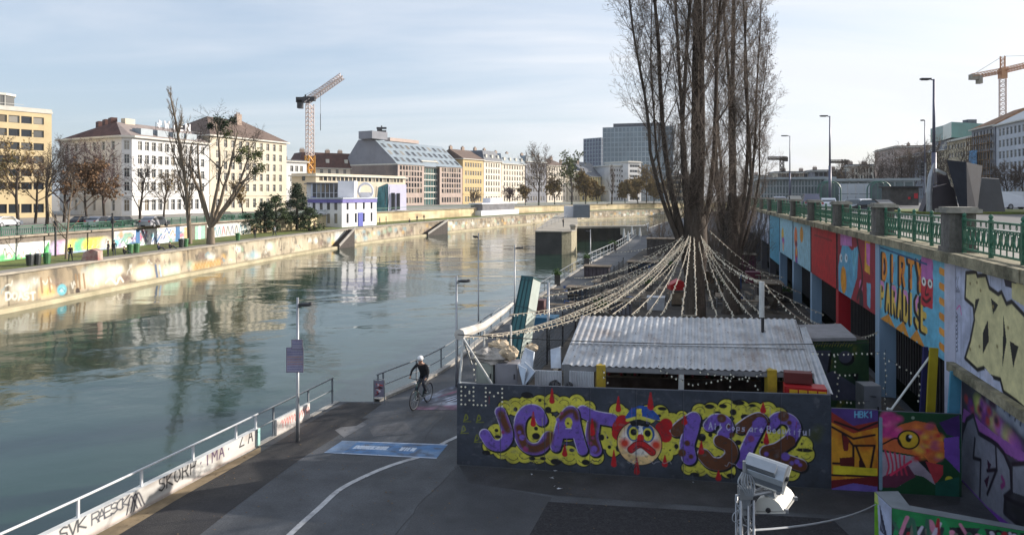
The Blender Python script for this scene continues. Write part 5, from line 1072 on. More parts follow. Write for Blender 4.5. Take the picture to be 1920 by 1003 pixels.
for u in (1558, 1652):
    t = thing('arched_gate', 'green arched glass entrance ' + ('left' if u == 1558 else 'right')+' of the pale station panels', 'entrance', (*PX(u, 104), ZS)); mb = MB(); q = PX(u, 104)
    for s_ in (0, 1.2): mb.tube([(q[0]+1.5*math.cos(a*PI/10), q[1]+s_, ZS+2.2+1.3*math.sin(a*PI/10)) for a in range(11)]+[(q[0]-1.5, q[1]+s_, ZS)], .1, 6); mb.tube([(q[0]+1.5, q[1]+s_, ZS+2.2), (q[0]+1.5, q[1]+s_, ZS)], .1, 6)
    for k in (-.5, .5): mb.tube([(q[0]+k, q[1], ZS), (q[0]+k, q[1], ZS+3.3)], .05, 5)
    part(mb, 'arch_frame', sgr, t); mb = MB(); mb.box((q[0], q[1]+.6, ZS+1.6), (2.8, .04, 3.2)); part(mb, 'pane', sgl, t)
# tram / red kiosk row
p = PX(1697, 92); t = thing('kiosk', 'dark kiosk with small red boards and flat roof on the street island', 'kiosk', (p[0], p[1], ZS)); mb = MB(); mb.box((p[0], p[1]+1.2, ZS+1.2), (3.8, 2.2, 2.4)); part(mb, 'body', mat('dark_kiosk', (.06, .055, .05), .6, .5, 1.5), t); mb = MB(); mb.box((p[0], p[1]+1.1, ZS+2.5), (4.4, 2.8, .2)); part(mb, 'roof', blackm, t)
mb = MB()
mb.box((p[0]+1.5, p[1]+.06, ZS+1.3), (.5, .06, .7)); mb.box((p[0]+.6, p[1]+.06, ZS+1.0), (.3, .06, .3))
part(mb, 'red_boards', mat('red_board', s3(180, 40, 50), .5, .1, 1), t)
# cars
def car(label, loc, rz, col, L=4.3, H=1.45, W=1.78, van=False, group='cars on the street'):
    t = thing('parked_car' if not van else 'delivery_van', label, 'van' if van else 'car', loc, rz, group=group)
    if van: pf = [(-L/2, .3), (L/2, .3), (L/2, .95), (L/2-.75, 1.1), (L/2-1.25, H), (-L/2+.05, H), (-L/2, .9)]; gf = [(L/2-.95, 1.12), (L/2-1.3, H-.1), (L/2-2.3, H-.12), (L/2-2.3, 1.12)]
    else: pf = [(-L/2, .3), (L/2, .3), (L/2-.02, .7), (L/2-.9, .88), (L/2-1.5, H-.04), (-L/2+1.1, H), (-L/2+.25, .98), (-L/2, .85)]; gf = [(L/2-1.05, .92), (L/2-1.55, H-.1), (-L/2+1.15, H-.08), (-L/2+.45, .98)]
    y = W/2; mb = MB(); n = len(pf); inr = [(q, .86 if q[1] > .95 else 1) for q in pf]
    mb.add([(q[0], -y*f, q[1]) for q, f in inr]+[(q[0], y*f, q[1]) for q, f in inr], [(i, n+i, n+(i+1) % n, (i+1) % n) for i in range(n)]+[tuple(range(n)), tuple(range(2*n-1, n-1, -1))]); part(mb, 'body', col, t, local=True)
    mb = MB()
    for s_ in (-1, 1): mb.add([(q[0], s_*(y*(1.0 if q[1] < 1.2 else .875)+.006), q[1]) for q in gf], [(0, 1, 2, 3)])
    zt = H-.08; 
    if van: mb.add([(L/2-.78, -y*.8, 1.13), (L/2-.78, y*.8, 1.13), (L/2-1.24, y*.78, H-.06), (L/2-1.24, -y*.78, H-.06)], [(0, 1, 2, 3)])
    else:
        mb.add([(L/2-.93, -y*.85, .92), (L/2-.93, y*.85, .92), (L/2-1.46, y*.8, H-.08), (L/2-1.46, -y*.8, H-.08)], [(0, 1, 2, 3)]); mb.add([(-L/2+.25, -y*.82, 1.0), (-L/2+.25, y*.82, 1.0), (-L/2+1.03, y*.8, H-.05), (-L/2+1.03, -y*.8, H-.05)], [(3, 2, 1, 0)])
    part(mb, 'windows', glass, t, local=True)
    for sx in (-1, 1):
        for sy in (-1, 1):
            mb = MB(); mb.tube([(sx*L*.31, sy*(y-.2), .32), (sx*L*.31, sy*(y+.02), .32)], .32, 14); wh = part(mb, 'wheel', blackm, t, local=True); mb = MB(); mb.tube([(sx*L*.31, sy*(y+.02), .32), (sx*L*.31, sy*(y+.035), .32)], .19, 10); part(mb, 'rim', steel, wh, local=True)
    for sy in (-1, 1):
        mb = MB(); mb.box((L/2-.02, sy*(y-.25), .68), (.08, .34, .14)); part(mb, 'headlight', spn, t, local=True); mb = MB(); mb.box((-L/2+.02, sy*(y-.2), .82), (.08, .26, .2)); part(mb, 'tail_light', bpy.data.materials['red_board'], t, local=True)
    return t
def paint_(n, c): return mat(n, s3(*c), .25, .04, 1, spec=.6)
cw_, cg_, cd_, cr_r = paint_('white_car_paint', (215, 218, 224)), paint_('grey_car_paint', (120, 120, 140)), paint_('dark_car_paint', (36, 38, 46)), paint_('silver_car_paint', (160, 160, 166))
zr_ = ZS-.13
car('white car seen above the railing before the pale station panels', (*PX(1606, 70), zr_-.25), 1.9, cw_); car('white car with red tail lights by the second lamp post', (*PX(1552, 84), zr_-.25), 1.2, cw_)
car('grey-violet van behind the far balustrade posts', (*PX(1519, 88), zr_-.2), 1.25, cg_, 4.8, 1.9, 1.9, True); car('dark car left of the grey-violet van', (*PX(1489, 96), zr_-.1), 1.3, cd_, H=1.6); car('silver car furthest left near the poplars', (*PX(1460, 102), zr_-.1), 1.3, cr_r)
car('white van parked in front of the white office building at right', (*PX(1904, 74), zr_), .15, cw_, 5.0, 1.95, 1.95, True); car('black low car behind the balustrade post over the purple-capped face', (*PX(1638, 66), zr_-.3), 1.8, cd_)
for i, (u, c) in enumerate([(8, cw_), (160, cd_), (190, cr_r), (228, cd_), (420, cd_), (290, cr_r)]):
    labs = ['white car parked at the left edge behind the far green railing', 'dark car parked below the orange-leaved tree on the far bank', 'silver car parked right of the orange-leaved tree', 'dark car parked before the white corner house', 'dark car parked right of the mistletoe tree trunk', 'silver car parked before the white sunlit front']
    p = PX(u, 93 if u < 400 else 118); car(labs[i], (p[0], p[1], ZL2), 1.45, c, group='cars parked on the far bank')
# right buildings
rb = plaster('cool_white_plaster', (200, 202, 208))
def RBX(u): a = (u-CX)/F; Y = 84.2/(a-.265); return Vector((a*Y, Y))
def rhouse(nm, lab, u0, u1, v0, fl, by, m, roof, rh, rm, **k):
    A, B = RBX(u1), RBX(u0); A, B = B, A   # A far(left) ... facade must face the camera side: B nearer
    z1 = ztop(v0, A[1]); return house(nm, lab, A, B, 18, ZS-.13, z1, fl, by, m, roof, rh, rm, **k)
rhouse('office_building', 'pale grey-white office building with rows of paired windows at the right edge', 1868, 1990, 238, 6, 14, rb, 'hip', 6, zinc, ww=1.5, wh=2.0, end=0, chim=0)
A_, B_ = Vector((113, 108)), Vector((93.5, 35)); house('office_building', 'unseen near end of the pale office row, added just beyond the right frame edge', A_, B_, 18, ZS-.13, 27, 6, 16, rb, 'hip', 6, zinc, ww=1.5, wh=2.0, end=0, chim=0)  # unseen end of the row, put in to keep the sun off the street
t = rhouse('scaffolded_building', 'building under renovation with scaffold, blue netting and orange-brown roof', 1822, 1866, 246, 6, 6, gry, 'hip', 5, mat('orange_roof', (.22, .11, .05), .8, .4, .6), ww=1.5, wh=2.2, end=0, style='plain', chim=0)
A, B = RBX(1822), RBX(1866); d = (B-A).normalized(); n = Vector((d[1], -d[0])); mb = MB(); H_ = ztop(246, A[1])-ZS-2
for k in range(12):
    q = A.lerp(B, k/11)+n*1.4; mb.tube([(*q, ZS), (*q, ZS+H_)], .09, 4)
for k in range(8): mb.bar((*(A+n*1.0), ZS+2+k*H_/8), (*(B+n*1.0), ZS+2+k*H_/8), 1.2, .12)
part(mb, 'scaffold', mat('scaffold_wood', (.25, .15, .07), .8, .5, .6), t); mb = MB(); a = A.lerp(B, .15)+n*1.6; b = A.lerp(B, .5)+n*1.6; mb.bar((*a, ZS+H_*.5), (*b, ZS+H_*.5), .06, H_*.55); part(mb, 'netting', mat('blue_netting', s3(90, 140, 180), .8, .3, .5), t)
rhouse('banded_building', 'beige building with horizontal window bands left of the scaffold', 1776, 1820, 268, 6, 7, beg, 'flat', .4, trim, ww=3.2, wh=1.5, end=0, style='plain', chim=0)
p = RBX(1800); mb = MB(); t = thing('rooftop_box', 'green glass rooftop storey cantilevered above the beige building', 'building', (p[0], p[1], ztop(262, 235))); a0_, b0_ = PX(1768, 238), PX(1846, 232); mb.prism([tuple(a0_), tuple(PX(1784, 226)), tuple(b0_), tuple(b0_+Vector((3, 12))), tuple(a0_+Vector((3, 12)))], ztop(262, 235), ztop(234, 235)); part(mb, 'glass_body', mat('turquoise_glass', (.05, .17, .16), .2, .2, .2), t); mb = MB(); mb.box((*PX(1818, 240), ztop(231, 240)), (3, 3, 2.2)); part(mb, 'lift_housing', slate, t)
mb = MB(); mb.prism([tuple(a0_+Vector((2, 6))), tuple(PX(1784, 229)+Vector((2, 2))), tuple(b0_+Vector((0, 2))), tuple(b0_+Vector((3, 11))), tuple(a0_+Vector((3, 11)))], ZS, ztop(262, 235)-.003); part(mb, 'support_block', gry, t)
for (u0, u1, v, m, lab, nm, rf, rm_) in ((1738, 1774, 288, beg, 'low pale building behind the tall lamp', 'pale_office', 'mansard', slate), (1706, 1736, 297, gry, 'grey roofed house further along the right street', 'grey_house', 'hip', slate), (1680, 1704, 298, pnk, 'pinkish house further along the right street', 'pink_house', 'hip', slate), (1640, 1678, 286, pnk, 'reddish stepped block rising at the far left end of the right row', 'brick_block', 'flat', tile_brown)):
    rhouse(nm, lab, u0, u1, v, 6, 6, m, rf, 2.5 if rf != 'flat' else .5, rm_, ww=1.4, wh=1.9, end=0, chim=2)
# ================================================================ tower cranes
def lattice(mb, p0, p1, w, n, r=.09, m=0):
    p0, p1 = Vector(p0), Vector(p1); d = (p1-p0).normalized(); x = d.orthogonal().normalized(); y = d.cross(x); cs = [(x+y)*w/2, (x-y)*w/2, (-x-y)*w/2, (y-x)*w/2]
    for c in cs: mb.tube([p0+c, p1+c], r*1.3, 4, m)
    for k in range(n):
        a = p0.lerp(p1, k/n); b = p0.lerp(p1, (k+1)/n)
        for i in range(4): mb.tube([a+cs[i], b+cs[(i+1) % 4]], r, 3, m); mb.tube([a+cs[i], a+cs[(i+1) % 4]], r, 3, m)
crane_w = mat('pale_crane_paint', (.62, .52, .48), .5, .2, .3); crane_y = mat('yellow_crane_paint', (.55, .26, .03), .5, .1, .5); crane_r = mat('orange_crane_paint', (.50, .25, .12), .5, .2, .5)
Y = 235; t = thing('tower_crane', 'luffing tower crane with pale red mast and raised jib above the far station', 'crane', (*PX(581, Y), ZL2)); p = PX(581, Y)
mb = MB(); lattice(mb, (*p, ztop(292, Y)), (*p, ztop(196, Y)), 2.0, 12, .13); part(mb, 'mast', crane_w, t); mb = MB(); lattice(mb, (*p, ZL2), (*p, ztop(292, Y)), 2.3, 7, .22); part(mb, 'lower_mast', crane_y, t)
mb = MB(); j0 = at(572, 192, Y); j1 = at(642, 143, Y+3); lattice(mb, j0, j1, 1.7, 16, .13); part(mb, 'jib', crane_w, t)
mb = MB(); q = at(568, 188, Y); mb.box(q, (4.2, 2.2, 1.8)); mb.box(at(563, 196, Y), (1.6, 2.2, 2.8)); mb.box(at(580, 186, Y), (4, 1.8, 1.4)); mb.tube([at(570, 192, Y), at(573, 178, Y)], .3, 5); part(mb, 'slewing_unit', blackm, t)
mb = MB(); mb.tube([at(601, 172, Y), at(601, 214, Y)], .06, 4); mb.tube([at(601, 214, Y), at(601, 245, Y)], .13, 4); mb.tube([at(573, 178, Y), at(640, 145, Y+3)], .06, 4); part(mb, 'hoist_rope', blackm, t)
Y = 260; p = PX(1880, Y); t = thing('tower_crane', 'orange and white hammerhead tower crane above the right-hand offices', 'crane', (*p, ZS))
mb = MB(); lattice(mb, (*p, ZS), (*p, ztop(148, Y)), 2.0, 26, .12); part(mb, 'mast', crane_w, t); mb = MB(); mb.box((*p, ztop(138, Y)), (2.2, 2.2, 4)); lattice(mb, (*p, ztop(136, Y)), (*p, ztop(106, Y)), 1.4, 4, .12); part(mb, 'tower_head', crane_r, t)
mb = MB(); lattice(mb, at(1822, 144, Y), at(1880, 133, Y), 1.4, 10, .13); lattice(mb, at(1880, 133, Y), at(1990, 107, Y-8), 1.5, 20, .12); part(mb, 'jib', crane_r, t)
mb = MB(); mb.box(at(1826, 145, Y), (3, 1.8, 2)); mb.box(at(1836, 150, Y), (1.6, 1.8, 3)); part(mb, 'counterweight', mat('counterweight_concrete', (.3, .27, .22), .8, .2, 1), t)
mb = MB(); mb.tube([at(1880, 106, Y), at(1822, 142, Y)], .07, 3); mb.tube([at(1880, 106, Y), at(1960, 104, Y-6)], .07, 3); part(mb, 'tie_rods', blackm, t)
for (u, v, Y, s_, lab) in ((1466, 297, 320, 1, 'tiny distant crane beside the thin street lamp'), (1582, 303, 330, -1, 'tiny distant crane right of the second street lamp')):
    p = PX(u, Y); t = thing('distant_crane', lab, 'crane', (*p, ZS)); mb = MB(); lattice(mb, (*p, ZS), (*p, ztop(v-4, Y)), 1.4, 10, .14); part(mb, 'mast', bark_d, t); mb = MB(); lattice(mb, at(u-26, v, Y), at(u+10, v, Y), 1.1, 12, .12); mb.box(at(u+6, v+2, Y), (2, 2, 2)); part(mb, 'jib', bark_d, t)
# skyline behind the station and poplars
for i, (u0, u1, v, Y) in enumerate([(1250, 1300, 330, 380), (1410, 1452, 332, 330), (1453, 1520, 325, 320), (1522, 1590, 322, 310), (1592, 1640, 312, 300)]):
    house('distant_house', ['distant pale building left of the near poplar trunk', 'distant pale building right of the far poplar', 'distant grey building above the left station hall', 'distant flat-roofed building at the second lamp', 'distant house above the station canopy'][i], PX(u0, Y), PX(u1, Y-3), 15, ZL2, ztop(v, Y), 5, 7, [beg, gry, off_, gry, off_][i], 'flat', .5, slate, ww=1.6, wh=1.8, end=0, style='plain', chim=2)
# ================================================================ the fenced bar on the quay
dU = Vector((.2567, .9665)); woodd = mat('dark_wood', (.05, .038, .03), .8, .4, 3, streak=True); woodm = mat('worn_wood', (.20, .15, .10), .85, .35, 3, dirt=(.08, .06, .05), dirtamt=.6)
terr = mat('terrace_gravel', (.055, .047, .040), .95, .5, .9, bump=.7, bscale=22, dirt=(.16, .12, .08), dirtamt=.7)
kind(strip([Vector((WX(y)+.3, y)) for y in np.linspace(17.6, 140, 40)], [Vector((-1.5+.268*(y-19)-max(0, min(1, (y-36)/10))*(1.0+.02*max(0, y-46))+.0016*max(0, y-50)**2*.55, y)) for y in np.linspace(19.0, 140, 40)], .006).build('ground', terr))
FP = Plane((-1.53, 18.97), (9.66, -1.57)); FL = 9.787
fd = s3(62, 68, 80)
t = thing('painted_fence', 'dark slate-grey board fence with big purple and brown JCAT 1312 graffiti on yellow clouds', 'fence', (-1.53, 18.97, 0))
def fbox(mb, pl, a0, a1, o0, o1, z0, z1, z1b=None):
    P = [pl.P(a0, 0, o0), pl.P(a1, 0, o0), pl.P(a1, 0, o1), pl.P(a0, 0, o1)]; n = 4; z1b = z1 if z1b is None else z1b; zt = [z1, z1b, z1b, z1]
    mb.add([(q[0], q[1], z0) for q in P]+[(P[i][0], P[i][1], zt[i]) for i in range(4)], [(0, 1, 5, 4), (1, 2, 6, 5), (2, 3, 7, 6), (3, 0, 4, 7), (4, 5, 6, 7), (3, 2, 1, 0)])
mb = MB(); fbox(mb, FP, 0, FL, -.008, -.09, 0, 2.24, 2.38); fpm = mat('slate_fence_paint', fd, .6, .12, 1.2, dirt=s3(40, 44, 52), dirtamt=.5); part(mb, 'boards', fpm, t)
mb = MB()
for k in range(9): fbox(mb, FP, k*FL/8-.05+(.06 if k == 0 else -.06 if k == 8 else 0), k*FL/8+.05+(.06 if k == 0 else -.06 if k == 8 else 0), -.093, -.19, 0, 2.2)
part(mb, 'posts', woodd, t)
p = Paint(0, FL, .0, 2.38, .0115, fd, 77); ppm = 18.6/1280
ys = np.linspace(2.24, 2.38, p.nx)
def c5(*q): return [(840+x/4.18, 700+y/4.18) for x, y in q]
def c6(*q): return [(1200+x/4.18, 700+y/4.18) for x, y in q]
p.map = FP.px; K5 = ppm/4.18
p.noise(s3(50, 56, 68), 9, 3, .45, .75, .6); p.noise(s3(84, 92, 106), 14, 4, .6, .85, .4)
for k in range(1, 8): p.stroke([(k*FL/8, 0), (k*FL/8, 2.4)], .008, s3(36, 40, 50), raw=True, smooth=False)
Yc, Bk_, Pu, Br, Wh, Rd = s3(214, 206, 76), s3(16, 14, 20), s3(122, 92, 190), s3(98, 56, 32), s3(214, 206, 226), s3(190, 24, 34)
rg = random.Random(5)
cl5 = [(450, 270, 60), (530, 260, 70), (620, 250, 75), (720, 240, 70), (820, 230, 70), (910, 250, 70), (1010, 230, 65), (1100, 270, 55), (380, 470, 75), (330, 570, 60), (420, 600, 70), (510, 640, 65), (600, 620, 80), (700, 620, 85), (820, 640, 75), (950, 640, 75), (1060, 660, 65), (1160, 650, 60), (1250, 520, 75), (1300, 580, 60), (640, 430, 110), (930, 420, 110), (760, 400, 100), (1090, 450, 90), (1200, 440, 80), (1330, 300, 65), (1380, 320, 50), (1290, 600, 50)]
cl6 = [(60, 320, 70), (160, 310, 60), (250, 370, 60), (250, 560, 75), (200, 640, 55), (330, 340, 45), (470, 300, 60), (560, 290, 60), (680, 270, 65), (790, 290, 75), (900, 300, 70), (1000, 290, 65), (1090, 330, 60), (480, 500, 80), (560, 560, 90), (700, 560, 110), (830, 420, 100), (960, 560, 90), (1060, 480, 90), (1200, 560, 80), (1280, 560, 65), (1300, 630, 60), (1180, 770, 65), (1100, 760, 60), (380, 740, 50), (470, 740, 60), (580, 750, 60), (690, 760, 55), (1010, 700, 80)]
for lst, f in ((cl5, c5), (cl6, c6)):
    for x, y, r in lst: p.disc(f((x, y))[0], (r+9)*K5, Bk_)
for lst, f in ((cl5, c5), (cl6, c6)):
    for x, y, r in lst: p.disc(f((x, y))[0], r*K5, Yc)
for lst, f in ((cl5[:8]+cl5[9:18], c5), (cl6[5:13]+cl6[20:28], c6)):
    for x, y, r in lst:
        cx_, cy_ = p.q(f((x, y)))[0]; up_ = 1 if y < 400 else -1
        p.stroke([(cx_+.62*r*K5*math.cos(a), cy_+up_*.62*r*K5*math.sin(a)) for a in np.linspace(.5, 2.6, 7)], .008, s3(60, 58, 30), raw=True)
for x, y, rx, ry in ((620, 170, 48, 26), (530, 280, 16, 18), (785, 285, 26, 26), (380, 445, 16, 14), (390, 495, 26, 14), (690, 430, 16, 16), (690, 490, 32, 26), (820, 325, 8, 8), (1205, 500, 20, 24), (1250, 500, 8, 10), (1265, 575, 14, 14), (1335, 585, 20, 26), (845, 690, 42, 24), (1080, 695, 32, 22), (660, 665, 26, 16), (745, 665, 24, 14), (300, 620, 34, 20), (760, 235, 8, 8), (970, 600, 20, 14), (720, 210, 14, 12)): p.disc(c5((x, y))[0], rx*K5, Bk_, ry=ry*K5)
for x, y, rx, ry in ((770, 228, 45, 20), (545, 258, 36, 18), (650, 255, 30, 16), (730, 302, 24, 24), (822, 340, 30, 22), (610, 305, 24, 10), (485, 500, 30, 30), (552, 480, 16, 16), (152, 330, 14, 12), (175, 275, 34, 14), (880, 250, 26, 12), (430, 790, 36, 16), (710, 800, 30, 18), (1290, 600, 60, 14), (955, 538, 10, 10), (1270, 550, 9, 9), (285, 570, 16, 20), (235, 600, 7, 7), (680, 600, 12, 10), (770, 540, 24, 20)): p.disc(c6((x, y))[0], rx*K5, Bk_, ry=ry*K5)
def bubble(parts_):
    for f, pts, r, col in parts_: q = p.q(f(*pts)); p.stroke([(x+.02, y-.02) for x, y in q], (r+10)*K5, Bk_, raw=True)
    for f, pts, r, col in parts_: p.stroke([(x-.012, y+.014) for x, y in p.q(f(*pts))], (r+3)*K5, Wh, raw=True)
    for f, pts, r, col in parts_: p.stroke(f(*pts), r*K5, col)
J = [(c5, [(412, 305), (440, 380), (465, 460), (460, 520), (410, 565), (340, 550), (290, 480)], 42, Pu)]
Cc = [(c5, [(735, 365), (700, 300), (630, 292), (575, 350), (560, 450), (585, 540), (650, 590), (730, 580), (790, 500)], 44, Pu)]
T_ = [(c5, [(1060, 300), (1150, 340), (1285, 365)], 46, Pu), (c5, [(1140, 400), (1130, 500), (1155, 600)], 48, Pu)]
A_ = [(c5, [(845, 575), (870, 470), (900, 370), (950, 300), (985, 310), (1000, 400), (1030, 520), (1055, 600)], 38, Pu), (c5, [(890, 470), (1000, 470)], 36, Pu)]
bubble(T_); bubble(Cc); bubble(J); bubble(A_)
p.disc(c5((945, 385))[0], 30*K5, Yc, ry=42*K5); p.disc(c5((940, 390))[0], 9*K5, s3(60, 60, 30))
for f, pts, r in ((c5, [(418, 320), (440, 380), (468, 440)], 34), (c5, [(560, 430), (600, 560), (690, 590), (780, 540), (800, 480)], 36), (c5, [(880, 350), (940, 300), (990, 300), (1010, 350)], 24), (c5, [(1135, 400), (1130, 500), (1160, 590)], 38)): p.stroke(f(*pts), (r*K5, r*K5*.9), Br, soft=.05)
for x, y, r in ((430, 460, 14), (345, 535, 14), (480, 480, 10), (580, 500, 22), (610, 590, 22), (560, 460, 14), (1115, 545, 14), (1145, 590, 24), (1135, 505, 12), (860, 360, 14), (890, 310, 12)): p.disc(c5((x, y))[0], r*K5, [Pu, s3(150, 60, 110)][(x//10) % 2], soft=.02)
S1 = [(c6, [(285, 450), (340, 400), (425, 350)], 44, Br), (c6, [(420, 360), (400, 450), (370, 560), (385, 660)], 52, Pu)]
S3 = [(c6, [(545, 410), (590, 365), (660, 375), (690, 430), (655, 480)], 42, Pu), (c6, [(630, 530), (700, 570), (715, 640), (650, 705), (560, 700), (500, 640)], 46, Br)]
S7 = [(c6, [(790, 430), (860, 380), (930, 350), (960, 370)], 40, Br), (c6, [(945, 385), (900, 470), (850, 570), (800, 700)], 44, Pu)]
S2 = [(c6, [(1030, 400), (1090, 350), (1180, 370), (1215, 440), (1170, 530)], 42, Pu), (c6, [(1170, 530), (1080, 590), (990, 620), (1120, 670), (1260, 720)], 44, Br)]
bubble(S2); bubble(S7); bubble(S3); bubble(S1)
for x, y, r, c in ((330, 620, 30, Br), (370, 545, 22, Br), (400, 650, 18, Br), (640, 350, 34, Br), (690, 410, 18, Br), (720, 480, 20, Br), (1125, 335, 40, Br), (1170, 385, 18, Br), (905, 390, 22, Pu), (930, 365, 12, Pu), (870, 510, 24, s3(140, 70, 120)), (1140, 650, 30, Pu), (1230, 690, 18, Pu), (1190, 700, 15, Pu), (1255, 715, 13, Pu), (990, 630, 16, Pu)): p.disc(c6((x, y))[0], r*K5, c, soft=.02)
# clown face with police cap
fc = c5((1500, 545))[0]
for x, y in ((1345, 420), (1340, 470), (1370, 380)): p.disc(c5((x, y))[0], 55*K5, Rd)
for x, y in ((170, 430), (205, 400), (200, 490)): p.disc(c6((x, y))[0], 48*K5, Rd)
p.disc(fc, 172*K5, Bk_); p.disc(fc, 165*K5, s3(232, 196, 140)); p.disc(c5((1500, 520))[0], 140*K5, s3(230, 222, 214), ry=120*K5, soft=.05)
for f, x in ((c5, 1385), (c6, 125)): p.disc(f((x, 545 if f is c5 else 560))[0], 36*K5, s3(206, 60, 40), soft=.06)
for f, x, y in ((c5, 1455, 460), (c6, 60, 470)): p.disc(f((x, y))[0], 52*K5, s3(50, 90, 150), ry=68*K5); p.disc(f((x, y+8))[0], 36*K5, s3(220, 214, 80), ry=50*K5); p.disc(f((x, y-2))[0], 24*K5, Bk_, ry=26*K5)
p.disc(c5((1510, 460))[0], 18*K5, s3(236, 236, 240), ry=46*K5); p.stroke(c5((1510, 500), (1505, 545)), 26*K5, s3(196, 30, 40))
p.stroke(c5((1435, 595), (1480, 560), (1530, 560), (1600, 615)), 30*K5, s3(120, 10, 20)); p.stroke(c5((1435, 595), (1480, 560), (1530, 560), (1600, 615)), 22*K5, s3(200, 34, 40)); p.stroke(c5((1455, 592), (1500, 568), (1585, 608)), 4*K5, s3(100, 8, 16))
p.poly(c5((1385, 345), (1430, 280), (1500, 250), (1580, 260), (1650, 330), (1665, 365), (1600, 360), (1500, 345), (1420, 365)), s3(40, 84, 170)); p.stroke(c5((1405, 365), (1500, 345), (1600, 370)), 12*K5, s3(220, 214, 90)); p.poly(c5((1420, 375), (1500, 358), (1590, 382), (1570, 420), (1500, 408), (1440, 412)), Bk_)
p.poly(c5((1478, 275), (1518, 275), (1520, 335), (1498, 345), (1476, 335)), s3(232, 216, 80))
for x0, y0, h in ((815, 120, 95), (1335, 180, 100), (1590, 150, 115), (668, 300, 95), (1130, 355, 110), (915, 560, 70), (1300, 600, 110), (1480, 660, 110)): p.stroke(c5((x0, y0), (x0, y0+h)), (4*K5, 22*K5), Rd)
for x0, y0, h in ((80, 150, 110), (965, 230, 60), (990, 455, 80), (480, 530, 80), (195, 640, 70), (615, 760, 60), (350, 330, 50)): p.stroke(c6((x0, y0), (x0, y0+h)), (4*K5, 22*K5), Rd)
a_, z_ = FP.px(*c6((540, 425))[0]); wt = s3(206, 206, 236)
xx = a_
for ch, dz in zip('All Cops are Beautiful', [0]*22):
    if ch != ' ': p.text(ch, xx, z_-.03-(xx-a_)*.01, .17 if ch.isupper() else .15, wt, .011, w=.085)
    xx += .125 if ch != ' ' else .07
for x, y in ((1360, 480), (1400, 440), (1380, 500)): p.disc(c6((x, y))[0], .1, s3(70, 76, 50), soft=.1)
for x, y in ((140, 340), (240, 345), (225, 500), (120, 430)): p.stroke(c5((x-15, y+30), (x, y-20), (x+15, y+10), (x-8, y+25)), .016, s3(130, 136, 40)); p.stroke(c5((x-20, y+38), (x+40, y+36)), .01, s3(130, 136, 40))
p.C[:, :, :] = p.C
for k in range(1, 8): p.stroke([(k*FL/8, 0), (k*FL/8, 2.4)], .006, s3(24, 26, 32), raw=True, smooth=False); p.stroke([(k*FL/8+.012, 0), (k*FL/8+.012, 2.4)], .004, s3(96, 100, 112), raw=True, smooth=False)
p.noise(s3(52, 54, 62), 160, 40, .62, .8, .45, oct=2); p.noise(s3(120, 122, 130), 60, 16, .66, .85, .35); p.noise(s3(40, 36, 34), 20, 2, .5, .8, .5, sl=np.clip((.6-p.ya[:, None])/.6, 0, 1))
for _ in range(26): a = p.rng.uniform(.5, FL-.3); z = p.rng.uniform(.7, 2.0); p.stroke([(a, z), (a+p.rng.normal()*.004, z-p.rng.uniform(.08, .35))], (.006, .002), s3(*[(30, 24, 40), (130, 96, 190), (190, 184, 80), (170, 30, 40)][_ % 4]), raw=True, smooth=False)
for _ in range(10): a = p.rng.uniform(.3, FL-.5); z = p.rng.uniform(.12, .5); p.stroke([(a+j*.05, z+p.rng.uniform(-.06, .06)) for j in range(6)], .008, s3(*[(150, 150, 160), (30, 30, 40)][_ % 2]), raw=True)
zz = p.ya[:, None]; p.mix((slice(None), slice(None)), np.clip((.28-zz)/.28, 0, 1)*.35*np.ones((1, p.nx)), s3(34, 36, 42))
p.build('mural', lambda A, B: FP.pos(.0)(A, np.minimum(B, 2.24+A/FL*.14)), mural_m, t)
bulbm = mat('pale_bulb', (.80, .76, .62), .3, .05, 5)
mb = MB(); lx = 0
D5 = {'B': '0,0 0,1 0,2 0,3 0,4 1,4 2,3 1,2 2,1 1,0 2,2.6', 'L': '0,0 0,1 0,2 0,3 0,4 1,0 2,0', 'M': '0,0 0,1 0,2 0,3 0,4 1,3 2,2.2 3,3 4,4 4,3 4,2 4,1 4,0'}
for ch, w_ in (('B', 2), ('L', 2), ('M', 4)):
    for q in D5[ch].split(): x, y = map(float, q.split(',')); P_ = FP.P(.13+lx+x*.115, 1.68+y*.12, .02); mb.ball(P_, .029, 6, 4)
    lx += .115*(w_+1)
part(mb, 'bulb_letters', bulbm, t)
# two painted boards right of the fence
g0, g1 = onz(1559, 917, 0), onz(1803, 931, 0); GP = Plane(g0, g1-g0); GL = (g1-g0).length
t = thing('graffiti_board', 'board wall with yellow-orange letters under purple sky between grey fence and bird eye mural', 'fence', tuple(g0)); aM = GP.px(1648, 850)[0]
mb = MB(); fbox(mb, GP, .0, aM-.02, -.006, -.08, 0, 2.06); part(mb, 'boards', fpm, t)
p = Paint(0, aM-.02, 0, 2.06, .012, s3(214, 150, 40), 31); p.map = GP.px
p.noise(s3(190, 100, 30), 5, 5, .45, .7, .8); p.poly([(1556, 764), (1650, 766), (1650, 790), (1600, 800), (1556, 786)], s3(84, 60, 130)); p.poly([(1556, 770), (1600, 798), (1650, 788), (1650, 800), (1600, 812), (1556, 790)], s3(150, 50, 40))
for q in ([(1565, 790), (1610, 806), (1645, 792)], [(1560, 800), (1600, 822), (1640, 815)], [(1562, 868), (1600, 870), (1600, 835), (1580, 812), (1583, 840)], [(1600, 835), (1640, 835), (1632, 880)], [(1560, 890), (1645, 893)], [(1605, 836), (1620, 875)]): p.stroke(q, .028, s3(40, 14, 20), smooth=False)
p.poly([(1574, 858), (1602, 856), (1602, 874), (1576, 876)], s3(90, 24, 20)); p.poly([(1612, 850), (1626, 880), (1610, 878)], s3(50, 14, 16)); p.poly([(1580, 815), (1592, 822), (1590, 845), (1582, 845)], s3(110, 30, 30))
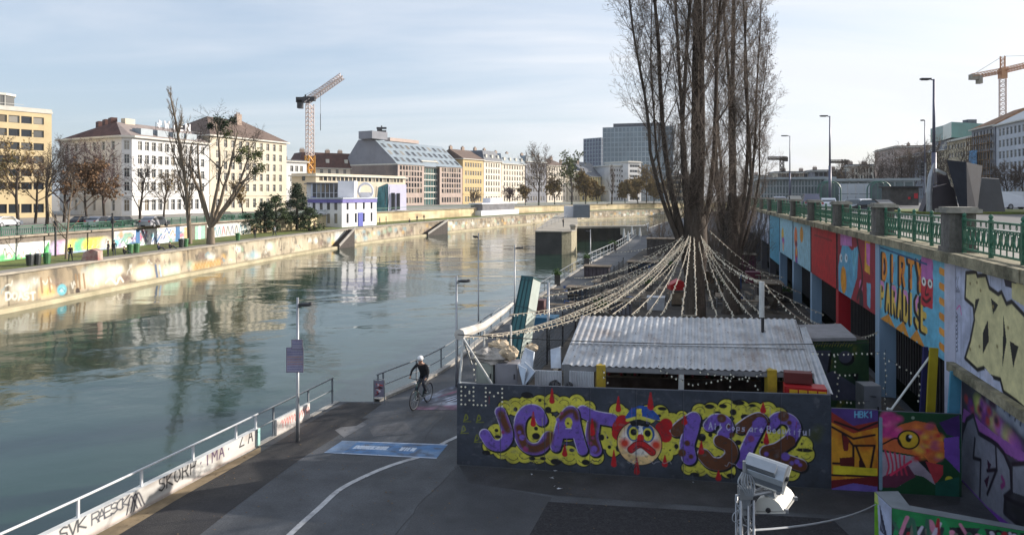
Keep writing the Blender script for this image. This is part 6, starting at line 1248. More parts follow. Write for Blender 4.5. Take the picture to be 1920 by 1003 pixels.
p.poly([(1562, 872), (1645, 878), (1645, 892), (1562, 888)], s3(226, 206, 50)); p.poly([(1556, 900), (1650, 892), (1650, 925), (1556, 925)], s3(110, 24, 30)); p.poly([(1560, 915), (1600, 905), (1645, 912), (1645, 925), (1556, 925)], s3(110, 90, 170))
for k, ch in enumerate('HBK1'): a_, z_ = GP.px(1603+k*9, 782); p.text(ch, a_, z_, .15, s3(120, 200, 236), .012, w=.08)
p.build('mural', GP.pos(0), mural_m, t)
t = thing('graffiti_board', 'board wall painted with an orange bird head and big yellow eye on green', 'fence', tuple(GP.P(aM+.05, 0)))
mb = MB(); fbox(mb, GP, aM, GL, -.006, -.08, 0, 2.04); part(mb, 'boards', fpm, t)
p = Paint(aM, GL, 0, 2.04, .012, s3(24, 74, 44), 32); p.map = GP.px; p.noise(s3(16, 40, 30), 5, 4, .5, .8, .6)
S7_ = lambda x, y: (1500+x/2.762, 640+y/2.762)
p.poly([S7_(*q) for q in ((425, 500), (520, 430), (600, 410), (700, 430), (745, 520), (750, 600), (690, 640), (600, 590), (430, 560))], s3(216, 110, 60)); p.poly([S7_(*q) for q in ((425, 570), (590, 595), (690, 700), (705, 745), (640, 700), (560, 680), (520, 745), (425, 755))], s3(176, 160, 176))
p.poly([S7_(*q) for q in ((425, 700), (560, 640), (600, 700), (560, 720), (500, 755), (425, 755))], s3(110, 50, 76)); p.poly([S7_(*q) for q in ((590, 590), (640, 590), (680, 640), (690, 700))], s3(24, 16, 24)); p.poly([S7_(*q) for q in ((650, 620), (740, 640), (740, 690), (700, 740))], s3(190, 60, 70))
for k in range(26): p.disc(S7_(425+p.rng.uniform(0, 90), 400+p.rng.uniform(-30, 90)), .09, s3(*[(220, 70, 150), (180, 50, 130), (236, 110, 170)][k % 3]), ry=.07, soft=.06)
for k in range(40): p.disc(S7_(600+p.rng.uniform(0, 130), 430+p.rng.uniform(0, 180)), .08, s3(*[(236, 140, 60), (206, 60, 60), (230, 180, 70), (190, 90, 120)][k % 4]), ry=.06, soft=.05)
p.poly([S7_(*q) for q in ((720, 420), (825, 380), (830, 500), (760, 480))], s3(70, 40, 110)); p.poly([S7_(*q) for q in ((745, 500), (825, 490), (828, 680), (790, 640), (750, 600))], s3(120, 76, 176))
p.disc(S7_(562, 508), .265, Bk_, ry=.245); p.disc(S7_(562, 508), .225, s3(226, 184, 50), ry=.205); p.disc(S7_(562, 500), .07, Bk_, ry=.1); p.disc(S7_(572, 492), .04, s3(230, 230, 240)); p.stroke([S7_(430, 530), S7_(500, 500), S7_(530, 545)], .02, Bk_)
for k in range(5): p.stroke([S7_(440+k*25, 560+k*8), S7_(460+k*20, 640), S7_(450+k*26, 690)], .022, s3(206, 60, 90))
p.stroke([S7_(470, 690), S7_(575, 620)], .03, s3(226, 60, 100)); p.disc(S7_(772, 715), .09, s3(214, 206, 60)); p.disc(S7_(585, 395), .04, s3(150, 170, 150)); p.poly([S7_(*q) for q in ((700, 730), (825, 700), (825, 810), (700, 800))], s3(28, 90, 76))
p.stroke([S7_(417, 400), S7_(417, 760)], .045, s3(130, 160, 180), smooth=False); p.build('mural', GP.pos(0), mural_m, t)
# ---------------------------------------------------------------- main bar hut
fl, fr, bl_, br_ = at(1053, 684, 19.8), at(1526, 698, 19.0), at(1090, 592, 23.2), at(1492, 598, 22.6)
hut = thing('bar_hut', 'open bar hut with silvery corrugated roof and yellow posts behind the grey fence', 'hut', (fl[0], fl[1], 0))
corr = mat('corrugated_metal', (.44, .45, .47), .45, .25, 1.6, metal=.3, dirt=(.17, .11, .08), dirtamt=.8)
def corrug(A, B, D, E, pitch=.19, amp=.022):   # A-B front, D-E back
    L = (B-A).length; n = int(L/pitch*6); mb = MB(); vs = []
    for r_ in range(2):
        a, b = (A, B) if r_ == 0 else (D, E)
        for i in range(n+1): q = a.lerp(b, i/n); vs.append(q+Vector((0, 0, amp*math.sin(i*PI/3))))
    fs = [(i, i+1, n+2+i, n+1+i) for i in range(n)]; m_ = len(vs); vs += [v-Vector((0, 0, .012)) for v in vs]; fs += [(m_+i+1, m_+i, m_+n+1+i, m_+n+2+i) for i in range(n)]+[(i+1, i, m_+i, m_+i+1) for i in range(n)]
    mb.add(vs, fs); return mb
ro = part(corrug(fl, fr, bl_, br_), 'roof', corr, hut)
mb = MB(); mb.bar(fl-Vector((0, -.04, .1)), fr-Vector((0, -.04, .1)), .05, .14); mb.bar(bl_-Vector((0, .05, .12)), br_-Vector((0, .05, .12)), .06, .16); mb.bar(fl-Vector((-.06, -.1, .1)), bl_-Vector((-.06, .1, .1)), .05, .14); mb.bar(fr-Vector((.06, -.1, .1)), br_-Vector((.06, .1, .1)), .05, .14)
for f in (.25, .5, .75): mb.bar(fl.lerp(fr, f)-Vector((0, -.1, .1)), bl_.lerp(br_, f)-Vector((0, .1, .1)), .06, .12)
part(mb, 'eaves_beam', mat('grey_beam', (.22, .22, .23), .7, .2, 2), hut)
mb = MB(); mb.bar(fl.lerp(bl_, .38)+Vector((0, 0, .035)), fr.lerp(br_, .38)+Vector((0, 0, .035)), .05, .02); part(mb, 'roof_seam', steel, ro)
yelm = mat('yellow_post_paint', s3(190, 160, 50), .6, .2, 3, dirt=(.1, .08, .03), dirtamt=.5)
for u, w_, m, nm in ((1062, .16, steel, 'post'), (1126, .26, yelm, 'yellow_post'), (1277, .13, white, 'post'), (1445, .26, yelm, 'yellow_post'), (1519, .08, steel, 'post')):
    Y_ = 19.75 - (u-1053)/473*.78+.12; q = PX(u, Y_); f = (q[0]-fl[0])/(fr[0]-fl[0]); mb = MB(); mb.box((q[0], q[1], 1.3), (w_, w_, 2.56)); part(mb, nm, m, hut)
for f in (.02, .35, .68, .98):
    q = bl_.lerp(br_, f); mb = MB(); mb.box((q[0], q[1]-.1, 1.6), (.1, .1, 3.2)); part(mb, 'post', woodd, hut)
inner = mat('hut_interior', (.11, .075, .06), .85, .5, 2.5, dirt=(.09, .05, .04), dirtamt=.6)
mb = MB(); q0, q1 = bl_.lerp(fl, .08), br_.lerp(fr, .08); mb.bar((q0[0]+.4, q0[1], 1.45), (q1[0]-.1, q1[1], 1.45), .08, 2.9); part(mb, 'back_wall', inner, hut)
mb = MB(); A, B = fl+Vector((.9, .9, 0)), fr+Vector((-1.4, .9, 0)); mb.bar((A[0], A[1], .5), (B[0], B[1], .5), .7, 1.0); mb.bar((A[0], A[1]-.02, 1.06), (B[0], B[1]-.02, 1.06), .9, .07); part(mb, 'counter', woodd, hut)
rg = random.Random(9)
for z in (1.5, 1.9, 2.3):
    mb = MB(); mb.bar((q0[0]+.6, q0[1]-.3, z), (q1[0]-.4, q1[1]-.3, z), .3, .03); part(mb, 'shelf', woodm, hut)
bots = [mat('brown_bottle', (.06, .025, .01), .2, .3, 1), mat('green_bottle', (.02, .06, .03), .2, .3, 1), mat('clear_bottle', (.25, .27, .28), .2, .3, 1), mat('red_can', (.25, .03, .03), .4, .3, 1)]
bo = MB(); bo.lathe((0, 0, 0), [(.04, 0), (.042, .02), (.042, .16), (.018, .22), (.016, .29)], 8)
protos = [bo.build('bottle', m) for m in bots]
for i, o in enumerate(protos): o['category'] = 'bottle'; o['group'] = 'bottles on the bar hut shelves'; o['label'] = ['brown bottle', 'green bottle', 'clear bottle', 'red bottle'][i]+' on a dim back shelf of the bar hut'
first = [True]*4
for k in range(60):
    z = rg.choice((1.515, 1.915, 2.315)); f = rg.uniform(.03, .97); q = Vector((q0[0]+.6, q0[1]-.3, 0)).lerp(Vector((q1[0]-.4, q1[1]-.3, 0)), f); i = rg.randint(0, 3)
    if first[i]: o = protos[i]; first[i] = False
    else: o = protos[i].copy(); C.objects.link(o)
    o.location = (q[0], q[1]+rg.uniform(-.08, .08), z)
def garland(name, label, pts, sag, group, r=.012, bulb=.03, step=.28, m=None, drop=True, seed=0, cat='string lights'):
    """one hanging light string: cord with its sockets and bulbs"""
    rg = random.Random(seed); P = [Vector(p) for p in pts]; L = []
    for a, b in zip(P, P[1:]):
        n = max(3, int((b-a).length/.25))
        for i in range(n): t_ = i/n; L.append(a.lerp(b, t_)-Vector((0, 0, sag*4*t_*(1-t_)*(b-a).length)))
    L.append(P[-1]); mb = MB(); mb.tube(L, r, 5, 0); S = [0]
    for a, b in zip(L, L[1:]): S.append(S[-1]+(b-a).length)
    s = step*.5
    while s < S[-1]:
        i = max(j for j in range(len(S)) if S[j] <= s); i = min(i, len(L)-2); q = L[i].lerp(L[i+1], (s-S[i])/(S[i+1]-S[i]+1e-9))
        o = Vector((rg.uniform(-.04, .04), rg.uniform(-.04, .04), 0)); mb.tube([q, q+o*.6-Vector((0, 0, .03))], .013, 4, 0); mb.ball(q+o-Vector((0, 0, .045)), (bulb, bulb, bulb*1.25), 6, 4, 1); s += step*rg.uniform(.8, 1.2)
    o = mb.build(name, [m or cordm, bulbm]); return tag(o, label, cat, group)
cordm = mat('pale_cord', (.46, .39, .30), .7, .3, 3)
cordd = mat('dark_cord', (.03, .03, .03), .7, .3, 3)
gg = 'light garlands fanning out from the near poplar'
top = lambda du=0, dv=0: at(1301+du, 437+dv, 33.3)
back = lambda f: bl_.lerp(br_, f)+Vector((0, .05, .06))
ends = [(at(1012, 556, 27), -28, 30, 'uppermost left garland ending above the teal tower'), (at(1000, 590, 24.5), -22, 24, 'second garland to the left, passing before the teal tower'), (at(955, 590, 23.5), -18, 18, 'long garland reaching the left side of the teal tower'),
        (at(905, 628, 20.5), -14, 10, 'long low garland reaching the left end over the cabinets'), (at(872, 632, 19.6), -12, 16, 'longest garland ending at the far left frame corner')]
for i, (e, du, dv, lab) in enumerate(ends): garland('light_garland', lab, [top(du*.5, dv*.6), e], .045+.006*i, gg, .012, .026, .27, seed=i)
for i, (f, du, lab) in enumerate([(.06, -13, 'garland landing at the left back corner of the hut roof'), (.15, -11, 'garland landing just right of the left roof corner'), (.24, -8, 'garland landing a quarter along the roof edge'), (.31, -6, 'garland landing left of the white loop'), (.38, -4, 'garland landing closest left of the white loop'),
        (.64, 6, 'first garland landing right of the trunk'), (.72, 8, 'second garland landing right of the trunk'), (.80, 10, 'garland landing left of the white mast'), (.86, 13, 'garland landing at the white mast')]): garland('light_garland', lab, [top(du*1.6, 4+i % 3*6), back(f)], .03, gg, .013, .025, .25, seed=20+i)
for i, (u_, v_, y_, lab) in enumerate([(1040, 548, 33, 'thin garland toward the pale post by the teal tower'), (1075, 520, 46, 'thin garland toward the canal railing planters'), (1010, 612, 22.5, 'low garland between the teal tower and the roof corner'), (925, 632, 20.2, 'low garland ending over the grey tarp bundle'), (1060, 605, 23.6, 'garland ending just left of the hut roof corner'), (1545, 590, 30, 'garland toward the pillar under the red panel'), (1100, 540, 40, 'garland across the middle of the left terrace'), (1130, 585, 26, 'garland ending low behind the roof at left'), (985, 560, 30, 'garland toward the top of the teal tower'), (1470, 560, 32, 'garland right of the white mast toward the pale pillars'), (1395, 575, 30, 'garland between the trunk and the white mast')]): garland('light_garland', lab, [top(-20 if u_ < 1300 else 26, 6+i*4), at(u_, v_, y_)], .04, gg, .011, .025, .27, seed=60+i)
garland('light_garland', 'steep garland left of the trunk ending in a white loop on the roof', [top(-6, 6), back(.475), back(.545)], .012, gg, .016, .027, .22, seed=40); garland('light_garland', 'steep garland right of the trunk meeting the white loop', [top(0, 8), back(.545)], .004, gg, .016, .027, .22, seed=41)
mast_top = at(1430, 528, 21.7)
garland('light_garland', 'garland from the poplar to the top of the white mast', [top(18, 12), mast_top], .03, gg, .014, .028, .28, seed=50)
garland('light_garland', 'garland from the poplar toward the pale blue pillars', [top(30, -4), at(1500, 548, 36)], .05, gg, .014, .028, .3, seed=51); garland('light_garland', 'garland from the mast down to the red pillar', [mast_top, at(1500, 598, 23), at(1567, 606, 26)], .04, gg, .014, .028, .3, seed=52)
garland('light_garland', 'long garland from the pale blue pillar to the near light blue pillar', [at(1480, 560, 38), at(1565, 612, 30), at(1646, 622, 24)], .05, gg, .014, .028, .35, seed=53)
g2 = 'dotted bulb strings round the bar'
for i, (pts, lab) in enumerate([([at(1128, 690, 19.5), at(1150, 740, 19.4)], 'bulb string running down beside the left yellow post'), ([at(1235, 690, 19.45), at(1300, 720, 19.4), at(1385, 700, 19.2)], 'bulb string swagged under the middle of the eaves'), ([at(1310, 694, 19.3), at(1390, 708, 19.3), at(1440, 696, 19.1)], 'bulb string under the eaves left of the right yellow post'),
        ([at(1372, 694, 19.2), at(1365, 745, 19.2)], 'vertical bulb string in the middle of the hut front'), ([at(1392, 700, 19.2), at(1440, 742, 19.1)], 'slanting bulb string left of the right yellow post'), ([at(1520, 660, 20), at(1612, 660, 20.4), at(1650, 660, 20.4)], 'bulb string along the top of the green mural hut'), ([at(1566, 660, 20), at(1572, 745, 20)], 'vertical bulb string over the grey shapes of the green mural hut'), ([at(1567, 700, 20), at(1605, 700, 20)], 'short bulb string across the middle of the green mural hut'),
        ([at(1568, 750, 19.9), at(1632, 752, 19.9)], 'bulb string along the foot of the green mural hut'), ([at(1660, 655, 20.5), at(1660, 755, 20.5)], 'vertical bulb string on the near light blue pillar'), ([at(1664, 672, 20), at(1730, 705, 18.9), at(1722, 750, 18.9)], 'scattered bulb string before the dark shutters under the wall'), ([at(890, 640, 19.2), at(889, 715, 19.2)], 'vertical bulb string beside the left cabinets')]):
    garland('bulb_string', lab, pts, .02, g2, .004, .026, .17, m=cordd, seed=70+i)
mb = MB()
for a, b in ((at(858, 627, 19.1), at(1640, 642, 21.0)),):
    mb.tube([a.lerp(b, k/30)-Vector((0, 0, .25*4*(k/30)*(1-k/30)*.6)) for k in range(31)], .014, 5)
tag(mb.build('overhead_cable', cordd), 'dark overhead cable crossing above the corrugated roof', 'cable')
# mast on roof
q = at(1430, 621, 21.7); t = thing('white_mast', 'white-wrapped mast standing through the corrugated roof', 'mast', (q[0], q[1], 0)); mb = MB(); mb.tube([(q[0], q[1], 0), (q[0], q[1], mast_top[2]-.8)], .05, 8); part(mb, 'pole', blackm, t); mb = MB(); mb.tube([(q[0]-.03, q[1], q[2]+.45), (q[0]-.03, q[1], mast_top[2])], .085, 8); part(mb, 'wrap', white, t)
# right lean-to
mb = corrug(at(1534, 741, 18.2), at(1562, 738, 18.0), at(1500, 615, 21.8), at(1512, 612, 21.9), .14, .014); t = thing('lean_to_roof', 'narrow corrugated lean-to at the right end of the bar hut with red and yellow counter', 'lean-to', (*PX(1540, 19), 0)); part(mb, 'roof', corr, t)
cred = mat('red_counter_paint', s3(170, 30, 34), .5, .15, 2); cyel = mat('yellow_counter_paint', s3(226, 176, 50), .5, .1, 2)
mb = MB(); A, B = at(1478, 744, 18.15), at(1558, 746, 17.85); mb.bar((A[0], A[1]+.3, 1.2), (B[0], B[1]+.3, 1.2), .5, 2.35); part(mb, 'counter', cred, t); mb = MB()
for k in range(4): q = A.lerp(B, (k+.6)/4.4); mb.box((q[0], q[1]+.03, 2.18), (.2, .03, .26), rz=-.15)
part(mb, 'yellow_panels', cyel, t); mb = MB(); A, B = at(1470, 705, 18.6), at(1522, 708, 18.4); mb.bar(A, B, .3, .28); part(mb, 'sign_board', mat('dark_red_board', (.12, .02, .018), .6, .2, 2), t)
# green mural hut
q00, q01, q10, q11 = at(1512, 634, 21.2), at(1606, 632, 21.3), at(1496, 609, 23.4), at(1576, 608, 23.6)
t = thing('mural_hut', 'small flat-roofed hut with green mural and big grey shapes beside the bar', 'hut', (q00[0], q00[1], 0)); mb = MB(); mb.prism([(v[0], v[1]) for v in (q00, q01, q11, q10)], q00[2]-.1, q00[2]); part(mb, 'roof', mat('grey_felt', (.26, .25, .26), .9, .15, 2, dirt=(.14, .13, .12), dirtamt=.5), t)
MP = Plane(q00+Vector((.15, .2, 0)), q01-q00); ml = (q01-q00).length+.0; mb = MB(); fbox(mb, MP, 0, ml+.35, -.01, -1.6, 0, q00[2]-.11); part(mb, 'body', woodd, t)
p = Paint(0, ml+.35, .6, q00[2]-.12, .015, s3(46, 76, 44), 55); p.map = MP.px; p.noise(s3(20, 50, 40), 5, 5, .45, .7, .8); p.noise(s3(120, 120, 50), 8, 6, .6, .8, .6); gs = s3(76, 78, 96)
p.poly([(1524, 657), (1558, 657), (1552, 700), (1536, 690)], gs); p.poly([(1556, 660), (1560, 662), (1556, 700), (1551, 698)], Bk_); p.disc((1588, 672), .25, Bk_, ry=.22); p.disc((1585, 669), .22, gs, ry=.19)
p.poly([(1548, 700), (1562, 695), (1604, 722), (1604, 750), (1560, 750)], gs); p.poly([(1606, 716), (1610, 700), (1596, 700)], Bk_)
for k in range(16): p.stroke([(1520+k*5, 648+k % 3), (1523+k*5, 642+k % 4)], .015, s3(140, 140, 60))
p.build('mural', MP.pos(0), mural_m, t)
t = thing('grey_cabinet', 'grey metal cabinet in the dark gap right of the green mural hut', 'cabinet', (*PX(1628, 20), 0)); q = PX(1628, 20.2); mb = MB(); mb.box((q[0], q[1], .95), (.5, .5, 1.9)); part(mb, 'body', steel, t); mb = MB(); mb.lathe((q[0], q[1]-.26, 1.6), [(.01, -.01), (.1, 0), (.01, .01)], 10); mb.box((q[0]+.15, q[1]-.27, 1.2), (.03, .03, .2)); part(mb, 'handle', blackm, t)
# planks and poles at the wall end
for (u0, u1, v0, v1, Y_, c, lab) in ((1737, 1757, 652, 768, 17.75, s3(176, 156, 30), 'leaning yellow plank at the end of the painted bays'), (1726, 1737, 650, 766, 17.9, s3(36, 36, 90), 'navy blue plank beside the yellow plank'), (1775, 1802, 696, 772, 17.5, s3(90, 160, 190), 'light blue board standing right of the white pillar')):
    nm = {1737: 'yellow_plank', 1726: 'navy_plank', 1775: 'blue_board'}[u0]; A, B = at((u0+u1)/2-6, v1, Y_), at((u0+u1)/2+4, v0, Y_+.1); A = Vector((A[0]-.05, A[1], 0)); mb = MB(); mb.bar(A, B, (u1-u0)/1280*Y_*.8, .05, up=(0, 1, 0)); tag(mb.build(nm, mat(nm+'_paint', c, .6, .15, 2)), lab, 'plank')
mb = MB(); A, B = at(1671, 768, 17.4), at(1753, 655, 18.0); mb.tube([(A[0]-.2, A[1], A[2]-.35), A, B], .028, 8); mb.tube([A, A+Vector((-.1, 0, .03))], .04, 6); tag(mb.build('diagonal_pole', white), 'white pole leaning diagonally over the bird eye mural', 'pole')
# ---------------------------------------------------------------- left end: frame, cabinets, bundles, sheets
t = thing('tent_frame', 'white tubular frame with folded canopy at the left corner of the fence', 'frame', (*PX(862, 19.3), 0)); mb = MB(); c0 = at(868, 634, 19.3)
for e in (at(862, 722, 19.1), at(884, 682, 21.5), at(924, 722, 19.3)): mb.tube([c0, e, (e[0]+(e[0]-c0[0])*.3, e[1], max(0, e[2]-1.8))] if e[0] < c0[0] else [c0, e], .032, 8)
mb.tube([at(862, 717, 19.0), at(892, 719, 19.3)], .03, 6); part(mb, 'tubes', white, t); mb = MB(); mb.tube([c0+Vector((-.1, 0, .1)), at(905, 612, 21.5), at(945, 583, 25), at(962, 568, 27)], [.16, .12, .09, .05], 8); part(mb, 'folded_canopy', mat('canopy_cloth', (.55, .52, .48), .9, .15, 3, dirt=(.2, .17, .14), dirtamt=.5), t)
mb = MB(); mb.tube([at(908, 620, 21), at(908, 660, 21)], .03, 6); mb.tube([at(958, 610, 20.5), at(958, 650, 20.5)], .03, 6); part(mb, 'inner_posts', white, t)
def cab(u0, u1, v0, Y_, m, lab, dep=.6):
    A, B = PX(u0, Y_), PX(u1, Y_-.03); z = ztop(v0, Y_); t = thing('cabinet', lab, 'cabinet', (*((A+B)/2), 0), group='grey cabinets behind the left end of the fence'); mb = MB(); mb.prism([tuple(A), tuple(B), tuple(B+dU*dep), tuple(A+dU*dep)], 0, z); part(mb, 'body', m, t); mb = MB(); mb.box((*(A.lerp(B, .5)-Vector((0, .02))), z*.5+.03), ((B-A).length-.08, .03, z-.12)); d_ = part(mb, 'door', m, t); mb = MB(); mb.box((*(A.lerp(B, .86)-Vector((0, .05))), z-.35), (.03, .03, .14)); part(mb, 'handle', blackm, d_)
cab(893, 924, 681, 19.7, mat('grey_green_cabinet', (.30, .33, .30), .6, .12, 1.5, dirt=(.18, .18, .16), dirtamt=.5), 'left greenish grey cabinet behind the dotted letters')
cab(928, 970, 682, 19.65, mat('mauve_grey_cabinet', (.24, .24, .27), .6, .12, 1.5, dirt=(.15, .14, .14), dirtamt=.5), 'right mauve-grey cabinet behind the J of the graffiti')
def cloth(label, c, r, seed, m, name='tarp_bundle', n=90, cat='bundle', group=None):
    rg = random.Random(seed); mb = MB(); seg, ring = 22, 12; vs = []
    ph = [rg.uniform(0, 6.28) for _ in range(8)]
    for i in range(ring+1):
        t_ = PI*i/ring
        for j in range(seg):
            q = 2*PI*j/seg; f = 1+.13*math.sin(3*q+ph[0]+2*t_)+.09*math.sin(7*q+ph[1]-3*t_)+.06*math.sin(11*t_+ph[2]+q)+rg.uniform(-.05, .05)
            vs.append((c[0]+r[0]*math.sin(t_)*math.cos(q)*f, c[1]+r[1]*math.sin(t_)*math.sin(q)*f, c[2]+r[2]*math.cos(t_)*f))
    mb.add(vs, [(i*seg+j, (i+1)*seg+j, (i+1)*seg+(j+1) % seg, i*seg+(j+1) % seg) for i in range(ring) for j in range(seg)]); return tag(mb.build(name, m), label, cat, group)
tarp = mat('grey_tarp', (.32, .30, .28), .8, .25, 3, bump=.6, bscale=14); tarpc = mat('cream_cloth', (.50, .40, .28), .9, .3, 4, bump=.6, bscale=14)
q = at(917, 668, 20.0); cloth('large striped grey tarp bundle lying on the cabinets', q, (.5, .38, .24), 1, tarp); q = at(953, 662, 19.9); cloth('crumpled cream cloth bundle right of the grey tarp', q, (.28, .25, .2), 2, tarpc); q = at(937, 646, 20.3); cloth('brownish cloth heap behind the grey tarp bundle', q, (.3, .3, .14), 3, tarpc); q = at(997, 652, 20.6); cloth('pale cloth lump on the metal sheets', q, (.2, .2, .12), 4, tarpc)
shm = mat('bluish_sheet_metal', (.42, .47, .54), .35, .15, 2, metal=.5, dirt=(.2, .2, .2), dirtamt=.4)
for i, (P4, lab) in enumerate([([at(970, 683, 19.6), at(983, 678, 19.7), at(1003, 697, 19.4), at(981, 726, 19.3)], 'folded bluish metal sheet leaning right of the cabinets'), ([at(975, 680, 20), at(984, 652, 20.4), at(1001, 660, 20.2), at(998, 690, 19.9)], 'upper bluish metal sheet leaning behind the folded one'), ([at(1032, 655, 20.8), at(1050, 650, 20.8), at(1052, 690, 20.3), at(1033, 690, 20.3)], 'upright bluish metal sheet left of the hut roof corner')]):
    mb = MB(); mb.extr(P4, (.03, .05, .0)); m0 = (P4[0]+P4[2])/2+Vector((0, -.08, 0)); mb.extr([P4[0]+Vector((.02, -.03, 0)), m0, P4[3]+Vector((0, -.03, 0))], (.02, .03, 0)) if i == 0 else None; tag(mb.build('metal_sheet', shm), lab, 'metal sheet', 'metal sheets left of the bar hut')
wcm = mat('white_corrugated', (.52, .54, .58), .5, .12, 2, dirt=(.3, .3, .32), dirtamt=.5)
for (u0, u1, v0, Y_, lab) in ((1003, 1054, 694, 19.9, 'white corrugated low partition left of the hut'), (1067, 1114, 695, 19.75, 'white corrugated low partition under the left end of the hut roof')):
    A, B = at(u0, v0, Y_), at(u1, v0+2, Y_-.05); A2, B2 = Vector((A[0], A[1], 0)), Vector((B[0], B[1], 0)); mb = MB(); n = 40; vs = []
    for i in range(n+1): q = A.lerp(B, i/n); o = .025*(1 if (i//2) % 2 else 0); vs += [(q[0], q[1]-o, 0), (q[0], q[1]-o, q[2]), (q[0], q[1]+.05, 0), (q[0], q[1]+.05, q[2])]
    mb.add(vs, [f for i in range(n) for f in ((4*i, 4*i+4, 4*i+5, 4*i+1), (4*i+6, 4*i+2, 4*i+3, 4*i+7), (4*i+1, 4*i+5, 4*i+7, 4*i+3))]); tag(mb.build('corrugated_partition', wcm), lab, 'partition')
for (u, v, Y_, r, lab) in ((1041, 722, 19.5, .16, 'dark round object on top of the fence left of the hut'), (1068, 722, 19.4, .1, 'small dark lump beside the grey hut post')): cloth(lab, at(u, v, Y_), (r, r, r*.8), u, blackm, 'dark_bag', cat='bag')
# teal tower
t = thing('leaning_tower', 'tall leaning teal metal box tower with one side painted bright as sunlit', 'tower', (*PX(985, 27.5), 0)); teal = mat('teal_metal', (.07, .20, .21), .5, .2, 1.5, metal=.2, dirt=(.05, .1, .1), dirtamt=.5, streak=True); lit_teal = mat('sunlit_teal_metal', (.55, .62, .58), .5, .1, 1.5, dirt=(.4, .45, .42), dirtamt=.4)
a = [at(978, 519, 27.6), at(999, 521, 27.2), at(1014, 528, 28.1), at(993, 524, 28.6)]; b = [at(951, 645, 27.6), at(977, 652, 27.2), at(995, 652, 28.1), at(971, 645, 28.6)]
b = [q-(p_-q)*.22 for p_, q in zip(a, b)]; mb = MB(); mb.add(a+b, [(0, 1, 2, 3), (4, 5, 1, 0), (6, 7, 3, 2), (7, 4, 0, 3), (7, 6, 5, 4)]); part(mb, 'body', teal, t); mb = MB(); mb.add([b[1], b[2], a[2], a[1]], [(0, 1, 2, 3)]); part(mb, 'sunlit_side', lit_teal, t)  # right side in a paler colour that stands for sunlight on it
mb = MB(); nrm = Vector((0, -.02, 0))
for f in (.0, .33, .66, 1): mb.tube([a[0].lerp(a[1], f)+nrm, b[0].lerp(b[1], f)+nrm], .03, 4)
for f in (.03, .35, .7): mb.tube([a[0].lerp(b[0], f)+nrm, a[1].lerp(b[1], f)+nrm], .03, 4)
mb.tube([q+Vector((0, 0, .02)) for q in a], .04, 5, closed=True); part(mb, 'ribs', mat('dark_teal', (.03, .09, .10), .5, .2, 2), t)
# ---------------------------------------------------------------- terrace furniture behind the hut
rg = random.Random(21)
def table_proto(): 
    t = thing('beer_table', 'x', 'table', (0, 0, 0), group='folding beer tables on the dark terrace'); mb = MB(); mb.box((0, 0, .74), (.6, 2.0, .04)); part(mb, 'table_top', woodm, t, local=True)
    for s_ in (-.7, .7): mb = MB(); mb.tube([(-.22, s_, 0), (-.18, s_, .72)], .02, 5); mb.tube([(.22, s_, 0), (.18, s_, .72)], .02, 5); mb.tube([(-.2, s_, .3), (.2, s_, .3)], .015, 5); part(mb, 'leg', steel, t, local=True)
    return t
def bench_proto():
    t = thing('beer_bench', 'x', 'bench', (0, 0, 0), group='folding beer benches on the dark terrace'); mb = MB(); mb.box((0, 0, .46), (.26, 2.0, .035)); part(mb, 'seat', woodm, t, local=True)
    for s_ in (-.7, .7): mb = MB(); mb.tube([(-.1, s_, 0), (-.1, s_, .45)], .018, 5); mb.tube([(.1, s_, 0), (.1, s_, .45)], .018, 5); part(mb, 'leg', steel, t, local=True)
    return t
def chair_proto(m):
    t = thing('folding_chair', 'x', 'chair', (0, 0, 0), group='chairs on the dark terrace'); mb = MB(); mb.box((0, 0, .45), (.42, .42, .03)); part(mb, 'seat', m, t, local=True); mb = MB(); mb.box((0, .2, .72), (.42, .03, .24)); part(mb, 'backrest', m, t, local=True)
    for sx in (-.19, .19):
        for sy in (-.19, .19): mb = MB(); mb.tube([(sx, sy, 0), (sx, sy, .45 if sy < 0 else .84)], .014, 5); part(mb, 'leg', steel, t, local=True)
    return t
tb, bn, ch = table_proto(), bench_proto(), chair_proto(mat('blue_chair_paint', (.05, .10, .25), .5, .2, 2)); bpy.context.view_layer.update(); TT, TB, TC = tree_of(tb), tree_of(bn), tree_of(ch); n_ = [0, 0, 0]
def put(T, k, loc, rz, lab):
    if n_[k] == 0: T[0].location = loc; T[0].rotation_euler = (0, 0, rz); T[0]['label'] = lab
    else: dupt(T, loc, rz, lab)
    n_[k] += 1
spots = [(1140, 552), (1180, 560), (1090, 575), (1060, 548), (1120, 530), (1165, 522), (1190, 500), (1225, 520), (1212, 480), (1350, 560), (1400, 572), (1420, 548), (1060, 580), (1440, 520), (1240, 545)]
near = ['in the row behind the left roof end', 'near the crossing garlands left of the trunk', 'just behind the hut roof at left', 'right of the teal tower', 'in the middle left of the terrace', 'further back left of the trunk', 'far back near the quay railing', 'left of the near trunk', 'farthest back by the bare shrub', 'right of the near trunk', 'behind the white mast', 'below the turquoise panel', 'against the roof corner at left', 'near the far pale pillars', 'next to the red canopy']
for i, (u, v) in enumerate(spots):
    q = onz(u, v+14, 0); rz = -.26+rg.choice((0, PI/2))+rg.uniform(-.15, .15); w_ = Vector((math.cos(rz), math.sin(rz), 0))*.62
    put(TT, 0, (q[0], q[1], .006), rz, 'folding table '+near[i]); put(TB, 1, (q[0]+w_[0], q[1]+w_[1], .006), rz, 'near-side bench of the table '+near[i]); 
    if i % 2: put(TB, 1, (q[0]-w_[0], q[1]-w_[1], .006), rz, 'far-side bench of the table '+near[i])
    if i % 3 == 0: put(TC, 2, (q[0]+w_[0]*2.4, q[1]+w_[1]*2.4-.3, .006), rz+1, 'blue chair by the table '+near[i])
